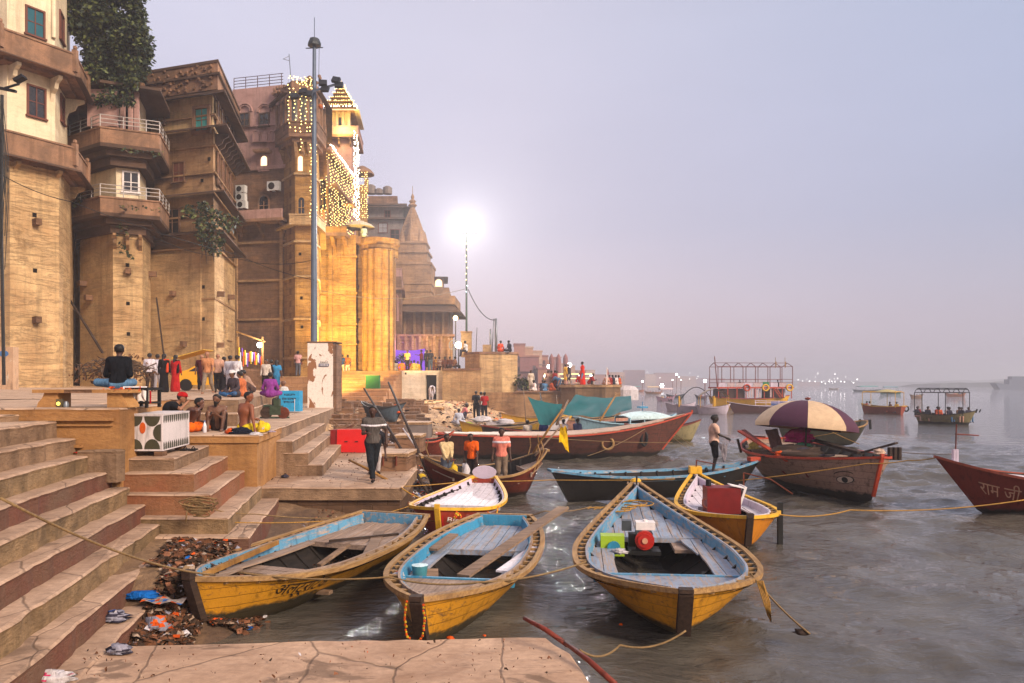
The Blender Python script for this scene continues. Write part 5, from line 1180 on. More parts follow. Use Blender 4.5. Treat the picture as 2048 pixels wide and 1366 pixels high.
mb = MB(); mb.tube([(q0.x + .02, 38.5, zt3), (q0.x + .02, 38.5, zat(35, 38.5))], .02, 5); mb.build('lightning_rod', M['mast'], mast)
mb = MB(); mb.lathe((q0.x + .02, 38.5, zt3), [(.34, 0), (.34, .12), (.24, .36), (.05, .42)], 8); mb.build('head_cap', plain('cap_dark', lin(56, 60, 64), .5, .3), mast)
mb = MB(); mb.tube([(q0.x - .42, 38.5, zt3 - .12), (q0.x + .46, 38.5, zt3 - .08)], .03, 5); mb.build('top_bar', M['mast'], mast)
a, b = P(592, 193, 38.2), P(680, 166, 38.2); mb = MB(); mb.bar(a, b, .09, .09); mb.build('cross_arm', M['mast'], mast)
m_fl = plain('flood_case', lin(36, 38, 44), .5, .2)
for px_, py_, dz_ in ((588, 192, .0), (606, 183, .1), (617, 187, 0), (646, 166, .1), (650, 178, -.1), (672, 160, .1), (678, 170, 0)):
    p = P(px_, py_, 38.1); mb = MB(); Mr = Matrix.Rotation(rnd.uniform(-.5, .5), 3, 'Z') @ Matrix.Rotation(R(-25), 3, 'X') @ Matrix.Rotation(rnd.uniform(-.3, .3), 3, 'Y'); mb.box(p, (.40, .16, .30), rot=Mr); mb.box(p + Vector((0, .1, .05)), (.2, .14, .16), rot=Mr); mb.build('floodlight', m_fl, mast)
mb = MB(); p = P(641, 213, 38.3); mb.ball(p, .13, 8); mb.build('horn_speaker', plain('horn_orange', lin(170, 90, 40), .5), mast)
mb = MB()
for x_ in (.28,): mb.tube([(q0.x + x_, 38.45, zt3 - .1), (q0.x + x_ - .02, 38.4, zat(180, 38.5))], .012, 4)
mb.build('cable', M['black'], mast)
# ---- bright lamp pole, lamps
m_lamp = emit('lamp_face', (1, .96, .88, 1), 25.0, False)
lp = P(933, 668, 62.5); L1 = thing('flood_lamp_pole', 'tall dark pole wound with lights under a blazing white floodlight', 'lamp', (lp.x, lp.y, lp.z)); zl = zat(466, 62.5)
mb = MB(); mb.tube([(lp.x, lp.y, lp.z - .2), (lp.x, lp.y, zl)], [.09, .06], 8); mb.build('pole', plain('pole_green', lin(40, 64, 58), .5), L1)
mb = MB(); mb.bar((lp.x - .9, lp.y, zl), (lp.x + .9, lp.y, zl), .08, .08); mb.build('cross_arm', M['metal'], L1)
for dx in (-.85, -.3, .3, .85):
    for dz in (0, .5):
        mb = MB(); c_ = Vector((lp.x + dx, lp.y - .1, zl + .25 + dz)); mb.box(c_ + Vector((0, .08, 0)), (.5, .14, .42)); h_ = mb.build('floodlight', m_fl, L1); mb = MB(); mb.box(c_ - Vector((0, .02, 0)), (.44, .05, .36)); e2 = mb.build('lamp_face', m_lamp, None); e2.parent = h_; e2.location = [-q for q in L1['_world']]
for i in range(9): mb = MB(); z_ = zl - .9 - i * .5; mb.ball((lp.x + .06 * math.sin(i * 2), lp.y - .1, z_), .045, 6); mb.build('pole_light', emit('pole_bulb_%d' % (i // 7), (1, .75, .35, 1) if i < 7 else (.75, .9, 1, 1), 6, False), L1)
def lamp(name, loc, power, col, typ='POINT', size=.3, target=None, spot=100, blend=.6, parent=None):
    ld = bpy.data.lights.new(name, typ); ld.energy = power; ld.color = col
    if typ == 'SPOT': ld.spot_size = R(spot); ld.spot_blend = blend; ld.shadow_soft_size = size
    elif typ == 'POINT': ld.shadow_soft_size = size
    elif typ == 'AREA': ld.size = size
    o = bpy.data.objects.new(name, ld); C.objects.link(o); o.location = loc
    if target is not None: o.rotation_euler = (Vector(loc) - Vector(target)).to_track_quat('Z', 'Y').to_euler()
    if parent is not None:
        o.parent = parent; o.location = Vector(loc) - parent.location
    return o
lamp('flood_light', (lp.x, lp.y - .9, zl + .4), 23000, (1, .95, .92), 'SPOT', .5, (2, 0, -6), 150, .8, parent=L1)
def uplight(px, py, Y, tgt, power, lab, col=(1, .70, .17), spot=75):  # unseen fixtures added as the source of the palace walls' warm light
    c_ = P(px, py, Y); t = thing('added_floodlight', lab, 'floodlight', (c_.x, c_.y, c_.z), group='added warm floodlights lighting the palace'); mb = MB(); d_ = (Vector(tgt) - c_).normalized(); mb.box(c_ + Vector((0, 0, .2)), (.4, .25, .3)); mb.build('case', m_fl, t)
    mb = MB(); mb.box(c_ + Vector((0, .14, .22)), (.34, .03, .24)); mb.build('lamp_face', emit('warm_face', (1, .7, .3, 1), 8, False), t); lamp('warm_light', c_ + d_ * .5 + Vector((0, 0, .3)), power, col, 'SPOT', .3, tgt, spot, .9, t)
uplight(664, 772, 50.5, (xat(672, 62), 62, 10), 9500, 'warm floodlight below the golden wall by the steps', spot=110)
uplight(652, 772, 49.5, (xat(752, 62), 62, 11), 13000, 'warm floodlight facing the round shafts', spot=80)
uplight(625, 742, 48.5, (xat(606, 51.4), 51.4, 10), 1100, 'warm floodlight at the foot of the octagonal turret', spot=90)
uplight(648, 466, 61, (xat(640, 62.6), 62.6, 21), 700, 'warm floodlight on the palace balcony', spot=120)
uplight(705, 463, 69.5, (xat(683, 72), 72, 30), 1400, 'warm floodlight aimed at the lit kiosk', (1, .58, .12), 50)
lamp('added_kiosk_light', P(683, 255, 70.6), 420, (1, .66, .15), 'POINT', .3, parent=tT)  # golden point light added, without a fixture, to brighten the kiosk
# small lamps with visible bulbs
def bulb_lamp(px, py, Y, r_, col, power, lab, base=None, strength=9):
    c_ = P(px, py, Y); t = thing('street_lamp', lab, 'lamp', (c_.x, c_.y, base if base is not None else c_.z - 1)); b0 = base if base is not None else c_.z - 1
    mb = MB(); mb.tube([(c_.x, c_.y + .1, b0), (c_.x, c_.y + .1, c_.z)], .05, 6); mb.build('pole', M['black'], t); mb = MB(); mb.ball(c_, r_, 8); mb.build('lamp_globe', emit('globe_%d' % px, col, strength, False), t)
    if power: lamp('lamp_light', c_ - Vector((0, .4, 0)), power, col[:3], 'POINT', .2, parent=t)
bulb_lamp(519, 690, 44, .16, (1, .97, .9, 1), 130, 'white lamp hanging at the garland stall', 4.4)
bulb_lamp(911, 636, 66, .22, (1, .66, .3, 1), 260, 'warm lamp on a pole at the corner of the stone hall', 4.4)
bulb_lamp(917, 690, 64, .3, (1, .85, .6, 1), 200, 'low warm lamp beside the square plinth', 4.4)
# purple stage backdrop
q = [P(777, 697, 68.5), P(850, 702, 68.5)]
t = thing('stage_backdrop', 'glowing purple cloth backdrop behind the seated crowd', 'backdrop', (q[0].x, 68.5, 4.33)); mb = MB(); rr = []
for i in range(12): x = q[0].x + (q[1].x - q[0].x) * i / 11; rr.append([(x, 68.5 + .12 * math.sin(i * 1.7), z) for z in (4.4, 5.2, 6.0, q[0].z - .25 * math.sin(i / 11 * 3.1) * .8)])
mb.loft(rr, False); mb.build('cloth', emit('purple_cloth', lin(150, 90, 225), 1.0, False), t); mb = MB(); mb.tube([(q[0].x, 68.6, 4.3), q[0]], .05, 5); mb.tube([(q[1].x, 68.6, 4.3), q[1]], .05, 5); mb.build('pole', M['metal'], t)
lamp('stage_light', (q[0].x + 1.5, 67.2, 6.6), 260, (.62, .3, 1), 'POINT', .4, parent=t)
# ---- light strings
m_bulb = emit('string_bulb', (1, .70, .22, 1), 6, False); m_bulbw = emit('string_bulb_white', (1, .93, .75, 1), 7.5, False)
def lstring(a, b, lab, step=.24, r_=.045, m=None, wig=.085, sag=0):
    a, b = Vector(a), Vector(b); L = (b - a).length; n = int(L / step); mb = MB(); pts = []
    for i in range(n + 1):
        p = a.lerp(b, i / max(1, n)); p = p + Vector((rnd.uniform(-wig, wig), rnd.uniform(-wig, wig), -sag * 4 * (i / n) * (1 - i / n))); pts.append(p)
        if rnd.random() < .08: continue
        mb.add([p + Vector(d) * r_ for d in ((1, 0, 0), (-1, 0, 0), (0, 1, 0), (0, -1, 0), (0, 0, 1), (0, 0, -1))], [(0, 2, 4), (2, 1, 4), (1, 3, 4), (3, 0, 4), (2, 0, 5), (1, 2, 5), (3, 1, 5), (0, 3, 5)], 1)
    mb.tube(pts[::2] + [pts[-1]], .008, 3, 0)
    tag(mb.build('light_string', [M['black'], m or m_bulb]), lab, 'light string', 'strings of small lights on the palace')
for i in range(13):
    yy = 62.8 + i * .68; lstring((-15.05, yy, 23.0), (-15.1, yy, 16.0 + .04 * i), 'warm light strings hanging side by side down the palace wing', .26, .045)
lstring((-15.1, 62.7, 23.25), (-15.15, 71.5, 23.2), 'bright light string running along the eave of the palace wing', .14, .06, m_bulbw)
for k_, (px_, y0, y1, Y_) in enumerate(((645, 290, 450, 62), (652, 300, 455, 62), (660, 310, 460, 62), (640, 295, 440, 61))): lstring(P(px_, y0, Y_ - .2), P(px_, y1, Y_ - .2), 'light strings hanging in front of the golden wall just beside the mast', .26)
for k_, (px_, y0, y1) in enumerate(((709, 262, 440), (713, 270, 440), (717, 285, 438))): lstring(P(px_, y0, 71), P(px_, y1, 71), 'dense white light strings down the side of the kiosk tower', .17, .06, m_bulbw)
for px_ in (724, 729, 734): lstring(P(px_, 345, 75), P(px_, 435, 75), 'light strings under the small domed turret', .2)
for px_ in (578, 590, 602, 612, 622): lstring(P(px_, 155, 50.2), P(px_, 262 if px_ != 602 else 300, 50.2), 'light strings hanging from the roof of the octagonal turret', .24)
for i in range(4): lstring(P(580 + i * 4, 152 + i * 4, 50.6), P(622, 160 + i * 5, 50.6), 'light strings laid over the turret roof', .2)
for px_ in (622, 626, 632): lstring(P(px_, 290, 50.9), P(px_, 440, 50.9), 'light strings beside the turret next to the mast', .22)
for off, z_ in tiers:
    q4 = offset_poly(pT, off + .05)
    for a, b in ((q4[0], q4[1]), (q4[1], q4[2])): lstring((a[0], a[1], z_), (b[0], b[1], z_), 'light strings outlining the stepped roof of the kiosk', .16, .05, m_bulb)
lstring(P(648, 212, 70.8), P(712, 212, 70.8), 'light string along the eave of the kiosk', .14, .06, m_bulbw)
# ------------------------------------------------------------------ people
def caps(prims, pts):
    """smooth union of tapered capsules: signed distance at pts"""
    d = None
    for a, b, ra, rb, k in prims:
        a = np.array(a, float); b = np.array(b, float); ab = b - a; L2 = max((ab ** 2).sum(), 1e-9)
        t = np.clip(((pts - a) @ ab) / L2, 0, 1); q = pts - a - t[..., None] * ab
        e = np.sqrt((q ** 2).sum(-1)) - (ra + (rb - ra) * t)
        if d is None: d = e
        else:
            h = np.clip(.5 + .5 * (d - e) / k, 0, 1); d = d * (1 - h) + e * h - k * h * (1 - h)
    return d
def nets(prims, h, clip=None):
    P0 = np.array([np.minimum(p[0], p[1]) - max(p[2], p[3]) for p in prims]).min(0) - 2.5 * h
    P1 = np.array([np.maximum(p[0], p[1]) + max(p[2], p[3]) for p in prims]).max(0) + 2.5 * h
    n = np.ceil((P1 - P0) / h).astype(int) + 1
    g = np.stack(np.meshgrid(*[P0[i] + h * np.arange(n[i]) for i in range(3)], indexing='ij'), -1)
    D = caps(prims, g)
    if clip is not None: D = np.maximum(D, clip(g))
    c = [(i, j, k) for i in (0, 1) for j in (0, 1) for k in (0, 1)]
    sl = lambda o: tuple(slice(o[a], n[a] - 1 + o[a]) for a in range(3))
    acc = np.zeros(tuple(n - 1) + (3,)); cnt = np.zeros(tuple(n - 1))
    for i0 in range(8):
        for ax in range(3):
            if c[i0][ax]: continue
            c1 = list(c[i0]); c1[ax] = 1
            v0, v1 = D[sl(c[i0])], D[sl(c1)]; m = (v0 < 0) != (v1 < 0)
            t = np.where(m, v0 / np.where(m, v0 - v1, 1), 0)
            p = np.zeros(t.shape + (3,)); p[..., 0] = c[i0][0]; p[..., 1] = c[i0][1]; p[..., 2] = c[i0][2]; p[..., ax] += t
            acc += p * m[..., None]; cnt += m
    act = cnt > 0; idx = -np.ones(act.shape, int); idx[act] = np.arange(act.sum())
    base = np.argwhere(act); V = P0 + h * (base + acc[act] / cnt[act][:, None])
    Fc = []
    for ax in range(3):
        a1, a2 = (ax + 1) % 3, (ax + 2) % 3
        s0 = [slice(1, -1)] * 3; s0[ax] = slice(0, n[ax] - 1); s1 = [slice(1, -1)] * 3; s1[ax] = slice(1, n[ax])
        v0, v1 = D[tuple(s0)], D[tuple(s1)]; m = (v0 < 0) != (v1 < 0); w_ = np.argwhere(m)
        if not len(w_): continue
        off = np.array([1, 1, 1]); off[ax] = 0; w_ = w_ + off; e1 = np.eye(3, dtype=int)[a1]; e2 = np.eye(3, dtype=int)[a2]
        q = np.stack([idx[tuple((w_ - e1 - e2).T)], idx[tuple((w_ - e2).T)], idx[tuple(w_.T)], idx[tuple((w_ - e1).T)]], 1)
        neg = (v0[m] < 0); q[~neg] = q[~neg][:, ::-1]; Fc.append(q)
    return V, np.concatenate(Fc)
SK = {}
def skinm(r, g, b):
    if (r, g, b) not in SK: SK[(r, g, b)] = plain('skin_%d' % r, lin(r, g, b), .55, 0, .15, 12, .35)
    return SK[(r, g, b)]
m_hair = plain('hair', lin(24, 20, 20), .6, 0, .3, 20, .3)
v3 = lambda *a: np.array(a, float)
def ik(sh, ha, l1, l2, hint):
    d = ha - sh; L = np.linalg.norm(d)
    if L > (l1 + l2) * .995: ha = sh + d / L * (l1 + l2) * .995; d = ha - sh; L = np.linalg.norm(d)
    a = (l1 * l1 - l2 * l2 + L * L) / (2 * L); hgt = math.sqrt(max(l1 * l1 - a * a, 0)); u = d / L; hv = hint - u * hint.dot(u); hv = hv / max(np.linalg.norm(hv), 1e-6)
    return sh + u * a + hv * hgt, ha
POSES = {
 'stand': dict(pel=(0, 0, .93), che=(0, 0, 1.30), nek=(0, -.005, 1.47), hed=(0, .025, 1.60), kR=(.10, .02, .5), kL=(-.10, .02, .5), aR=(.11, -.02, .08), aL=(-.11, -.02, .08), hR=(.27, .06, .82), hL=(-.27, .06, .82)),
 'walk': dict(pel=(0, 0, .92), che=(0, .03, 1.29), nek=(0, .04, 1.46), hed=(0, .08, 1.59), kR=(.09, .20, .52), kL=(-.09, -.04, .48), aR=(.09, .28, .09), aL=(-.09, -.34, .15), hR=(.27, -.14, .84), hL=(-.27, .22, .88)),
 'cross': dict(pel=(0, 0, .12), che=(0, .05, .48), nek=(0, .08, .64), hed=(0, .13, .77), kR=(.34, .30, .12), kL=(-.34, .30, .12), aR=(-.06, .36, .07), aL=(.08, .30, .07), hR=(.22, .32, .22), hL=(-.22, .32, .22)),
 'sit': dict(pel=(0, 0, .08), che=(0, .02, .45), nek=(0, .04, .61), hed=(0, .08, .74), kR=(.11, .44, .08), kL=(-.11, .44, .08), aR=(.11, .47, -.34), aL=(-.11, .47, -.34), hR=(.14, .34, .16), hL=(-.14, .34, .16)),
 'squat': dict(pel=(0, -.12, .20), che=(0, .10, .52), nek=(0, .17, .67), hed=(0, .23, .79), kR=(.17, .26, .46), kL=(-.17, .26, .46), aR=(.14, .10, .07), aL=(-.14, .10, .07), hR=(.12, .46, .40), hL=(-.12, .46, .40)),
 'knees': dict(pel=(0, 0, .12), che=(0, .10, .46), nek=(0, .15, .61), hed=(0, .20, .74), kR=(.20, .34, .46), kL=(-.20, .34, .46), aR=(.16, .42, .06), aL=(-.16, .42, .06), hR=(.03, .46, .42), hL=(-.05, .47, .40)),
 'bend': dict(pel=(0, -.05, .90), che=(0, .32, 1.06), nek=(0, .47, 1.08), hed=(0, .58, 1.02), kR=(.11, .02, .48), kL=(-.11, .02, .48), aR=(.11, 0, .08), aL=(-.11, 0, .08), hR=(.16, .60, .55), hL=(-.16, .60, .55)),
}
def tube_np(mb, pts, rad, mi): mb.tube([Vector(p) for p in pts], rad, 6, mi)
def person(label, loc, face, pose='stand', top=None, bot=None, skin=(96, 62, 46), h=1.68, kind='trousers', sleeve='short', res=.03, group=None, hair=m_hair, cap=None, near=False, beard=False, long=0, shawl=None, band=None, **ov):
    """face = heading in degrees, 0 looks away from the camera (+Y), 90 to the left (-X), 180 towards the camera, 270 to the right"""
    J = {k: v3(*v) for k, v in POSES[pose].items()}; 
    for k, v in ov.items(): J[k] = v3(*v)
    up = J['nek'] - J['pel']; up = up / np.linalg.norm(up)
    lat = J.get('lat', v3(1, 0, 0)); lat = lat - up * lat.dot(up); lat = lat / np.linalg.norm(lat)
    for s_, sg in (('R', 1), ('L', -1)):
        J['s' + s_] = J['nek'] - up * .075 + lat * .175 * sg; J['p' + s_] = J['pel'] + lat * .09 * sg - up * .02
        hint = J.get('e' + s_, v3(sg * .5, -.8, -.4)); J['e' + s_], J['h' + s_] = ik(J['s' + s_], J['h' + s_], .29, .25, hint)
        if pose not in ('cross',): J['k' + s_], J['a' + s_] = ik(J['p' + s_], J['a' + s_], .43, .41, J['k' + s_] - J['p' + s_] + v3(0, .02, 0))
    fw = np.cross(up, lat); 
    if fw[1] < 0: fw = -fw
    leg = []
    for s_ in 'RL':
        p, k, a = J['p' + s_], J['k' + s_], J['a' + s_]; ft = J.get('f' + s_)
        if ft is None: d = (v3(0, 1, 0) if pose != 'cross' else lat * (-1 if s_ == 'R' else 1)); ft = a + d * .16 - v3(0, 0, .035)
        leg += [(p, k, .085, .058, .05), (k, a, .055, .036, .03), (a - v3(0, 0, .03), ft, .04, .028, .02)]
    torso = [(J['pel'] - up * .02 - lat * .05, J['pel'] - up * .02 + lat * .05, .115, .115, .05), (J['pel'], J['che'], .115, .13, .08), (J['che'] - lat * .07, J['che'] + lat * .07, .115, .115, .08), (J['sR'] * .9 + J['nek'] * .1, J['sL'] * .9 + J['nek'] * .1, .06, .06, .06)]
    neck = [(J['nek'] - up * .05, J['hed'], .052, .05, .03)]
    hd, hu = J['hed'], J.get('hup', v3(0, .12, 1)); hu = hu / np.linalg.norm(hu); hf = J.get('look', v3(0, 1, 0)); hf = hf - hu * hf.dot(hu); hf = hf / np.linalg.norm(hf); hl = np.cross(hf, hu)
    head = [(hd + hu * .035 - hf * .02, hd + hu * .04 + hf * .015, .088, .085, .03), (hd - hu * .035 + hf * .02, hd - hu * .055 + hf * .045, .062, .04, .03), (hd + hf * .085 + hu * .01, hd + hf * .107 - hu * .012, .012, .017, .012)]
    if res < .03: head += [(hd + hl * sg * .085, hd + hl * sg * .092 - hu * .01, .018, .014, .01) for sg in (1, -1)]
    arm = []
    for s_ in 'RL': arm += [(J['s' + s_], J['e' + s_], .052, .040, .03), (J['e' + s_], J['h' + s_], .038, .026, .02)]
    pal = []
    for s_ in 'RL':
        d = J['h' + s_] - J['e' + s_]; d = d / np.linalg.norm(d); pal.append((J['h' + s_], J['h' + s_] + d * .07, .030, .034, .015)); J['d' + s_] = d
    t = thing('person', label, 'person', loc, R(face), group, world=False); sc = h / 1.68; t.scale = (sc, sc, sc)
    def mk(nm, VF, mat, extra=None, par=None):
        V, Fq = VF; mb = MB(); mb.add(V.tolist(), Fq.tolist(), 0)
        if extra: extra(mb)
        o = mb.build(nm, mat, par or t, smooth='all'); return o
    sm = skinm(*skin)
    def ext(mb):
        if not near: return
        for s_ in 'RL':
            d = J['d' + s_]; w_ = lat - d * lat.dot(d); w_ = w_ / max(np.linalg.norm(w_), .01); nn = np.cross(d, w_); b0 = J['h' + s_] + d * .08; crl = -nn if nn[2] > 0 else nn
            for i, L_ in enumerate((.066, .075, .07, .056)):
                a = b0 + w_ * (.026 - .0175 * i); m_ = a + d * L_ * .55 + crl * .012; e = m_ + d * L_ * .3 + crl * .034; tube_np(mb, [a - d * .02, a + d * .01, m_, e], [.010, .0095, .0085, .007], 0)
            sg = 1 if s_ == 'L' else -1; a = J['h' + s_] + d * .02 + w_ * .028 * sg; tube_np(mb, [a, a + d * .03 + w_ * .022 * sg, a + d * .062 + w_ * .02 * sg + crl * .015], [.012, .0105, .008], 0)
        for sg in (1, -1): mb.ball(hd + hf * .077 + hl * sg * .032 + hu * .014, .0125, 6, 1); mb.tube([Vector(hd + hf * .083 + hl * (sg * .032 - .02) + hu * .034), Vector(hd + hf * .083 + hl * (sg * .032 + .02) + hu * .034)], .005, 4, 1)
        mb.tube([Vector(hd + hf * .085 - hl * .024 - hu * .047), Vector(hd + hf * .092 - hu * .05), Vector(hd + hf * .085 + hl * .024 - hu * .047)], .006, 4, 1)
    full = torso + neck + head + leg + arm + pal
    body_ = mk('body', nets(full, res), [sm, m_hair] if near else sm, ext)
    ex = lambda pr, e: [(a, b, ra + e, rb + e, k) for a, b, ra, rb, k in pr]
    if hair is not None:
        ha = [(hd + hu * .045 - hf * .035, hd + hu * .065 + hf * .02, .096, .085, .02)]
        if long: ha.append((hd + hu * .02 - hf * .06, hd - hu * (.1 + long) - hf * .10, .075, .05, .03))
        mk('hair', nets(ha, max(.014, res * .7), clip=lambda g: (g - (hd + hf * .075 + hu * .02)) @ (hf * .75 - hu * .25) + .028), hair)
    if beard: mk('beard', nets([(hd - hu * .05 + hf * .05, hd - hu * .12 + hf * .055, .05, .035, .02), (hd - hu * .03 + hl * .05, hd - hu * .08, .03, .03, .02), (hd - hu * .03 - hl * .05, hd - hu * .08, .03, .03, .02)], .014), m_hair)
    if cap:
        mb = MB(); V, Fq = nets([(hd + hu * .065 - hf * .03, hd + hu * .07 + hf * .02, .098, .092, .02)], .016, clip=lambda g: -((g - (hd + hu * .045)) @ hu)); mb.add(V.tolist(), Fq.tolist())
        mb.loft([[Vector(hd + hu * .06 + hf * (.08 + a) + hl * b * (1 - a * 3.2)) for b in (-.085, -.04, 0, .04, .085)] for a in (0, .06, .11)], False); mb.build('cap', cloth(*cap), t, smooth='all')
    if top:
        tp = ex(torso, .020)
        if sleeve == 'short': 
            for s_ in 'RL': tp.append((J['s' + s_], J['s' + s_] * .35 + J['e' + s_] * .65, .070, .062, .03))
        elif sleeve == 'long':
            for s_ in 'RL': tp += [(J['s' + s_], J['e' + s_], .070, .056, .03), (J['e' + s_], J['h' + s_] * .85 + J['e' + s_] * .15, .054, .042, .03)]
        if kind in ('kurta', 'dress'):
            kn = (J['kR'] + J['kL']) / 2; lo = kn if kind == 'kurta' else (J['aR'] + J['aL']) / 2 + v3(0, 0, .03)
            if pose in ('cross', 'knees', 'squat', 'sit'): tp += [(J['p' + s_], J['k' + s_], .12, .085, .08) for s_ in 'RL']
            else: tp += [(J['pel'], lo, .15, .19 if kind == 'kurta' else .22, .1)]
        nk = J['nek'] + up * .02; hem = J['pel'] - up * .035
        mk('shirt' if kind not in ('dress',) else 'dress', nets(tp, max(res * .8, .018), clip=(lambda g: np.maximum((g - nk) @ up, (hem - g) @ up)) if kind not in ('kurta', 'dress') else (lambda g: (g - nk) @ up)), cloth(*top))
        if band:
            bc_ = J['nek'] - up * band[0]; bp2 = ex(torso, .034)
            for s_ in 'RL': bp2.append((J['s' + s_], J['s' + s_] * .35 + J['e' + s_] * .65, .080, .072, .03))
            mk('chest_band', nets(bp2, .016, clip=lambda g: np.abs((g - bc_) @ up) - band[1]), cloth(228, 218, 222))
    if bot:
        bp_ = []
        for s_ in 'RL':
            p, k, a = J['p' + s_], J['k' + s_], J['a' + s_]
            if kind == 'shorts': bp_ += [(p, p * .1 + k * .9, .105, .088, .05)]
            elif kind == 'dhoti': bp_ += [(p, k, .12, .10, .08), (k, k * .4 + a * .6, .09, .085, .08)]
            else: bp_ += [(p, k, .103, .076, .05), (k, a + (a - k) * -.06, .074, .060, .04)]
        bp_ += ex([(J['pel'] - up * .03 - lat * .05, J['pel'] - up * .03 + lat * .05, .115, .115, .05)], .016)
        if pose in ('stand', 'walk') and kind == 'wrap': bp_.append((J['pel'], (J['aR'] + J['aL']) / 2 + v3(0, 0, .2), .13, .15, .1))
        w0 = J['pel'] + up * .07
        mk('trousers' if kind in ('trousers', 'kurta') else kind if kind in ('shorts', 'dhoti') else 'garment', nets(bp_, max(res * .8, .018), clip=(lambda g: (g - w0) @ up) if pose in ('stand', 'walk', 'bend') else None), cloth(*bot))
    if shawl: mk('shawl', nets([(J['sR'] + up * .05, J['che'] - lat * .12 + fw * .06, .05, .05, .04), (J['sR'] + up * .04, J['pel'] + lat * .2 - fw * .12, .05, .06, .04), (J['sR'], J['nek'] - fw * .07, .05, .06, .04)], .025), cloth(*shawl))
    if near and kind in ('trousers', 'kurta'):
        for s_ in 'RL': a = J['a' + s_]; mk('shoe', nets([(a - v3(0, .03, .045), a + v3(0, .17, -.05), .042, .036, .02)], .014), cloth(30, 28, 30))
    t['_J'] = ''; PJ[t.name] = J
    return t
PJ = {}
def pw(t, v): return Matrix.Translation(t.location) @ t.rotation_euler.to_matrix().to_4x4() @ Vector([q * t.scale.x for q in v])
def at(px, Y, z): return (xat(px, Y), Y, z)
DK, MD, LT = (70, 44, 34), (104, 68, 50), (150, 104, 78)
# man walking on the landing
p1 = person('man in a grey polo shirt with a white chest band walking across the stone landing', at(746, 17.7, .91), 186, 'walk', (92, 84, 80), (34, 38, 44), DK, 1.74, near=True, res=.02, band=(.17, .024), hR=(.10, .30, 1.12), hL=(-.30, -.02, .92), kR=(.05, .16, .52), aR=(-.02, .22, .09), kL=(-.05, -.05, .5), aL=(.05, -.28, .13))
person('person in pale clothes bending behind the walking man with a black bag', at(748, 19.3, .9), 200, 'bend', (40, 38, 44), (196, 184, 182), DK, 1.6, res=.024, near=True, hR=(.2, .45, .4), hL=(-.25, .42, .42))
# four on the platform and beside
person('bare backed young man with a yellow loincloth leaning on one arm on the platform', at(490, 17.2, 2.10), 330, 'cross', None, (228, 196, 40), (126, 70, 44), 1.66, 'dhoti', res=.018, near=True, hL=(-.02, .30, .30), hR=(.40, -.05, .02), che=(0, .0, .50), nek=(.03, .02, .68), hed=(.09, .04, .81), look=(1, .3, 0))
person('bearded man hugging his knees behind the plastic bottle', at(437, 18.0, 2.10), 190, 'knees', None, (58, 46, 44), MD, 1.66, 'shorts', res=.018, near=True, beard=True, look=(.3, 1, 0))
person('young man in an orange wrap resting his chin on his hand', at(374, 17.6, 2.10), 262, 'cross', None, (236, 104, 24), (92, 58, 46), 1.66, 'dhoti', res=.018, near=True, beard=True, che=(0, .14, .44), nek=(0, .24, .56), hed=(0, .32, .66), hR=(.1, .42, .58), hL=(-.2, .34, .2))
person('man in a red cap and black shirt leaning forward behind the painted chest', at(322, 17.6, 2.20), 275, 'cross', (28, 30, 34), (52, 48, 52), LT, 1.7, 'trousers', res=.02, near=True, cap=(176, 28, 30), che=(0, .22, .44), nek=(0, .38, .56), hed=(0, .48, .66), hR=(.14, .62, .56), hL=(-.12, .60, .30), look=(.1, 1, -.2))
person('man in black and blue jeans sitting cross legged on the stone bench', at(236, 14.2, 3.13), 15, 'cross', (24, 26, 32), (92, 128, 160), DK, 1.55, 'trousers', 'long', res=.02, near=True, kL=(-.42, .18, .12), kR=(.2, .38, .12), hR=(.1, .3, .22), hL=(-.15, .3, .2))
# three men in the dark red boat
person('boy in a cream long sleeved shirt standing at the left in the dark red boat', at(893, 22.0, .18), 205, 'stand', (214, 186, 140), (92, 100, 116), DK, 1.52, sleeve='long', res=.022, near=True, hR=(.1, .30, .95), hL=(-.06, .30, .98))
person('man in a bright orange shirt bending slightly in the middle of the dark red boat', at(945, 22.2, .2), 160, 'stand', (236, 98, 26), (52, 40, 40), DK, 1.55, 'shorts', res=.022, near=True, hL=(-.24, .2, .78), che=(0, .06, 1.28), nek=(0, .1, 1.44), hed=(0, .16, 1.55), look=(-.6, 1, -.5))
p3 = person('man in a salmon polo with a white band in the dark red boat', at(1003, 22.0, .18), 178, 'stand', (226, 130, 112), (128, 108, 92), DK, 1.70, res=.022, near=True, band=(.15, .03))
person('young man in pale t-shirt and black shorts holding wet clothes', at(1428, 22.9, .50), 262, 'stand', (214, 172, 152), (28, 26, 28), (44, 32, 30), 1.72, 'shorts', res=.022, near=True, hR=(.1, .36, 1.06), hL=(-.06, .36, 1.04), kR=(.1, .1, .5), aR=(.1, -.04, .08))
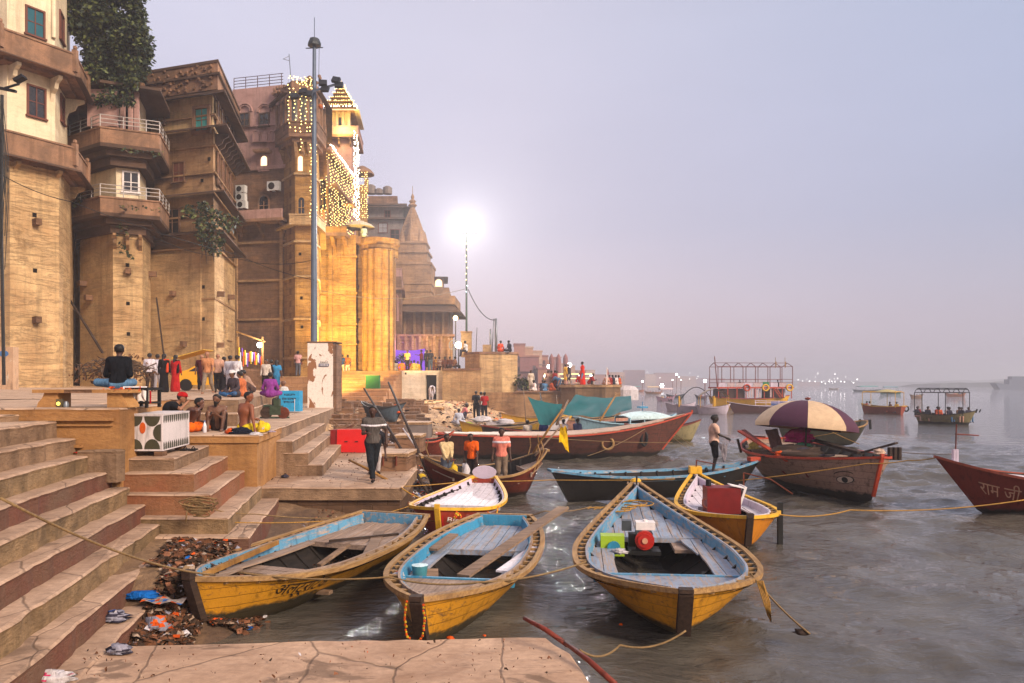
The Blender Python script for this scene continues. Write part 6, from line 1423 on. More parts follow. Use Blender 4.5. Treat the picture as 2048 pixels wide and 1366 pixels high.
# terrace crowd (30-45 m)
T = lambda px, Y, dz=0: at(px, Y, tz(xat(px, Y), Y) + dz)
ter = [
 (299, 33, 5, 'stand', (216, 206, 214), (62, 48, 44), 'man in a white shirt seen from behind, leftmost of the terrace strollers'),
 (315, 34, 10, 'stand', (208, 200, 210), (190, 180, 186), 'man in white half hidden behind the white shirted stroller'),
 (328, 33, 0, 'stand', (24, 22, 26), None, 'woman in a long black dress with orange collar walking away', 'dress', (200, 70, 40)),
 (351, 34.5, 350, 'stand', (176, 28, 30), None, 'woman in a black dress with a red shawl walking away', 'dress', (24, 20, 24)),
 (403, 35, 20, 'walk', (72, 26, 32), (30, 24, 30), 'woman in dark maroon beside the shaven man', 'kurta'),
 (416, 30.5, 180, 'walk', (196, 132, 92), (140, 122, 106), 'shaven headed man in a tan shirt striding towards the camera'),
 (436, 33.5, 10, 'stand', (196, 150, 128), (40, 38, 42), 'man in a peach shirt walking away behind the shaven man'),
 (448, 35, 0, 'stand', (36, 34, 44), (34, 32, 40), 'person in dark clothes between the peach and the white shirts'),
 (460, 33, 0, 'stand', (206, 200, 208), (200, 190, 196), 'man in a pale blue white kurta seen from behind', 'kurta'),
 (474, 32.5, 340, 'stand', (220, 212, 216), (210, 200, 204), 'man in a white kurta leaning forward', 'kurta'),
 (532, 38, 180, 'stand', (206, 192, 180), (34, 30, 34), 'youth in a cream shirt facing the camera near the turret foot'),
 (543, 38.5, 10, 'stand', (24, 22, 28), (24, 22, 28), 'person all in black next to the youth in cream', 'kurta'),
 (553, 38.5, 20, 'walk', (60, 140, 190), (30, 30, 44), 'woman in a turquoise top with long hair', 'kurta'),
]
for r in ter:
    px, Y, f, po, tc_, bc, lab = r[:7]; kd = r[7] if len(r) > 7 else 'trousers'
    bald = 'shaven' in lab
    person(lab, T(px, Y), f, po, tc_, bc, LT if bald else MD, 1.72 if bald else 1.64, kd, 'short' if po == 'walk' or bald else 'long', res=.028, hair=None if bald else m_hair, shawl=r[8] if len(r) > 8 else None, long=.25 if 'woman' in lab else 0)
sitt = [
 (470, 25.5, 2.78, 150, 'cross', (70, 60, 66), (60, 110, 160), 'seated person in a white cap, patterned top and blue cloth', (220, 214, 214)),
 (486, 27, 2.78, 90, 'cross', (196, 110, 70), (70, 60, 80), 'seated person in orange behind the bare backed man', None),
 (498, 29, 2.85, 120, 'squat', (176, 140, 120), (90, 70, 66), 'crouching man in a dull pink shirt beyond the seated group', None),
 (540, 28, 2.76, 10, 'cross', (136, 60, 140), (60, 40, 70), 'woman in a purple shawl sitting with her back turned by the blue box', None),
 (570, 30.5, 2.5, 80, 'sit', (206, 196, 190), (40, 40, 48), 'bald man in white sitting beside the blue box with a grey scarf', None),
]
for px, Y, z, f, po, tc_, bc, lab, cp in sitt: person(lab, at(px, Y, z), f, po, tc_, bc, MD, 1.66, 'kurta' if po == 'cross' else 'trousers', 'long', res=.026, cap=cp, hair=m_hair if 'bald' not in lab else None)
# plaza crowd (56-66 m)
PZ = 4.35
pz = [
 (596, 51.3, 3.76, 10, 'stand', (200, 150, 150), (90, 90, 100), 'man in a pink shirt standing left of the peeling pillar', 'trousers'),
 (606, 51.6, 3.76, 300, 'bend', (150, 70, 50), (140, 60, 44), 'woman in a rust sari stooping left of the peeling pillar', 'kurta'),
 (684, 61.3, 3.9, 5, 'walk', (40, 60, 100), (200, 180, 150), 'man with a dark blue backpack climbing the steps', 'trousers'),
 (695, 61.6, 3.9, 5, 'walk', (190, 90, 40), (210, 170, 150), 'man in an orange vest climbing beside the backpack', 'trousers'),
 (728, 63, PZ, 300, 'stand', (200, 40, 30), (110, 90, 80), 'man in a red shirt leaning by the golden shafts', 'trousers'),
 (757, 63, PZ, 190, 'stand', (226, 220, 214), (30, 30, 40), 'man in a white shirt and dark trousers before the round shafts', 'trousers'),
 (764, 64.5, PZ, 350, 'stand', (220, 120, 50), (210, 110, 50), 'person in saffron behind the white shirted man', 'kurta'),
 (815, 62.6, PZ, 170, 'stand', (220, 180, 110), (40, 32, 34), 'man in a cream yellow shirt at the edge of the plaza', 'trousers'),
 (843, 62.6, PZ, 100, 'stand', (100, 30, 36), (30, 34, 44), 'man in a maroon shirt pointing above the white block', 'trousers'),
 (854, 62.9, PZ, 10, 'stand', (36, 36, 46), (60, 66, 80), 'tall man in dark clothes above the white block, back turned', 'kurta'),
 (861, 62.6, PZ, 10, 'stand', (44, 42, 50), (70, 84, 104), 'man in a black top and blue jeans looking down', 'trousers'),
 (791, 63.5, PZ, 20, 'cross', (228, 214, 180), (200, 190, 160), 'person in white seated on the plaza floor under the purple glow', 'kurta'),
 (804, 63.5, PZ, 20, 'cross', (220, 120, 40), (200, 100, 40), 'person in orange seated on the plaza floor', 'kurta'),
 (829, 63.2, PZ, 20, 'cross', (226, 206, 120), (200, 180, 100), 'person in pale yellow seated at the plaza edge', 'kurta'),
 (823, 64.5, PZ, 20, 'cross', (150, 40, 40), (130, 40, 40), 'person in dark red seated on the plaza floor', 'kurta'),
 (836, 65, PZ, 20, 'sit', (236, 180, 40), (210, 150, 40), 'person in bright yellow behind the maroon shirted man', 'kurta'),
 (871, 64, PZ + .35, 15, 'sit', (230, 170, 60), (180, 60, 30), 'first sitter on the long bench, in yellow', 'kurta'),
 (879, 64, PZ + .35, 15, 'sit', (220, 210, 200), (60, 50, 50), 'second sitter on the long bench, in white', 'trousers'),
 (890, 64, PZ + .35, 15, 'sit', (40, 34, 34), (60, 40, 40), 'third sitter on the long bench, in black with long hair', 'kurta'),
 (900, 64, PZ + .35, 15, 'sit', (60, 40, 44), (50, 40, 44), 'fourth sitter on the long bench, in dark clothes', 'kurta'),
 (909, 63.6, PZ + .35, 300, 'sit', (150, 110, 90), (40, 36, 40), 'last sitter at the end of the long bench', 'trousers'),
 (932, 61.0, zB + .2, 75, 'sit', (206, 206, 210), (50, 48, 60), 'man in a white shirt sitting on the rim of the octagonal bastion', 'trousers'),
 (1000, 61.2, zB + .2, 330, 'cross', (226, 80, 40), (210, 70, 40), 'person in orange red sitting on the octagonal bastion', 'kurta'),
 (1020, 61.0, zB + .2, 60, 'cross', (36, 32, 44), (40, 36, 48), 'man in dark clothes sitting at the right rim of the octagonal bastion', 'trousers'),
 (862, 60.0, 1.9, 200, 'bend', (206, 196, 204), (196, 186, 196), 'stooping old man wrapped in white in the dark doorway', 'kurta'),
 (728, 62.3, zG, 10, 'sit', (200, 214, 206), (190, 200, 196), 'man in white sitting under the terrace parasol', 'kurta'),
 (952, 47.5, 1.05, 10, 'stand', (28, 28, 36), (30, 30, 38), 'slim youth in black standing on the sand below the river wall', 'trousers'),
 (962, 48.0, 1.0, 20, 'stand', (196, 186, 180), (60, 60, 70), 'person in white beside the red shirted man on the sand', 'trousers'),
 (969, 47.0, 1.0, 5, 'stand', (166, 34, 34), (36, 36, 44), 'man in a red shirt with a bucket on the sand', 'trousers'),
 (927, 46.0, 1.1, 280, 'squat', (216, 130, 130), (70, 66, 84), 'crouching figure in pink washing clothes on the sand', 'trousers'),
 (918, 43.5, .9, 10, 'cross', (190, 190, 204), (170, 170, 184), 'person in pale lilac sitting low by the heap of bundles', 'kurta'),
]
for px, Y, z, f, po, tc_, bc, lab, kd in pz:
    person(lab, at(px, Y, z), f, po, tc_, bc, MD if rnd.random() < .5 else DK, 1.68, kd, 'long' if kd == 'kurta' else 'short', res=.036, long=.2 if 'woman' in lab or 'long hair' in lab else 0, **({'hR': (.3, .45, 1.35)} if 'pointing' in lab else {}))
# tarpaulin boat crew
for px, Y, z, f, po, tc_, lab in ((1056, 37.6, .3, 20, 'sit', (214, 196, 180), 'man in cream sitting left of the teal tarpaulin'), (1088, 38.6, .3, 10, 'sit', (50, 70, 150), 'person in blue under the low corner of the tarpaulin'),
      (1128, 37.8, .35, 20, 'sit', (206, 190, 196), 'man in pale pink sitting under the teal tarpaulin with his back turned'), (1154, 38.2, .35, 330, 'sit', (96, 104, 150), 'man in a blue shirt sitting under the teal tarpaulin')):
    person(lab, at(px, Y, z + .25), f, po, tc_, (50, 46, 54), DK, 1.66, res=.032)
# river platform crowd
cols = [(196, 150, 130), (60, 56, 70), (200, 90, 50), (150, 40, 40), (210, 190, 170), (90, 130, 170), (40, 40, 52), (220, 170, 70), (120, 84, 60), (230, 214, 210)]
cn = ['pinkish', 'slate', 'orange', 'dark red', 'cream', 'light blue', 'black', 'yellow', 'brown', 'white']
ps_ = [(1062, 60.6, 'stand', 4), (1070, 60.2, 'cross', 9), (1084, 60.8, 'cross', 6), (1090, 60.4, 'sit', 5), (1096, 61.2, 'stand', 0), (1102, 60.4, 'cross', 2), (1103, 62, 'stand', 8), (1110, 60.8, 'stand', 3), (1118, 60.6, 'bend', 5), (1114, 63, 'stand', 4), (1124, 61.4, 'cross', 6)]
for px, Y, po, ci in ps_: person('%s figure in %s at the left end of the low river platform crowd' % ({'stand': 'standing', 'cross': 'floor seated', 'sit': 'seated', 'bend': 'stooping'}[po], cn[ci]), at(px, Y, zp + .12), rnd.uniform(0, 360), po, cols[ci], cols[(ci + 5) % 10], DK, 1.62, 'kurta', 'long', res=.04, group='crowd on the river platform')
for px, Y, po, ci, lab in ((1131, 59.6, 'stand', 7, 'figure in yellow standing on the raised round end of the platform'), (1138, 59.6, 'stand', 1, 'figure in slate standing on the raised round end of the platform'), (1165, 59.0, 'stand', 2, 'tall figure in a long red robe standing alone on the platform end'), (1160, 59.4, 'cross', 1, 'dark seated figure behind the red robed one'), (1181, 59, 'squat', 3, 'crouching figure in dark red on the platform end')):
    person(lab, at(px, Y, zp2 + .22), rnd.uniform(60, 300), po, (214, 44, 26) if 'robe' in lab else cols[ci], cols[(ci + 3) % 10], DK, 1.75 if 'robe' in lab else 1.6, 'dress' if 'robe' in lab else 'kurta', 'long', res=.036, group=None)
for i, px in enumerate((1213, 1220, 1227, 1234, 1240)): person('small seated silhouette in %s at the far right rim of the river platform' % cn[(i * 3) % 10], at(px, 61 + i * .6, zp2 + .22), 20 * i, 'cross', cols[(i * 3) % 10], cols[i], DK, 1.5, 'kurta', 'long', res=.045, group='crowd on the river platform')
# passengers
def aboard(t, spots, z, labf, group=None):
    for i, (x, y, ci, po, f) in enumerate(spots):
        q = bl(t, x, y, z); person(labf % (cn[ci], ['first', 'second', 'third', 'fourth', 'fifth', 'sixth', 'seventh', 'eighth', 'ninth', 'tenth', 'eleventh', 'twelfth', 'thirteenth'][i]), tuple(q), f, po, cols[ci], cols[(ci + 4) % 10], DK, 1.62, 'trousers', 'long', res=.042, group=group)
aboard(B13, [(x, y, c_, 'sit', f) for x, y, c_, f in ((-2.2, .5, 3, 170), (-1.5, .7, 0, 190), (-1.2, -.4, 6, 180), (-.8, .65, 3, 200), (-.4, -.2, 2, 160), (0, .6, 6, 175), (.4, -.5, 1, 190), (.8, .55, 8, 200), (1.2, -.2, 6, 150), (1.5, .5, 1, 180), (-2.0, -.4, 6, 200), (.2, .1, 9, 180))], .55, 'passenger in %s on the black framed boat, %s from its left end')
aboard(B14, [(-1.7, 0, 7, 'sit', 120), (1.4, .2, 9, 'sit', 240), (1.9, -.1, 2, 'sit', 200), (-1.1, .2, 8, 'sit', 90)], .5, 'passenger in %s on the small yellow motor boat, %s aboard')
for (t, L_), n_ in zip(FARB, (0, 2, 1, 3, 6, 4, 3, 1, 1, 6)):
    for i in range(n_): q = bl(t, (i - (n_ - 1) / 2) * L_ * .5 / max(1, n_), rnd.uniform(-.15, .15), .25); person(t['label'][:0] + 'distant seated silhouette aboard the ' + ' '.join(t['label'].split()[:8]), tuple(q), rnd.uniform(0, 360), 'sit', cols[2] if n_ == 1 else cols[rnd.randrange(10)], cols[6], DK, 1.6, 'kurta', 'long', res=.055, group='people in the ' + ' '.join(t['label'].split()[:5]))
for x, f, lab in ((-3.6, 60, 'dark figure sitting at the rail on the upper deck, towards the bow post'), (2.0, 0, 'figure in dark blue sitting near the red bundles on the upper deck')): person(lab, tuple(bl(dd, x * -1, -1.0, 2.95)), f, 'sit', (36, 34, 44), (40, 36, 44), DK, 1.7, res=.045)
# ------------------------------------------------------------------ vegetation
m_leaf = plain('leaf_dark', lin(40, 52, 30), .6, 0, .5, 1.5, .3); m_leaf_lit = plain('leaf_lit', lin(98, 106, 56), .6, 0, .4, 1.5, .3); m_bark = wood('bark', lin(96, 76, 60), lin(60, 46, 38), (4, 4, 1))  # second leaf colour is lightened to stand for sunlit leaves
def leaf_cluster(mb, c, r_, n, ls, sq=(1, 1, 1)):
    for _ in range(n):
        d = Vector((rnd.gauss(0, 1), rnd.gauss(0, 1), rnd.gauss(0, 1))); d.normalize(); rr = r_ * (rnd.random() ** .45)
        p = Vector(c) + Vector((d.x * sq[0], d.y * sq[1], d.z * sq[2])) * rr; a = Vector((rnd.gauss(0, 1), rnd.gauss(0, 1), rnd.gauss(-.3, .6))).normalized(); b = a.orthogonal().normalized(); b = (b * math.cos(rnd.random() * 6) + a.cross(b) * math.sin(rnd.random() * 6)); l_ = ls * rnd.uniform(.5, 1.7)
        mb.add([p, p + a * l_ * .5 + b * l_ * .28, p + a * l_, p + a * l_ * .5 - b * l_ * .28], [(0, 1, 2, 3)], 0 if rnd.random() < .7 else 1)
def tree(name, label, base, clusters, ls, stems, cat='tree', dens=1.0):
    t = thing(name, label, cat, base); mb = MB()
    for s_ in stems: mb.tube(s_[0], s_[1], 7)
    mb.build('trunk', m_bark, t, smooth='all'); mb = MB()
    for c, r_, n in clusters: leaf_cluster(mb, c, r_, int(n * dens), ls)
    mb.build('crown', [m_leaf, m_leaf_lit], t); return t
cl = []
TY = 41.5
def inside_tree(px, py):
    """silhouette of the tree between the tower and the balcony tower, as half-widths down its height"""
    ks = [(-60, 140, 265), (0, 140, 280), (50, 150, 285), (90, 165, 303), (130, 170, 296), (165, 172, 285), (200, 185, 262), (222, 205, 245)]
    for (y0, a0, b0), (y1, a1, b1) in zip(ks[:-1], ks[1:]):
        if y0 <= py <= y1: k = (py - y0) / (y1 - y0); return a0 + (a1 - a0) * k <= px <= b0 + (b1 - b0) * k
    return False
while len(cl) < 270:
    px, py = rnd.uniform(135, 305), rnd.uniform(-60, 222)
    if inside_tree(px, py) and rnd.random() < .93: cl.append((P(px, py, TY + rnd.uniform(-1.6, 1.6)), rnd.uniform(.25, .6), 150))
st = []
root = P(165, 330, 43.5)
for px, py in ((200, 200), (240, 120), (170, 60), (260, 40), (215, 0), (280, 95), (200, 140)): st.append(([root, (root + P(px, py, TY)) / 2 + Vector((.2, 0, .4)), P(px, py, TY)], [.28, .16, .05]))
tree('broadleaf_tree', 'large dark leafy tree hanging between the cream tower and the balcony tower', root, cl, .19, st)
def bush(label, spots, Y, ls=.16, r0=.3, n=60, name='wall_shrub', roots=()):
    c0 = P(*spots[0][:2], Y); tree(name, label, c0, [(P(px, py, Y + rnd.uniform(-.3, .3)), r0 * k_, int(n * k_ * k_)) for px, py, k_ in spots], ls, [([c0 + Vector((0, .6, 0)), c0], [.08, .03])] + [([P(a, b, Y + .1), P(c_, d, Y + .1)], [.05, .015]) for a, b, c_, d in roots], 'shrub')
bush('dense dark shrub sprouting from the corner building wall', [(px + rnd.uniform(-6, 6), py + rnd.uniform(-6, 6), rnd.uniform(.7, 1.25)) for px, py in ((385, 425), (400, 420), (415, 425), (430, 430), (445, 440), (400, 440), (418, 445), (435, 455), (452, 460), (408, 460), (425, 472), (440, 480), (412, 485), (460, 448), (420, 500), (430, 495), (376, 432), (405, 412))], 43.2, .2, .42, 75, roots=((410, 490, 414, 528), (425, 500, 428, 525), (405, 480, 404, 515)))
bush('straggling weeds hanging on the balcony tower shaft', [(245, 455, .8), (255, 470, .6), (243, 490, .7), (252, 503, .8), (262, 512, .7), (236, 470, .5)], 40.6, .15, .28, 30)
bush('thin creeper with dry leaves in the recess beside the balcony tower', [(160, 490, .7), (172, 500, .8), (190, 505, .8), (200, 490, .6), (185, 520, .7), (205, 485, .5), (165, 480, .5)], 43, .16, .32, 26)
bush('green weeds along the lower edge of the top balcony', [(250 + 8 * i, 300 + rnd.uniform(-2, 3) + i * .8, .5) for i in range(10)], 39.6, .13, .25, 26, 'wall_plant')
bush('green weeds along the lower edge of the lower balcony', [(240 + 9 * i, 413 + rnd.uniform(-2, 3) + i * .8, .45) for i in range(10)], 39.6, .13, .25, 22, 'wall_plant')
bush('leafy shrub growing in the gap right of the tall tower', [(148, 380, .9), (155, 395, .8), (150, 410, .7), (160, 385, .6)], 41, .18, .35, 50)
bush('dark round bush between the octagonal bastion and the crowd', [(1040, 762, 1.1), (1048, 768, 1.2), (1056, 765, 1.0), (1044, 775, 1.1), (1058, 775, .8)], 62, .22, .5, 70, 'round_bush')
bush('potted dark plants before the purple backdrop', [(790, 722, .9), (800, 718, 1), (812, 722, 1), (806, 712, .8), (820, 728, .7)], 67.2, .22, .42, 55, 'potted_plant')
mb = MB(); c0 = P(235, 735, 21)                                # pile of dry branches behind the bench
Yb = 30
for i in range(170):
    px, py = rnd.uniform(152, 296), rnd.uniform(700, 752); a = P(px, py, Yb + rnd.uniform(-1, 1)); d = Vector((rnd.gauss(0, 1), rnd.gauss(0, .4), rnd.gauss(.1, .6))).normalized() * rnd.uniform(.3, 1.0)
    if a.z > 4.3 - abs(px - 230) * .006: continue
    mb.tube([a - d * .5, a + Vector((rnd.uniform(-.1, .1), 0, rnd.uniform(0, .2))), a + d * .5], [.03, .022, .008], 4)
t = thing('branch_pile', 'tangled heap of dry branches against the foot of the balcony tower', 'branch pile', (xat(230, 30), 30, 2.9)); mb.build('branches', m_bark, t)
mb = MB(); leaf_cluster(mb, P(215, 745, 30), 1.2, 260, .16, (1.3, .6, .45)); leaf_cluster(mb, P(265, 735, 30), .8, 160, .14, (1.3, .6, .8)); mb.build('dead_leaves', [cloth(120, 84, 60), cloth(80, 60, 50)], t)
# ------------------------------------------------------------------ furniture and things on the ghat
bx = thing('stone_bench', 'long stone bench slab on two curved supports at the head of the stairs', 'bench', (-7.6, 13.5, 2.79))
zb_ = 3.08; xa, xb = xat(80, 13.5), xat(268, 13.5); Wb = ((xa, 13.3), (1, 0), (0, -1))
for i, (a, b) in enumerate(((0, .33), (.335, .62), (.625, 1))): mb = MB(); mb.box((xa + (xb - xa) * (a + b) / 2, 13.55, zb_), ((xb - xa) * (b - a), .55, .06)); mb.build('seat_slab', M['block'] if i != 1 else s_brn, bx)
for px_, dr in ((113, 1), (237, -1)):
    x = xat(px_, 13.5); mb = MB(); mb.wpoly(((x, 13.34), (1, 0), (0, -1)), [(-.26 * dr, 2.79), (.12 * dr, 2.79), (.12 * dr, 3.05), (-.12 * dr, 3.05), (-.16 * dr, 2.96), (-.23 * dr, 2.88)], -.4, 0); mb.build('support', M['block'], bx)
t = thing('lantern', 'small yellow glowing lantern under the bench', 'lantern', (xat(120, 13.4), 13.4, 2.79)); mb = MB(); mb.box((xat(120, 13.38), 13.38, 2.87), (.09, .09, .14)); mb.build('case', plain('lantern_case', lin(90, 80, 60), .4), t); mb = MB(); mb.ball((xat(120, 13.38), 13.33, 2.86), .035, 8); mb.build('flame', emit('lantern_flame', (1, .7, .12, 1), 2.5, False), t)
mb = MB(); mb.lathe((xat(132, 13.4), 13.4, 2.79), [(.045, 0), (.05, .06), (.03, .1), (.03, .11)], 10); tag(mb.build('metal_pot', M['metal'], smooth=True), 'little bright metal pot beside the lantern under the bench', 'pot')
t = thing('draped_stool', 'dark wooden stand draped with white cloths right of the bench', 'stool', (xat(278, 13.9), 13.9, 2.77)); xs = xat(280, 13.9)
mb = MB(); 
for dx in (-.17, .17):
    for dy in (0, .5): mb.box((xs + dx, 13.8 + dy, 2.94), (.05, .05, .34))
mb.box((xs, 14.05, 3.12), (.42, .6, .05)); mb.box((xs, 14.05, 2.86), (.4, .5, .03)); mb.build('frame', M['black'], t)
mb = MB(); rr = []
for i in range(13):
    x = xs - .26 + .44 * i / 12; w_ = .02 * math.sin(i * 2.1); lo = 3.02 - .14 * abs(math.sin(i * 1.1 + .5)) - (.1 if 3 < i < 9 else 0); rr.append([(x, 14.3, 3.16), (x, 13.80, 3.165), (x + w_, 13.765 + w_, 3.1), (x + w_ * 1.5, 13.75 + w_, lo)])
mb.loft(rr, False); mb.build('cloth', M['white'], t, smooth='all'); mb = MB(); mb.tube([(xs + .24, 13.8, 3.08), (xs + .24, 13.8, 2.85)], .015, 6); mb.build('tassel', cloth(170, 20, 30), t)
mb = MB(); leaf_cluster(mb, (xat(240, 13.4), 13.42, 3.125), .16, 60, .05, (2.6, 1, .15)); tag(mb.build('flower_petals', [cloth(230, 96, 30), cloth(220, 60, 30)]), 'orange flower petals scattered on the bench beside the man in black', 'petals')
# painted chest
cx0, cx1, cyf = xat(249, 13.75), xat(325, 13.75), 13.75; z0c, z1c = 1.985, 2.645; dep = 1.55; dv = Vector((-.12, 1)) .normalized() * dep
ch = thing('painted_chest', 'white chest painted with dark scallops and an orange flower, raised on bricks', 'chest', (cx0, cyf, 1.88))
ppl = [(cx0, cyf), (cx1, cyf), (cx1 + dv.x, cyf + dv.y), (cx0 + dv.x, cyf + dv.y)]; m_cw = paint('chest_white', lin(212, 200, 200), lin(150, 140, 130), .2, (1, 1, 1), .6, .35); m_cd = plain('chest_olive', lin(66, 62, 46), .7)
mb = MB(); mb.prism(ppl, z0c, z1c); mb.build('box', m_cw, ch); mb = MB(); mb.prism(offset_poly(ppl, .015), z1c + .002, z1c + .02); mb.build('lid', m_cw, ch)
Wc, Lc = wf(ppl[0], ppl[1]); Wc2, Lc2 = wf(ppl[1], ppl[2]); zh = z1c - z0c; mb = MB(); m_ = .03
for sc_, a0 in (((.27, z1c - m_), math.pi), ((.73, z1c - m_), math.pi), ((.27, z0c + m_), 0), ((.73, z0c + m_), 0)): mb.wpoly(Wc, [(Lc * sc_[0] + .145 * math.cos(a0 + q), sc_[1] + .185 * math.sin(a0 + q) * 1.0) for q in [math.pi * i / 10 for i in range(11)]], .002, .006)
for s_, a0 in ((m_, -math.pi / 2), (Lc - m_, math.pi / 2)): mb.wpoly(Wc, [(s_ + .14 * math.cos(a0 + q), (z0c + z1c) / 2 + .16 * math.sin(a0 + q)) for q in [math.pi * i / 10 for i in range(11)]], .002, .006)
for i in range(13):
    for zz, sg in ((z1c - .02, -1), (z0c + .02, 1)): s_ = .07 + (Lc2 - .14) * i / 12; mb.wpoly(Wc2, [(s_ - .042, zz), (s_ + .042, zz), (s_ + .035, zz + sg * .09), (s_, zz + sg * .14), (s_ - .035, zz + sg * .09)], .002, .006)
mb.build('painted_scallops', m_cd, ch); mb = MB(); mb.wpoly(Wc, [(Lc * .48 + .055 * math.cos(q), (z0c + z1c) / 2 + .09 + .105 * math.sin(q)) for q in [i * math.pi / 7 for i in range(14)]], .002, .009); mb.build('painted_flower', plain('flower_orange', lin(214, 92, 26), .7, 0, .5, 60), ch)
for W_, L_ in ((Wc, Lc), (Wc2, Lc2)):
    mb = MB(); mb.wbox(W_, -.004, L_ + .004, z0c - .004, z0c + .018, 0, .011); mb.wbox(W_, -.004, L_ + .004, z1c - .018, z1c + .001, 0, .011); mb.wbox(W_, -.004, .016, z0c + .019, z1c - .019, 0, .011); mb.wbox(W_, L_ - .016, L_ + .004, z0c + .019, z1c - .019, 0, .012); mb.build('edge_trim', m_cw, ch)
for x, y in ((cx0 + .08, cyf + .1), (cx1 - .08, cyf + .1), (cx1 + dv.x - .1, cyf + dv.y - .15)): tag(MB().box((x, y, 1.93), (.15, .2, .095)).build('brick', s_brn), {0: 'brick under the front left corner of the painted chest', 1: 'brick under the front right corner of the painted chest'}.get([cx0 + .08, cx1 - .08].index(x) if x in (cx0 + .08, cx1 - .08) else 2, 'brick under the back corner of the painted chest'), 'brick')
for px_, w_, lab in ((195, .32, 'worn square stone block roped against the wall, nearer the stairs'), (233, .36, 'worn square stone block roped against the wall, nearer the chest')):
    x = xat(px_, 12.95); mb = MB(); slab(mb, [(x - w_ / 2, 12.62), (x + w_ / 2, 12.62), (x + w_ / 2, 12.9), (x - w_ / 2, 12.9)], 2.09, 1.55, .1, .012, 0, 0); tag(mb.build('stone_block', s_grey if False else M['r_tan']), lab, 'stone block')
def crumple(name, label, c, sx, sy, sz, mats, cat='rubbish', n=9, seed=None):
    """crumpled soft thing: a noisy draped lump"""
    mb = MB(); m2 = 12; rs_ = rnd.random() * 50
    rings = []
    for i in range(n):
        t_ = i / (n - 1); r_ = []
        for k_ in range(m2):
            a = 2 * math.pi * k_ / m2; q = Vector((math.cos(a), math.sin(a), t_ * 2)); nn = .75 + .55 * mnoise.noise(q * 1.7 + Vector((rs_, 0, 0))) + .25 * mnoise.noise(q * 5 + Vector((0, rs_, 0)))
            rad = math.sin(math.pi * (.08 + .84 * t_) * .5 + .5 * math.pi) if False else math.sqrt(max(0, 1 - t_ ** 2.2)) * .98 + .02; r_.append((c[0] + sx * rad * nn * math.cos(a), c[1] + sy * rad * nn * math.sin(a), c[2] + sz * t_ * (.8 + .4 * nn)))
        rings.append(r_)
    mb.loft(rings, True, True); mats = mats if isinstance(mats, (list, tuple)) else [mats]
    if len(mats) > 1: mb.mi = [int((mnoise.noise(Vector((i * .37, rs_, 0))) + 1) * len(mats) / 2) % len(mats) for i in range(len(mb.f))]
    return tag(mb.build(name, mats, smooth='all'), label, cat)
tr = lambda px, py, z: G(px, py, z)
c_bl, c_wh, c_or, c_gr, c_rd, c_ye, c_pk, c_dk, c_sv = cloth(24, 100, 180), cloth(206, 196, 198), cloth(226, 92, 34), cloth(60, 130, 70), cloth(190, 34, 36), cloth(220, 180, 50), cloth(220, 60, 110), cloth(60, 56, 70), cloth(150, 146, 160)
crumple('cloth_scrap', 'red and green cloth scrap on the third stair', tr(160, 907, 2.02), .13, .06, .03, [c_gr, c_rd, c_rd])
crumple('plastic_sheet', 'bright blue plastic sheet crumpled beside the yellow boat', tr(285, 1196, .40), .30, .12, .09, c_bl)
t = tr(330, 1200, .42); mb = MB(); rr = [[(t.x - .28 + .55 * i / 8, t.y - .10 + .22 * j / 4 - .06 * i / 8, t.z + .02 * math.sin(i * 1.3 + j)) for j in range(5)] for i in range(9)]; mb.loft(rr, False); mb.mi = [0 if rnd.random() < .7 else 1 if rnd.random() < .5 else 2 for _ in mb.f]; tag(mb.build('printed_sack', [cloth(160, 146, 140), c_or, c_bl]), 'flat printed sack lying next to the blue plastic sheet', 'sack')
crumple('rag', 'bundle of white and navy rags on the lowest step', tr(232, 1238, .34), .20, .15, .10, [c_wh, c_dk, c_sv, cloth(50, 70, 130)])
crumple('rag', 'grey cloth heap at the corner of the quay', tr(238, 1305, .32), .18, .10, .09, [c_sv, c_dk])
crumple('plastic_bag', 'dirty cream bag with orange petals at the water edge', tr(312, 1262, .12), .22, .15, .17, [c_wh, c_sv, c_or, c_ye])
crumple('plastic_bag', 'white bag with pink print on the quay at the bottom edge', tr(105, 1362, .31), .28, .10, .10, [c_wh, c_wh, c_pk])
crumple('plastic_bag', 'white and orange bag on the mud beside the steps', tr(470, 1090, .5), .16, .12, .13, [c_wh, c_sv, c_or])
crumple('plastic_bag', 'stuffed white bag on the small side stairs', (xat(594, 21.6), 21.6, 1.26), .26, .2, .30, [c_wh, c_sv, c_gr]); crumple('red_bundle', 'red bundle beneath the stuffed white bag', (xat(594, 21.3), 21.2, 1.22), .26, .2, .13, c_rd)
crumple('cloth_bundle', 'orange cloth beside the yellow loincloth', (xat(462, 16.7), 16.7, 2.11), .17, .12, .11, c_or); crumple('cloth_bundle', 'dark blue cloth bundle in front of the bare backed man', (xat(480, 16.6), 16.62, 2.11), .30, .12, .13, cloth(30, 34, 48))
crumple('plastic_bag', 'yellow plastic bag at the platform corner', (xat(522, 17.2), 17.2, 2.11), .13, .12, .24, [c_ye, c_ye, c_wh]); crumple('cloth_bundle', 'white cloth hanging over the platform corner', (xat(512, 16.5), 16.45, 2.08), .18, .12, .07, c_wh); crumple('cloth_bundle', 'mauve towel spread near the platform corner', (xat(538, 17.6), 17.5, 2.09), .22, .10, .04, cloth(180, 160, 180))
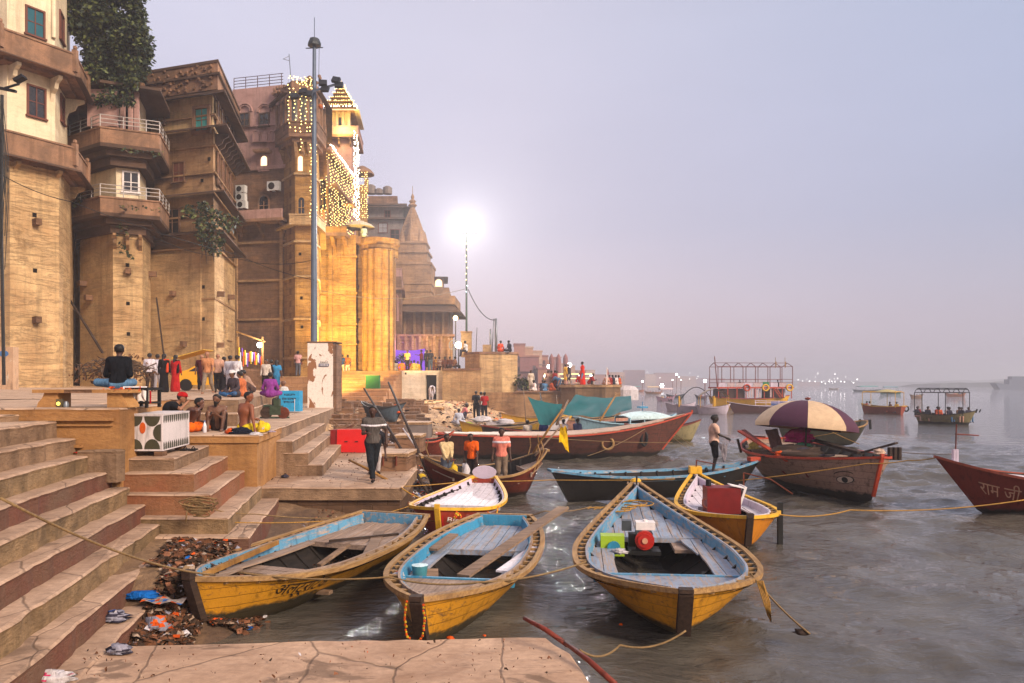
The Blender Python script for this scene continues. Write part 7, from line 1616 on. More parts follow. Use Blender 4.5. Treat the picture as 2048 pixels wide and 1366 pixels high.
t = thing('water_bottle', 'clear plastic water bottle between the two bathers', 'bottle', (xat(413, 17.1), 17.0, 2.11)); mb = MB(); mb.lathe((xat(413, 17.1), 17.0, 2.11), [(.04, 0), (.045, .02), (.045, .15), (.03, .2), (.015, .23), (.015, .25)], 10); mb.build('body', plain('bottle_clear', lin(196, 190, 196), .2, 0, .1, 3, .6), t, smooth=True); mb = MB(); mb.lathe((xat(413, 17.1), 17.0, 2.36), [(.018, 0), (.018, .02)], 8); mb.build('cap', c_bl, t)
mb = MB()
for x in (0, .16): mb.box((xat(352, 14.6) + x, 15.0, 1.90), (.1, .24, .03)); mb.tube([(xat(352, 14.6) + x - .04, 15.02, 1.91), (xat(352, 14.6) + x, 15.02, 1.96), (xat(352, 14.6) + x + .04, 15.02, 1.91)], .012, 5)
tag(mb.build('sandals', M['black']), 'pair of black sandals behind the painted chest', 'sandals')
# blue box, pump engine, red box, green box
t0 = P(582, 825, 30.0); t = thing('notice_box', 'bright blue box board with black brush writing', 'box', (t0.x, t0.y, 2.09)); bw_, bh_ = .80, .82; mb = MB(); mb.box((t0.x, t0.y, 2.13 + bh_ / 2), (bw_, .5, bh_)); mb.build('case', plain('box_blue', lin(40, 150, 200), .6), t)
for i, (w_, z_) in enumerate(((.42, .66), (.56, .50), (.44, .37))):
    mb = MB(); x = -w_ / 2; zz = 2.13 + z_; mb.box((t0.x, t0.y - .253, zz + .035), (w_, .004, .014))
    while x < w_ / 2 - .02: wdt = rnd.uniform(.03, .07); mb.box((t0.x + x + wdt / 2, t0.y - .253, zz - .005 + rnd.uniform(-.012, .012)), (wdt * .55, .0045, rnd.uniform(.03, .07))); x += wdt
    mb.build('brush_writing', M['black'], t)
mb = MB(); mb.box((t0.x + .22, t0.y - .256, 2.38), (.02, .005, .48)); mb.build('white_stripe', M['white'], t)
t0 = P(553, 838, 24.5); t = thing('diesel_pump', 'greasy green diesel pump on wheels beside the blue box', 'pump', (t0.x, t0.y, 2.09)); mg = plain('grease_green', lin(70, 84, 66), .5, .3, .5, 8)
mb = MB(); mb.box((t0.x, t0.y, 2.36), (.36, .3, .30)); mb.box((t0.x + .02, t0.y, 2.62), (.18, .2, .24)); mb.build('engine_block', mg, t)
for dx in (-.30, .26): mb = MB(); mb.tube([(t0.x + dx, t0.y - .14, 2.28), (t0.x + dx, t0.y - .05, 2.28)], .19, 14); mb.tube([(t0.x + dx, t0.y - .16, 2.28), (t0.x + dx, t0.y - .03, 2.28)], .06, 8); mb.build('wheel', M['rust'] if dx > 0 else M['woodd'], t, smooth=True)
mb = MB(); mb.tube([(t0.x - .15, t0.y, 2.5), (t0.x - .38, t0.y, 2.5), (t0.x - .46, t0.y, 2.3)], .05, 7); mb.tube([(t0.x - .5, t0.y - .1, 2.13), (t0.x + .45, t0.y - .1, 2.13)], .03, 6); mb.build('pipe', mg, t)
t0 = P(700, 905, 25.4); t = thing('red_bin', 'bright red box bin standing on the landing behind the walking man', 'bin', (t0.x, t0.y, .9)); W_ = ((xat(673, 25.2), 25.2), (1, 0), (0, -1)); wd = xat(732, 25.2) - xat(673, 25.2); m_rd = plain('bin_red', lin(206, 26, 24), .5, 0, .15, 3)
mb = MB(); mb.wpoly(W_, [(0, .93), (wd * .95, .91), (wd, 1.25), (wd * .95, 1.68), (.02, 1.68)], -.6, 0); mb.build('body', m_rd, t); mb = MB(); mb.wbox(W_, -.22, -.003, 1.12, 1.67, -.62, -.05); mb.build('side_bin', plain('bin_dark_red', lin(130, 24, 24), .6), t)
for s_ in (.33, .68): mb = MB(); mb.wbox(W_, wd * s_ - .05, wd * s_ + .05, 1.27, 1.30, 0, .03); mb.build('latch', M['black'], t)
mb = MB(); 
for i in range(26): a = Vector((xat(rnd.uniform(665, 735), 25.5), 25.5, rnd.uniform(1.7, 1.78))); d = Vector((rnd.uniform(-.5, .5), rnd.uniform(-.2, .3), rnd.uniform(-.05, .3))); mb.tube([a, a + d], [.02, .008], 4)
tag(mb.build('driftwood', M['wood']), 'tangle of sticks and driftwood lying on the red bin', 'driftwood')
t0 = P(746, 778, 55.5); t = thing('green_bin', 'green board box on the stair landing', 'box', (t0.x, t0.y, 2.84)); mb = MB(); mb.box((t0.x, t0.y, 3.36), (1.0, .6, .96)); mb.build('body', plain('bin_green', lin(18, 84, 36), .7), t); mb = MB(); mb.box((t0.x, t0.y, 3.86), (1.04, .64, .04)); mb.build('rim', plain('bin_green_rim', lin(34, 96, 50), .7), t)
# stone blocks on the landing and rubble
def blk(px, py, Y, w_, d, h, lab, z=None, rz=0, mm=None):
    q = P(px, py, Y); z = q.z if z is None else z; t = thing('stone_block', lab, 'stone block', (q.x, q.y, z)); mb = MB(); pl_ = [(q.x - w_ / 2, q.y), (q.x + w_ / 2, q.y), (q.x + w_ / 2 + .06, q.y + d), (q.x - w_ / 2, q.y + d)]; slab(mb, pl_, z + h, z - .2, .25, .02, 0, 1); mb.build('body', [M['terrace'], mm or s_brn], t)
    mb = MB(); slab(mb, offset_poly(pl_, .03), z + h + .10, z + h + .003, .25, .02, 0, 1); mb.build('top_slab', [M['terrace'], s_tan2], t)
blk(785, 945, 19.9, .78, 1.3, .42, 'square stone mooring block with iron rings at the landing edge'); blk(815, 895, 27, .9, 1.2, .35, 'flat stone pier block among the litter'); blk(832, 868, 32, 1.0, 1.2, .4, 'farther stone pier block under the slanting poles', mm=s_grey)
mb = MB(); q = P(785, 930, 19.86)
for dx in (-.25, .1): mb.tube([(q.x + dx, 19.85, 1.3), (q.x + dx, 19.84, 1.05)], .03, 5)
tag(mb.build('iron_stakes', M['rust']), 'rusty iron stakes on the face of the mooring block', 'stakes')
rub = MB()
for i in range(150):
    Y = rnd.uniform(27, 50); x = xat(rnd.uniform(674, 850), Y); z = bank(x, Y); s_ = rnd.uniform(.25, 1.3)
    slab(rub, [(x - s_ / 2, Y), (x + s_ / 2, Y + rnd.uniform(-.15, .15)), (x + s_ / 2, Y + s_ * .5), (x - s_ / 2, Y + s_ * .5)], z + rnd.uniform(.08, .38), z - .2, .3, .03, 0, 0)
rub.build('rubble', s_brn, None, kind='stuff')
# ------------------------------------------------------------------ litter
lit = MB(); lm = [cloth(110, 72, 50), cloth(150, 100, 74), cloth(70, 54, 44), cloth(176, 150, 130), c_wh, c_or, c_sv, c_rd, c_bl]
def litter(n, fn, smin, smax, wts, zf):
    for _ in range(n):
        x, y = fn(); z = zf(x, y); s_ = smin + (smax - smin) * rnd.random() ** 2.6 * 1.5; a = rnd.uniform(0, 6.28); b = rnd.uniform(-.6, .6)
        M_ = Matrix.Rotation(a, 3, 'Z') @ Matrix.Rotation(b, 3, 'X') @ Matrix.Rotation(rnd.uniform(-.5, .5), 3, 'Y'); k_ = rnd.choices(range(9), wts)[0]
        q = [M_ @ Vector(v) for v in ((-s_, -s_ * .4, 0), (0, -s_ * .5, s_ * .3), (s_, -s_ * .3, 0), (s_ * .8, s_ * .4, s_ * .1), (0, s_ * .45, s_ * .4), (-s_ * .9, s_ * .4, 0))]
        lit.add([v + Vector((x, y, z + .02 + rnd.uniform(0, .03))) for v in q], [(0, 1, 4, 5), (1, 2, 3, 4)], k_)
def dz_(): t_ = rnd.random() ** .8; y = 8.5 + 3.75 * t_; xe = uline(-5.30 if y < 10.6 else -5.60, 12.6, y)[0]; return xe + rnd.random() * (1.5 if y > 9.8 else .7) + .02, y
W_B = [30, 12, 40, 6, 2, 1.0, 1.6, .5, .4]
litter(5200, dz_, .012, .065, W_B, lambda x, y: bank(x, y) + .02)
litter(900, lambda: (rnd.uniform(-4.3, -2.3), rnd.uniform(12.4, 16.6)), .01, .04, [30, 14, 30, 6, 1, 1, 1, .5, .3], lambda x, y: bank(x, y) + .01)
litter(1500, lambda: (rnd.uniform(-3.4, -1.9), rnd.uniform(17.5, 24)), .02, .07, [20, 18, 14, 16, 14, 10, 6, 4, 2], lambda x, y: bank(x, y) + .03)
litter(1600, lambda: (rnd.uniform(-6, -2), rnd.uniform(24, 36)), .03, .10, [14, 20, 12, 22, 14, 8, 5, 2, 1], lambda x, y: bank(x, y) + .03)
litter(1500, lambda: (rnd.uniform(-12, 1), rnd.uniform(34, 58)), .04, .15, [30, 14, 40, 6, 2, 2, 2, 1, 1], lambda x, y: bank(x, y) + .04)
litter(500, lambda: (rnd.uniform(-7.5, -2.6), rnd.uniform(17, 26)), .01, .035, [30, 10, 24, 6, 1, 1, 0, 0, 0], lambda x, y: .91)
litter(420, lambda: (rnd.uniform(-6.5, .6), rnd.uniform(6, 8.4)), .006, .02, [30, 10, 24, 6, 1, .5, 0, 0, 0], lambda x, y: .305)
lit.build('litter', lm, None, kind='stuff')
for i, (px, py, z, s_, cc, lab) in enumerate(((345, 1098, .42, .07, c_or, 'orange topped bottle in the litter near the red step'), (300, 1078, .5, .08, c_pk, 'pink wrapper at the foot of the concentric steps'), (357, 1076, .45, .05, c_gr, 'small green wrapper in the litter'), (355, 1165, .4, .07, c_wh, 'white plastic cup lying in the litter'), (415, 1085, .42, .10, c_sv, 'crushed clear plastic in the litter'), (900, 1278, .01, .06, c_or, 'orange flower floating near the quay'), (969, 1272, .01, .03, c_or, 'tiny orange blossom floating beside the quay'), (1242, 1250, .01, .035, c_or, 'small orange petal floating under the large boat'), (532, 1033, .25, .07, c_ye, 'yellow flower scrap on the brown mud'), (843, 955, .1, .2, c_ye, 'yellow plastic bag among the red and orange litter'), (826, 958, .1, .12, c_rd, 'red wrapper among the orange offerings'), (600, 928, .91, .14, cloth(216, 150, 90), 'peach coloured cloth on the landing'), (570, 955, .91, .12, c_dk, 'black rag on the landing'))):
    crumple('scrap', lab, tr(px, py, z), s_, s_ * .7, s_ * .6, cc, 'rubbish', 6)
# yellow taxi-like vehicle behind the strollers
q = P(378, 788, 37.5); t = thing('parked_car', 'yellow vehicle half hidden behind the strolling group', 'car', (q.x, q.y, tz(q.x, q.y))); z0 = tz(q.x, q.y); m_cy = plain('car_yellow', lin(224, 160, 24), .35, 0, .1, 3, .5); Wv = ((q.x - .35, 37.5), (1, 0), (0, -1))
mb = MB(); mb.wpoly(Wv, [(-.4, z0 + .3), (2.6, z0 + .3), (2.6, z0 + .95), (2.1, z0 + 1.45), (1.0, z0 + 1.45), (.25, z0 + 1.05), (-.4, z0 + .9)], -1.6, 0); mb.build('body', m_cy, t); mb = MB(); mb.wpoly(Wv, [(.32, z0 + .98), (1.0, z0 + 1.36), (1.45, z0 + 1.36), (1.45, z0 + .98)], 0, .01); mb.build('window', M['glass'], t)
for s_ in (.2, 2.0): mb = MB(); mb.tube([(Wv[0][0] + s_, 37.44, z0 + .3), (Wv[0][0] + s_, 37.6, z0 + .3)], .3, 14); mb.build('wheel', M['black'], t, smooth=True)
mb = MB(); mb.wpoly(Wv, [(-.5, z0 + 1.6), (1.1, z0 + 2.05), (1.1, z0 + 2.08), (-.5, z0 + 1.66)], -1.2, .1); tag(mb.build('awning', cloth(220, 176, 80)), 'slanting yellow awning above the parked vehicle', 'awning')
# garland stall
q = P(500, 740, 44); t = thing('garland_stall', 'small stall hung with garlands and packets beneath a white lamp', 'stall', (q.x, q.y, 3.0)); mb = MB(); mb.box((q.x + .1, 44.4, 3.45), (1.5, .9, 1.35)); mb.build('counter', s_brn, t)
mb = MB(); mb.box((q.x + .75, 44, 4.6), (.1, .1, 2.8)); mb.box((q.x - .7, 44, 4.6), (.1, .1, 2.8)); mb.bar((q.x - .8, 44, 6.3), (q.x + .9, 44, 5.7), .1, .08); mb.build('frame', M['bamboo'], t)
for i in range(16):
    x = q.x - .62 + 1.3 * i / 15; mb = MB(); z1_ = 5.4 - .3 * i / 15 - rnd.uniform(0, .3); mb.tube([(x, 43.95, z1_), (x + rnd.uniform(-.03, .03), 43.93, z1_ - rnd.uniform(.4, .9))], .04, 5); mb.build('garland', (c_ye, c_wh, cloth(120, 80, 170), c_or)[i % 4], t)
# posters, leaning poles
mb = MB(); mb.box((xat(10, 30.5), 30.6, 3.85), (.75, .35, 1.75)); o = tag(mb.build('painted_stub_wall', paint('stub_paint', lin(186, 150, 120), lin(196, 180, 160), .5, (1, 1, 1))), 'short plastered stub wall with a blue painted mark at the left edge', 'wall'); mb = MB(); mb.ball((xat(10, 30.5), 30.42, 4.45), .16, 10, sc=(1.3, .08, .8)); mb.build('painted_mark', plain('mark_blue', lin(70, 110, 160), .8), o)
for a, b, r_, mm, lab in ((P(140, 600, 40), P(205, 705, 39), .07, M['woodd'], 'dark leaning pole at the foot of the tall tower'), (P(777, 765, 30), P(862, 962, 21.6), .05, M['woodd'], 'long slanting pole, the higher of the pair beside the dark red boat'), (P(728, 777, 30), P(855, 985, 20.6), .045, M['woodd'], 'lower slanting pole beside the dark red boat'),
                          (P(1125, 818, 22.5), P(1066, 906, 22.4), .035, M['bamboo'], 'bamboo pole rising from the right end of the dark red boat'), (P(1124, 850, 22.8), P(1070, 912, 22.2), .03, M['wood'], 'thinner pole next to the bamboo one'),
                          (P(806, 857, 26), P(868, 950, 22), .028, M['white'], 'pale thin pole leaning into the dark red boat'), (P(698, 920, 18.9), P(778, 962, 18.2), .035, M['bamboo'], 'yellow bamboo staff behind the walking man'),
                          (P(1232, 790, 39), P(1200, 842, 36.5), .05, M['bamboo'], 'bamboo prop under the right of the tarpaulin'), (P(1137, 800, 37), P(1113, 850, 36.5), .06, M['wood'], 'wooden prop under the left of the tarpaulin'), (P(1080, 785, 41), P(1092, 850, 38.5), .05, M['woodd'], 'thin dark post under the tarpaulin corner'), (P(1047, 775, 42), P(1052, 845, 41), .03, M['wood'], 'thin upright pole left of the tarpaulin'), (P(1113, 790, 42), P(1118, 850, 41), .03, M['wood'], 'thin upright pole through the tarpaulin'),
                          (P(992, 637, 64), P(992, 706, 64), .12, M['metal'], 'twin grey utility pole on the bastion, the thicker one'), (P(988, 637, 64), P(984, 706, 64), .05, M['metal'], 'thin leaning utility pole on the bastion'), (P(981, 658, 64), P(981, 706, 64), .09, M['metal'], 'shorter grey pole on the bastion'), (P(954, 655, 64), P(952, 706, 64), .03, M['woodd'], 'thin crooked stick behind the plinth'),
                          (P(1048, 1236, 8.4), P(1135, 1290, 8.0), .028, m_redh, 'rusty red pole end resting on the quay corner'), (P(1130, 1285, 8.02), P(1230, 1368, 7.2), .03, m_redh, 'rusty red shaft running into the water off the quay')):
    mb = MB(); mb.tube([a, a.lerp(b, .5) + Vector((0, 0, .02)), b], [r_ * .8, r_, r_], 7); tag(mb.build('pole', mm, smooth='all'), lab, 'pole')
# ------------------------------------------------------------------ things aboard
def loft_sheet(name, mats, label, cat, ctr, nu=10, nv=8, sag=.25, th=0):
    """cloth between corner points a,b,c,d (a-b top edge, d-c bottom edge) with sag and folds"""
    a, b, c_, d = [Vector(q) for q in ctr]; mb = MB(); rr = []
    for i in range(nu + 1):
        u = i / nu; r_ = []
        for j in range(nv + 1):
            v = j / nv; p = a.lerp(b, u).lerp(d.lerp(c_, u), v); p.z -= sag * 4 * u * (1 - u) * (.4 + .6 * v) ; p.z += .05 * math.sin(u * 11 + v * 4) * v + .10 * mnoise.noise(Vector((u * 5, v * 3, a.x))); p.y += .10 * mnoise.noise(Vector((u * 9, v * 2, 3))); r_.append(p)
        rr.append(r_)
    mb.loft(rr, False); return tag(mb.build(name, mats, smooth='all'), label, cat)
m_teal2 = plain('tarp_teal', lin(8, 84, 88), .75, 0, .25, 2)
loft_sheet('tarpaulin', m_teal2, 'large teal tarpaulin slung over poles above a boat', 'tarpaulin', (P(1152, 789, 40.5), P(1262, 790, 41.5), P(1264, 818, 37.5), P(1124, 826, 36.8)), 30, 20, .30)
loft_sheet('tarpaulin', m_teal2, 'smaller teal sheet hanging in a fold left of the large tarpaulin', 'tarpaulin', (P(1055, 792, 38), P(1125, 808, 38.5), P(1118, 838, 37.5), P(1078, 846, 37)), 10, 8, .25)
loft_sheet('cloth', cloth(240, 190, 20), 'bright yellow cloth hanging from the pole beside the long brown boat', 'cloth', (P(1120, 850, 24), P(1134, 856, 24), P(1138, 905, 24.2), P(1118, 880, 24)), 6, 8, -.03)
# parasol on the eye boat
u0 = P(1612, 850, 24.4); t = thing('parasol', 'big beach parasol with maroon and cream panels shading the load of the boat with eyes', 'parasol', (u0.x, u0.y, .6)); Ru = 1.58; hgt_ = .80; mm_ = [plain('parasol_maroon', lin(74, 38, 58), .8, 0, .15), plain('parasol_cream', lin(196, 166, 134), .8, 0, .2)]
tilt = Matrix.Rotation(R(5), 3, 'Y') @ Matrix.Rotation(R(-3), 3, 'X')
for k_ in range(8):
    mb = MB(); a0 = R(-110) + k_ * math.pi / 4; rr = []
    for i in range(9):
        v = i / 8; ph = v * 1.25; r_ = Ru * math.sin(ph) / math.sin(1.25); z = hgt_ * (math.cos(ph) - math.cos(1.25)) / (1 - math.cos(1.25)); row = []
        for j in range(5):
            a = a0 + math.pi / 4 * j / 4; w_ = 1 - (.045 * math.sin(math.pi * j / 4)); row.append(u0 + tilt @ Vector((r_ * w_ * math.cos(a), r_ * w_ * math.sin(a), z - .0)))
        rr.append(row)
    rr.append([p + Vector((0, 0, -.13)) for p in rr[-1]])
    mb.loft(rr, False); mb.build('panel', mm_[(k_ + 1) % 2], t, smooth='all')
mb = MB(); mb.tube([u0 + Vector((.05, 0, hgt_)), u0 + Vector((-.05, 0, -1.4))], .03, 7); mb.build('pole', M['woodd'], t)
mb = MB()
for k_ in range(8):
    a = R(-110) + k_ * math.pi / 4; pp_ = [u0 + tilt @ Vector((Ru * math.sin(v * 1.25) / math.sin(1.25) * math.cos(a) * .99, Ru * math.sin(v * 1.25) / math.sin(1.25) * math.sin(a) * .99, hgt_ * (math.cos(v * 1.25) - math.cos(1.25)) / (1 - math.cos(1.25)) - .02)) for v in (0, .25, .5, .75, 1)]; mb.tube(pp_, .012, 4)
mb.build('ribs', M['black'], t); mb = MB(); mb.ball(u0 + tilt @ Vector((0, 0, hgt_ + .06)), .08, 8, sc=(1.3, 1.3, .6)); mb.build('finial', m_redh, t)
crumple('cloth_heap', 'magenta cloth heaped under the parasol', P(1600, 884, 25), .55, .4, .42, [cloth(206, 20, 120), cloth(220, 40, 140)]); crumple('cloth_heap', 'small green cloth under the magenta heap', P(1605, 893, 24.6), .3, .2, .12, cloth(90, 180, 140))
crumple('sack', 'yellowish jerrycan sack at the left end of the boat with eyes', P(1507, 898, 24.5), .26, .2, .22, cloth(196, 170, 90)); crumple('net_heap', 'dark heap of nets and ropes in the middle of the boat with eyes', P(1590, 915, 23.4), 1.2, .7, .35, [c_dk, M['woodd'], cloth(110, 90, 80)], n=10); crumple('cloth_heap', 'orange rag on the nets under the parasol', P(1560, 912, 23), .2, .15, .14, c_or)
loft_sheet('board', cloth(110, 76, 70), 'brown panel leaning upright beneath the parasol', 'panel', (P(1530, 860, 24.6), P(1556, 860, 24.6), P(1566, 898, 24.2), P(1542, 896, 24.2)), 4, 4, 0)
for a, b, w_, h_, mm, lab in ((P(1479, 862, 25), P(1576, 922, 22.6), .16, .05, m_orr, 'red plank slanting down into the boat with eyes'), (P(1487, 860, 25.6), P(1530, 892, 24.4), .12, .05, m_redh, 'second darker plank beside the red one'), (P(1500, 872, 26), P(1530, 874, 26), .12, .05, m_orr, 'short orange board at the stern of the boat with eyes'), (P(1725, 905, 21.3), P(1793, 886, 20.5), .16, .05, M['woodd'], 'dark oar blade sticking out over the bow with eyes'), (P(1620, 878, 25.2), P(1722, 906, 21.4), .2, .08, M['woodd'], 'long black oar lying along the boat with eyes'), (P(1475, 878, 25), P(1482, 905, 25), .07, .07, M['woodd'], 'stubby post at the stern of the boat with eyes')):
    tag(MB().bar(a, b, w_, h_).build('oar' if 'oar' in lab else 'plank', mm), lab, 'oar' if 'oar' in lab else 'plank')
mb = MB(); q = bl(B10, 1.9, 1.45, 1.15)
for dx in (-.14, .0, .14): mb.tube([(q.x + dx, q.y, q.z - .2), (q.x + dx, q.y, q.z + .18)], .07, 7)
tag(mb.build('post_cluster', M['woodd']), 'cluster of three short mooring posts at the far rail of the boat with eyes', 'posts')
crumple('stone_offering', 'round pale stone on the stem of the boat with eyes', bl(B10, 3.35, 0, 1.28), .2, .16, .14, cloth(200, 170, 150), 'stone')
# motor, jerrycan, planks in the near boats
q = bl(B3, -.1, .0, .30); t = thing('boat_motor', 'red boat motor with a white tank bolted amidships', 'motor', q + Vector((-.15, 0, .05)), B3.rotation_euler.z + math.pi / 2, world=False); t.scale = (1.12, 1.12, 1.12); mr = plain('motor_red', lin(176, 34, 24), .4, 0, .2, 8, .5)
mb = MB(); mb.tube([(0, -.20, .10), (0, -.13, .10)], .15, 18); mb.tube([(0, -.225, .10), (0, -.2, .10)], .11, 18); mb.build('flywheel_cover', mr, t, smooth=True); mb = MB(); mb.tube([(0, -.245, .10), (0, -.22, .10)], .045, 12); mb.build('starter_hub', plain('hub', lin(210, 150, 120), .4), t)
mb = MB(); mb.box((0, 0, .08), (.26, .28, .24)); mb.box((-.18, 0, .08), (.12, .2, .2)); mb.box((0, 0, -.1), (.5, .4, .06)); mb.build('engine_block', M['black'], t); mb = MB(); mb.box((.02, -.02, .31), (.30, .22, .12)); mb.lathe((.02, -.02, .37), [(.04, 0), (.04, .025)], 10); mb.build('fuel_tank', M['white'], t); mb = MB(); mb.box((-.27, .02, .3), (.15, .15, .16)); mb.build('air_filter', plain('filter_grey', lin(70, 74, 80), .5), t)
q = bl(B3, .22, -.72, .30); t = thing('jerrycan', 'lime green jerrycan with a blue lid and white cloth beside the motor', 'jerrycan', q, B3.rotation_euler.z + math.pi / 2, world=False); t.scale = (1.02, 1.02, 1.02)
mb = MB(); mb.box((0, 0, .1), (.40, .28, .34)); mb.build('body', plain('lime', lin(150, 176, 40), .45, 0, .15, 4), t); mb = MB(); mb.tube([(.02, -.14, .08), (.02, -.18, .08)], .11, 14); mb.build('lid', plain('lid_blue', lin(50, 130, 160), .4), t, smooth=True)
crumple('rag', 'white and blue rag thrown beside the lime jerrycan', bl(B3, .62, -.62, .34), .17, .13, .08, [c_wh, c_wh, c_bl])
o = MB().box(bl(B3, -.35, .62, .28), (.95, .5, .06), B3.rotation_euler.z + math.pi / 2 - math.pi / 2 * 0 + math.pi / 2).build('engine_board', m_gdeck); tag(o, 'wooden board seat beside the red motor', 'board')
for a, b, w_, h_, mm, lab, nm in ((bl(B2, .9, .05, .36), bl(B2, -2.35, 1.28, .88), .22, .04, M['wood'], 'long weathered plank poking out over the rail of the middle boat', 'plank'), (bl(B2, .85, -.35, .20), bl(B2, .75, .8, .22), .16, .05, m_blue2, 'bright blue thwart board loose in the middle boat', 'board'), (bl(B2, 1.3, -.3, .1), bl(B2, .6, -.5, .36), .18, .04, M['wood'], 'short upright board inside the middle boat', 'board'), (bl(B2, -1.3, -.6, .52), bl(B2, -.4, -.75, .44), .17, .04, M['wood'], 'broken grey plank on the side bench of the middle boat', 'plank'),
                                (bl(B2, .8, .62, .42), bl(B2, -.9, .98, .47), .20, .03, m_white, 'pale painted board along the right bench of the middle boat', 'board'),
                                (bl(B1, 1.9, -.55, .50), bl(B1, -.1, -.78, .55), .07, .07, M['bamboo'], 'round wooden pole lying on the far bench of the lettered boat', 'pole'), (bl(B1, .6, .5, .42), bl(B1, -.05, .62, .62), .08, .05, M['wood'], 'short wooden crutch standing in the lettered boat', 'plank'), (bl(B1, -.2, .86, .36), bl(B1, -2.0, .1, .42), .2, .035, M['wood'], 'skewed deck board in the stern of the lettered boat', 'plank'),
                                (bl(B1, -1.0, -.35, .42), bl(B1, -1.9, .55, .44), .05, .04, M['woodd'], 'thin dark stick across the stern boards of the lettered boat', 'stick'), (bl(B1, 1.0, -.9, .1), bl(B1, .9, .9, .12), .12, .05, M['wood'], 'low cross board in the hold of the lettered boat', 'board')):
    tag(MB().bar(a, b, w_, h_).build(nm, mm), lab, nm)
q = bl(B2, .95, -.6, .25); mb = MB(); mb.lathe(q, [(.09, 0), (.12, .24), (.125, .26)], 14); tag(mb.build('plastic_mug', plain('mug_teal', lin(70, 130, 140), .4), smooth=True), 'teal plastic tub lying inside the middle boat', 'tub')
crumple('plastic_bag', 'clear bag with an orange flower on the left bench of the middle boat', bl(B2, 1.45, -.78, .44), .13, .10, .08, [c_wh, c_wh, c_or])
def garland(label, pts, mats=None, r_=.02): 
    mb = MB(); pts = [Vector(p) for p in pts]
    for a, b in zip(pts[:-1], pts[1:]):
        n = max(2, int((b - a).length / (r_ * 1.7)))
        for i in range(n): mb.ball(a.lerp(b, i / n) + Vector((rnd.uniform(-.006, .006),) * 3), r_ * rnd.uniform(.85, 1.2), 5, i % 2 if mats is None else 0)
    tag(mb.build('marigold_garland', mats or [c_or, c_ye]), label, 'garland')
H2 = HU[B2.name]; xb2 = H2.pt(1, 1).x; garland('marigold garland looped over the bow post of the middle boat', [bl(B2, xb2 + .10, .10 * s_, z) for s_, z in ((-1, .66), (-1.2, .45), (-1, .28), (0, .14), (1, .28), (1.2, .45), (1, .66))], None, .016)
garland('yellow and orange garland knotted at the stern of the middle boat', [bl(B2, -2.75 + .14 * math.cos(a), -.86 + .06 * math.sin(a), .60 + .05 * math.sin(a * 2)) for a in (0, 1, 2, 3, 4, 5, 6)], None, .024); garland('orange garland draped on the rail of the small mauve boat', [bl(B4, 1.6, .9, .55), bl(B4, 1.3, 1.02, .4), bl(B4, 1.0, 1.0, .58)], None, .018)
# red cabinet
q = bl(B20, .55, .08, .42); t = thing('red_cabinet', 'dark red metal cabinet standing open in the yellow and white boat', 'cabinet', q, B20.rotation_euler.z + math.pi / 2, world=False); mcr = plain('cabinet_red', lin(120, 24, 22), .5, .1, .3, 5)
mb = MB(); mb.box((-.12, 0, .26), (.72, .5, .56)); mb.build('case', mcr, t); mb = MB(); mb.box((.27, .02, .30), (.05, .5, .55), rot=Matrix.Rotation(R(18), 3, 'Y')); mb.box((.16, -.12, .57), (.3, .3, .02), rot=Matrix.Rotation(R(12), 3, 'Y')); mb.build('door', M['white'], t); mb = MB(); mb.tube([(-.38, .1, .54), (-.38, .1, .68)], .06, 10); mb.build('vent_pipe', M['black'], t); mb = MB(); mb.tube([(-.5, -.25, .1), (-.58, -.25, .16), (-.58, -.25, .28), (-.5, -.25, .32)], .02, 5); mb.build('handle', M['rust'], t)
mb = MB(); a = bl(B20, -1.0, .85, .66); mb.bar(a, a + Vector((.0, 0, .42)), .03, .03); mb.tube([a + Vector((0, 0, .42)), a + Vector((.55, -.3, .30)), a + Vector((.95, -.6, .0))], .018, 5); tag(mb.build('bent_rod', M['rust']), 'rusty bent rod on the right rail of the yellow and white boat', 'rod')
mb = MB(); a = bl(B20, -2.45, 0, .95); mb.bar(a, a + Vector((.02, -.02, .3)), .03, .03); mb.tube([a + Vector((0, 0, .28)), a + Vector((.45, -.1, .2))], .014, 5); tag(mb.build('tiller', M['rust']), 'thin iron tiller at the far tip of the yellow and white boat', 'tiller')
mb = MB(); a = Vector((xat(1560, 15.6), 15.6, .05)); mb.box(a + Vector((0, 0, .25)), (.10, .08, .9)); tag(mb.build('rudder_board', M['black']), 'black upright board in the water behind the yellow and white boat', 'board')
mb = MB(); a = bl(B3, -3.75, 0, .86); mb.bar(a, a + Vector((0, -.02, .26)), .035, .03); tag(mb.build('mooring_pin', M['black']), 'iron pin on the blue far tip of the large boat', 'pin')
mb = MB(); a = bl(B3, -4.0, 0, .98); mb.ball(a, .13, 8, sc=(1, 1, .6)); tag(mb.build('bow_knob', m_yel, smooth=True), 'yellow painted knob at the far tip of the large boat', 'knob')
for x, y, z, cc, lab in ((-.9, .6, .3, c_ye, 'yellow bag held by the boy in cream'), (-.35, .7, .3, c_wh, 'pale sack at the feet of the orange shirted man'), (.3, .55, .3, c_sv, 'grey net heap in the dark red boat')):
    qq = Vector((xat(908 if cc is c_ye else 932 if cc is c_wh else 975, 21.7), 21.7, .45)); crumple('bag', lab, qq, .17 if cc is not c_sv else .5, .14, .42 if cc is not c_sv else .14, cc, 'bag')
loft_sheet('wet_clothes', [cloth(150, 140, 146)], 'grey wet clothes hanging from the hands of the young man on the blue boat', 'clothes', (P(1438, 886, 22.6), P(1456, 888, 22.6), P(1453, 915, 22.6), P(1446, 924, 22.6)), 6, 6, .03)
for x, y, lab in ((-2.2, 24.8, 'white bundle'), (0, 0, '')):
    pass
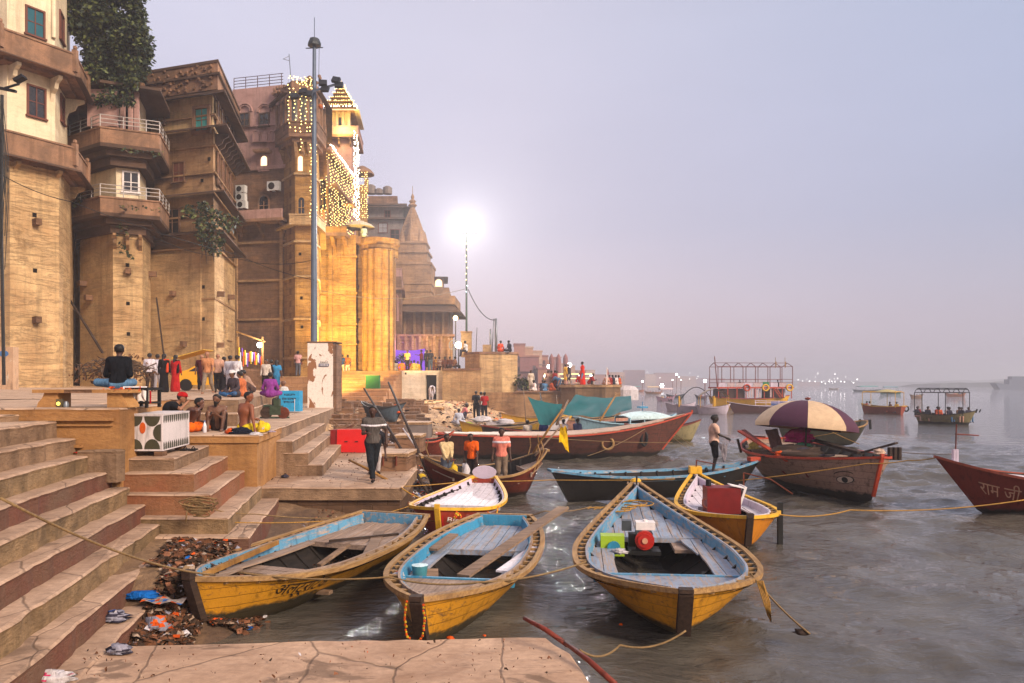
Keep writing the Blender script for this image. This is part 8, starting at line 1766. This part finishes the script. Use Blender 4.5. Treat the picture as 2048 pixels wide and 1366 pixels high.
hp = [(965, 838, 42.2, .8, c_wh, 'heap of white bundles lying in the ochre edged boat'), (1010, 842, 42.6, .7, c_wh, 'second heap of white bundles with a striped edge'), (935, 846, 41.6, .5, cloth(150, 170, 60), 'lime and brown bag near the crouching figure'), (770, 818, 37.2, .35, c_or, 'orange bundle in the grey blue boat, left one'), (792, 820, 37, .4, c_or, 'orange bundle in the grey blue boat, right one')]
for px, py, Y, s_, cc, lab in hp: crumple('bundle', lab, P(px, py + 6, Y), s_, s_ * .6, s_ * .4, cc, 'bundle')
# bench on the plaza, stand fan, ropes
t = thing('wooden_bench', 'long reddish slatted bench on the plaza edge', 'bench', (xat(890, 64), 63.6, PZ)); mb = MB(); xa_, xb_ = xat(868, 63.6), xat(912, 63.6); mb.box(((xa_ + xb_) / 2, 63.8, PZ + .42), (xb_ - xa_, .45, .05)); mb.build('seat', M['rust'], t)
for z_ in (.6, .75, .9): mb = MB(); mb.box(((xa_ + xb_) / 2, 63.5, PZ + z_), (xb_ - xa_, .04, .09)); mb.build('slat', M['rust'], t)
for s_ in (0, .5, 1): mb = MB(); mb.box((xa_ + (xb_ - xa_) * s_, 63.65, PZ + .45), (.07, .4, .9)); mb.build('leg', M['rust'], t)
q = P(908, 690, 64.5); t = thing('fan_stand', 'round wire fan dish on a stand beside the plinth', 'fan', (q.x, q.y, PZ)); mb = MB(); mb.tube([(q.x, q.y, PZ), q], .05, 6); mb.build('stand', M['metal'], t); mb = MB(); rr_ = [q + Vector((.42 * math.cos(a), -.1, .42 * math.sin(a))) for a in [i * math.pi / 8 for i in range(17)]]; mb.tube(rr_, .04, 5, cap=False); mb.tube([q + Vector((.25 * math.cos(a), -.1, .25 * math.sin(a))) for a in [i * math.pi / 8 for i in range(17)]], .02, 4, cap=False); mb.build('fan_ring', M['metal'], t)
Rp = lambda nm, lab, pts, r_=.012, sag=.1, mat=None: rope(nm, lab, pts, r_, sag, mat)
gp = lambda B_, x, y, z: bl(B_, x, y, z)
Rp('rope', 'long tan rope crossing the stairs from the left edge down to the lettered boat', [P(0, 996, 6.0), P(430, 1150, 9.6)], .013, .12); Rp('rope', 'tan rope strung across the bows of the lettered boat and the middle boat', [gp(B1, 2.2, .3, .68), gp(B2, 2.1, -.7, .62), gp(B2, 2.1, .55, .6), gp(B3, 2.9, -1.2, .72)], .014, .06)
Rp('rope', 'rope from the step corner across behind the lettered boat to the middle boat', [P(390, 1008, 12.9), P(510, 1028, 13.5), P(725, 1034, 15.2), P(1000, 1040, 15.3)], .010, .05); Rp('rope', 'yellowish rope from the landing post to the lettered boat stern', [P(470, 1045, 12.9), P(720, 1036, 15.1), P(838, 1005, 16.2)], .010, .04, M['rope_y'])
Rp('rope', 'yellow rope from the landing past the small mauve boat to the right', [P(800, 973, 17), P(935, 962, 19.4), P(1100, 960, 21), P(1350, 958, 21)], .012, .02, M['rope_y']); Rp('rope', 'slack brown rope from the landing corner into the water', [P(802, 975, 16.7), P(838, 995, 16.6)], .016, .02, M['rope_y'])
Rp('rope', 'rope running from the large boat out to the rock in the water at the right', [gp(B3, 3.1, 1.0, .66), G(1620, 1268, .03)], .014, .05); Rp('rope', 'rope from the stem of the large boat down to the bottom of the picture', [gp(B3, 4.15, 0, .2), G(1240, 1290, .1), P(1160, 1300, 8.0)], .013, .1); Rp('rope', 'rope from the left to the far corner of the large boat', [P(1000, 1038, 15.5), P(1090, 1022, 14.8), gp(B3, -1.9, -1.05, .72)], .011, .05)
Rp('rope', 'yellow rope from the boat with eyes to the painted boat on the right', [P(1470, 962, 22), P(1735, 927, 20.4), P(1815, 921, 20.0), P(1877, 914, 19.4)], .014, .03, M['rope_y']); Rp('rope', 'long yellow rope crossing the open water to the painted boat', [P(1540, 1026, 15), P(1700, 1020, 16), P(2060, 998, 16.3)], .014, .1, M['rope_y'])
Rp('rope', 'thin rope behind the boat with eyes towards the right posts', [P(1805, 905, 21.5), P(1905, 908, 20.5)], .01, .02); Rp('rope', 'mooring rope slanting off the bow of the dark boat behind the parasol', [P(1690, 862, 37), P(1565, 880, 39)], .015, .05, M['rope_y']); Rp('rope', 'yellow rope slanting from the dark boat to the water', [P(1650, 857, 39), P(1718, 888, 36)], .02, .02, M['rope_y'])
Rp('rope', 'thin rope along the side of the long brown boat', [P(1064, 873, 31.5), P(1345, 885, 33)], .014, .08); Rp('rope', 'rope slanting from the brown boat bow to the water', [P(1290, 858, 33), P(1175, 912, 30.5)], .012, .1); Rp('rope', 'mooring lines from the brown bow into the river, left one', [P(1345, 874, 33.5), P(1378, 898, 31)], .014, .02); Rp('rope', 'mooring lines from the brown bow into the river, right one', [P(1350, 868, 33.5), P(1388, 893, 32)], .014, .02)
Rp('rope', 'rope from the dark red boat towards the small mauve boat', [P(905, 938, 21), P(955, 962, 19.3)], .012, .03)
Rp('cable', 'white sagging cable from the golden wall to the bright lamp pole', [P(637, 580, 60), P(930, 578, 62.3)], .022, .75, s_grey); Rp('cable', 'dark cable sagging from the bright lamp pole to the twin poles', [P(936, 578, 62.4), P(990, 640, 64)], .035, .7, M['black']); Rp('cable', 'dark electric cable from the left edge across the tower fronts', [P(-5, 345, 30), P(140, 403, 33), P(470, 508, 43), P(628, 560, 38.3)], .018, .15, M['black']); Rp('cable', 'second thin cable dipping across the corner building', [P(300, 470, 39), P(470, 515, 43), P(625, 520, 38.4)], .015, .3, M['black'])
q = G(1603, 1268, 0); crumple('rock', 'small dark rock breaking the water where the rope ends', q, .12, .09, .06, M['woodd'], 'rock')
mb = MB(); q = P(400, 1015, 12.15)
for k_ in range(9): mb.tube([q + Vector((rnd.uniform(-.1, .1) + .13 * math.cos(a) * (1 + .1 * k_ % 3), -.02 * k_ * .3, .02 * k_ - .06 + .09 * math.sin(a))) for a in [i * math.pi / 6 for i in range(13)]], .012, 4, cap=False)
mb.tube([q + Vector((-.2, 0, .05)), q + Vector((-.22, -.03, -.25))], .012, 4); tag(mb.build('rope_coil', M['rope'], smooth='all'), 'tangled coil of rope hung on the step corner', 'rope coil')
mb = MB()
for B_, x, y in ((B3, -2.2, -.7),):
    for k_ in range(7): mb.tube([gp(B_, x + .25 * math.sin(k_) + (.3 + .03 * k_) * math.cos(a) * .8, y + .32 * math.sin(a) + .12 * k_ - .1, .62 + .02 * k_) for a in [i * math.pi / 6 for i in range(10)]], .014, 4, cap=False)
tag(mb.build('rope_coil', M['rope_y'], smooth='all'), 'loose loops of rope on the blue deck of the large boat', 'rope coil')
mb = MB(); q = gp(B3, 3.25, 1.05, .6)
for k_ in range(5): mb.tube([q + Vector((.02 * k_, 0, 0)), q + Vector((.05 + .02 * k_, -.12, -.25)), q + Vector((.10 + .01 * k_, -.14, -.42 - .02 * k_)), q + Vector((.13, -.1, -.3)), q + Vector((.06, -.05, 0))], .011, 4)
tag(mb.build('rope_coil', M['rope_y'], smooth='all'), 'bunch of rope dangling over the rail of the large boat', 'rope coil')
# black lamp bracket at the left edge
mb = MB(); mb.tube([P(4, 190, 24), P(2, 430, 24), P(8, 770, 24)], .05, 6); t = thing('utility_pole', 'dark utility pole with tangled wires and a lamp at the very left edge', 'utility pole', P(4, 770, 24)); mb.build('pole', M['black'], t)
mb = MB(); mb.bar(P(-30, 170, 24), P(32, 183, 24), .1, .08); mb.bar(P(10, 176, 24), P(38, 168, 23.8), .06, .05); mb.build('arm', M['black'], t); mb = MB(); mb.box(P(40, 158, 23.8), (.32, .25, .1), rot=Matrix.Rotation(R(-28), 3, 'Y')); mb.build('lamp_head', M['black'], t)
mb = MB()
for k_ in range(8): a, b = P(rnd.uniform(0, 10), rnd.uniform(190, 260), 23.9), P(rnd.uniform(-5, 14), rnd.uniform(400, 545), 23.9); mb.tube([a, a.lerp(b, .5) + Vector((rnd.uniform(.02, .22), 0, 0)), b], .012, 4)
mb.build('wires', M['black'], t)
# ------------------------------------------------------------------ the far river front
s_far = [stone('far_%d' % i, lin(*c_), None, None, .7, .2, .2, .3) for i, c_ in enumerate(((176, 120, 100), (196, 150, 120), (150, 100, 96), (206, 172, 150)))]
m_fwin = plain('far_window', lin(70, 50, 56), .8)
def fbuild(px0, px1, ytop, Y, i, lab, dep=12):
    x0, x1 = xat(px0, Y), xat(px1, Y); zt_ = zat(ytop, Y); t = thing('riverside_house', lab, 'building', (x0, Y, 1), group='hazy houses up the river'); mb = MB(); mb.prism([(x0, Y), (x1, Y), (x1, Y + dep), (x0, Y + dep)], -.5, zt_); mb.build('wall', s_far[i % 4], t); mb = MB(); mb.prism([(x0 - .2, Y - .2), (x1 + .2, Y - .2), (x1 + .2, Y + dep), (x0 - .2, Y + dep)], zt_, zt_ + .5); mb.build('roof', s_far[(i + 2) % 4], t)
    if Y < 1050:
        nf = int((zt_ - 3) / 3.4); nw = max(1, int((x1 - x0) / 2.6)); mb = MB()
        for f in range(nf):
            for k_ in range(nw):
                if rnd.random() < .8: xx = x0 + (x1 - x0) * (k_ + .5) / nw; mb.box((xx, Y - .02, 4.5 + f * 3.4), (.9, .1, 1.5)); 
            mb.box(((x0 + x1) / 2, Y - .2, 3.4 + f * 3.4), (x1 - x0, .5, .2))
        mb.build('window_rows', m_fwin, t)
    return t
ys = [(1028, 1050, 690, 230), (1048, 1066, 696, 245), (1040, 1078, 714, 215), (1064, 1084, 704, 260), (1080, 1096, 713, 275), (1092, 1108, 722, 290), (1105, 1122, 716, 320), (1118, 1136, 729, 330), (1076, 1100, 738, 205), (1134, 1150, 733, 390), (1148, 1172, 742, 420), (1170, 1190, 741, 560), (1188, 1222, 750, 640), (1220, 1250, 745, 800), (1248, 1290, 741, 1000), (1288, 1312, 749, 1060), (1310, 1350, 746, 1200), (1348, 1392, 753, 1300), (1390, 1450, 757, 1400), (1448, 1540, 761, 1500), (1538, 1640, 764, 1600)]
ordn = ['first', 'second', 'third', 'fourth', 'fifth', 'sixth', 'seventh', 'eighth', 'ninth', 'tenth', 'eleventh', 'twelfth', 'thirteenth', 'fourteenth', 'fifteenth', 'sixteenth', 'seventeenth', 'eighteenth', 'nineteenth', 'twentieth', 'twenty-first']
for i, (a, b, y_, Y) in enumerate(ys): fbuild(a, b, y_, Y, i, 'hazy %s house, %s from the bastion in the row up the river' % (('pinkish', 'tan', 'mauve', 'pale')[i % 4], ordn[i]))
for px, lab in ((1103, 'leftmost of three hazy slender spires'), (1117, 'middle of three hazy slender spires'), (1131, 'rightmost of three hazy slender spires')):
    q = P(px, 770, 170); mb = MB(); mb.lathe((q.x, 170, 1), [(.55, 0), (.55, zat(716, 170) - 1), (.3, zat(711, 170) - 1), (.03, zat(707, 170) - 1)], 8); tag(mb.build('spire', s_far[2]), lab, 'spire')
mb = MB(); vs_ = []
for i in range(60): x = xat(1030, 1600) + i * 32; vs_.append((x, 1600 + 12 * math.sin(i), 8 + 16 * abs(mnoise.noise(Vector((i * .35, 0, 0)))) + 5 * mnoise.noise(Vector((i * 1.7, 3, 0)))))
mb.loft([[(x, y, -1) for x, y, z in vs_], vs_, [(x, y + 60, z * .9) for x, y, z in vs_], [(x, y + 200, -1) for x, y, z in vs_]], False); struct('hills', mb, plain('far_bank', lin(110, 116, 120), .9))
vs_ = [(xat(1880, 900) + i * 14, 900 + 10 * math.sin(i), 4 + 9 * abs(mnoise.noise(Vector((i * .3, 9, 0)))) + (i / 60) * 9) for i in range(60)]
mb = MB(); mb.loft([[(x, y, -1) for x, y, z in vs_], vs_, [(x, y + 60, z * .9) for x, y, z in vs_], [(x, y + 120, -1) for x, y, z in vs_]], False); mb.build('treeline', plain('far_trees', lin(66, 76, 70), .9), None, kind='stuff')
q = G(2035, 779); t = thing('river_ship', 'hazy grey ship with a stepped superstructure at the far right edge', 'ship', (q.x, q.y, 0)); mg_ = plain('ship_grey', lin(84, 92, 112), .7); mb = MB(); mb.wpoly(((q.x - 14, q.y), (1, 0), (0, -1)), [(0, 4.2), (3, -.2), (40, -.2), (40, 3.5), (8, 3.5)], -6, 0); mb.build('hull', mg_, t); mb = MB(); mb.box((q.x + 6, q.y + 3, 5), (22, 5, 3)); mb.box((q.x + 4, q.y + 3, 7.4), (14, 4, 2)); mb.build('superstructure', mg_, t)
for px, py, Y, r_, s_, lab in ((1098, 733, 175, .5, 14, 'big pale floodlight in the haze by the leftmost spire'), (1139, 730, 180, .55, 16, 'brightest white floodlight right of the three spires'), (1324, 771, 300, .8, 14, 'bright cyan white lamp low over the water'), (1353, 749, 500, .7, 10, 'pale lamp high above the far roofs'), (1345, 760, 520, .45, 10, 'cream lamp among the far roofs, left of a pair'), (1362, 760, 520, .4, 10, 'cream lamp among the far roofs, right of a pair'), (1285, 763, 420, .6, 9, 'soft cream lamp above the teal canopy boat'), (1160, 751, 82, .14, 9, 'small white lamp over the platform crowd, left one'), (1182, 751, 84, .14, 9, 'small white lamp over the platform crowd, right one'), (1090, 752, 82, .16, 9, 'white lamp at the left of the yellow lit frame'), (1410, 762, 110, .25, 8, 'violet white lamp beside the double decker'), (1131, 748, 83, .13, 9, 'white lamp over the middle of the crowd')):
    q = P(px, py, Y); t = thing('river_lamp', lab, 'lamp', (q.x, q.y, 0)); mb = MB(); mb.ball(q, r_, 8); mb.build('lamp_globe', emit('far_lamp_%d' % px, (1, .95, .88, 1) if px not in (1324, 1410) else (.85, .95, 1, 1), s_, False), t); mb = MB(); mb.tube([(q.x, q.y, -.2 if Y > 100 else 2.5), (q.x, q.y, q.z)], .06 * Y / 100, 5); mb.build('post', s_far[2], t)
for i in range(34):
    px = rnd.choice([rnd.uniform(1230, 1420), rnd.uniform(1590, 1720), rnd.uniform(1600, 1690)]); py = rnd.uniform(744, 768); Y = rnd.uniform(700, 1150); q = P(px, py, Y); tag(MB().ball(q, rnd.uniform(.35, .8) * Y / 900, 6).build('distant_lamp', emit('dot_lamp', (1, .93, .9, 1), 6, False) if i == 0 else bpy.data.materials['dot_lamp']), 'tiny far lamp twinkling in the haze along the opposite river front', 'lamp', 'far lamps in the haze')
t = thing('festoon_frame', 'yellow lit rectangular festoon frame over the crowd on the platform', 'frame', P(1160, 770, 85)); mb = MB()
for a, b in ((1088, 1140), (1140, 1186)): mb.tube([P(a, 748, 85), P(b, 748, 85)], .07, 5); mb.tube([P(a, 757, 84), P(b, 757, 84)], .05, 5)
mb.build('light_bar', emit('festoon', (1, .72, .3, 1), 2.0, False), t); mb = MB()
for a in (1088, 1140, 1186): mb.tube([P(a, 746, 85), P(a, 785, 85)], .06, 5)
mb.build('post', M['bamboo'], t)
q = P(1213, 775, 60); t = thing('flag_pole', 'white pole with a dark orange flag on the platform end', 'flag', q); mb = MB(); mb.tube([P(1213, 775, 60), P(1214, 735, 60)], .05, 5); mb.build('pole', M['white'], t); mb = MB(); mb.loft([[P(1214 + k_, 736 + k_ * 1.5, 60), P(1213 + k_ * 1.5, 752 - k_, 60)] for k_ in (0, 1.5, 3)], False); mb.build('flag', cloth(150, 60, 40), t)
mb = MB(); q = P(1246, 800, 66); mb.lathe((xat(1252, 66), 66, zat(800, 66)), [(1.1, 0), (1.1, .9), (.8, 1.2), (.1, 1.3)], 10, sq=.7); tag(mb.build('white_canopy', cloth(206, 196, 200)), 'small white canopy hut beyond the platform end', 'canopy')
mb.tube([(xat(120, 12.9), 12.86, 2.55), (xat(120, 12.9), 12.84, 2.5)], .01, 4)
# ------------------------------------------------------------------ haze
mb = MB(); mb.box((1800, 2900, 19.2), (6000, 6600, 42.4))
hz = bpy.data.materials.new('haze_air'); hz.use_nodes = True; t = hz.node_tree; t.nodes.clear()
pv = t.nodes.new('ShaderNodeVolumePrincipled'); oo = t.nodes.new('ShaderNodeOutputMaterial')
pv.inputs['Color'].default_value = (.95, .93, .96, 1); pv.inputs['Density'].default_value = .0011; pv.inputs['Anisotropy'].default_value = .55
t.links.new(pv.outputs[0], oo.inputs['Volume'])
h = mb.build('haze', hz, None, kind='stuff'); h.visible_shadow = True
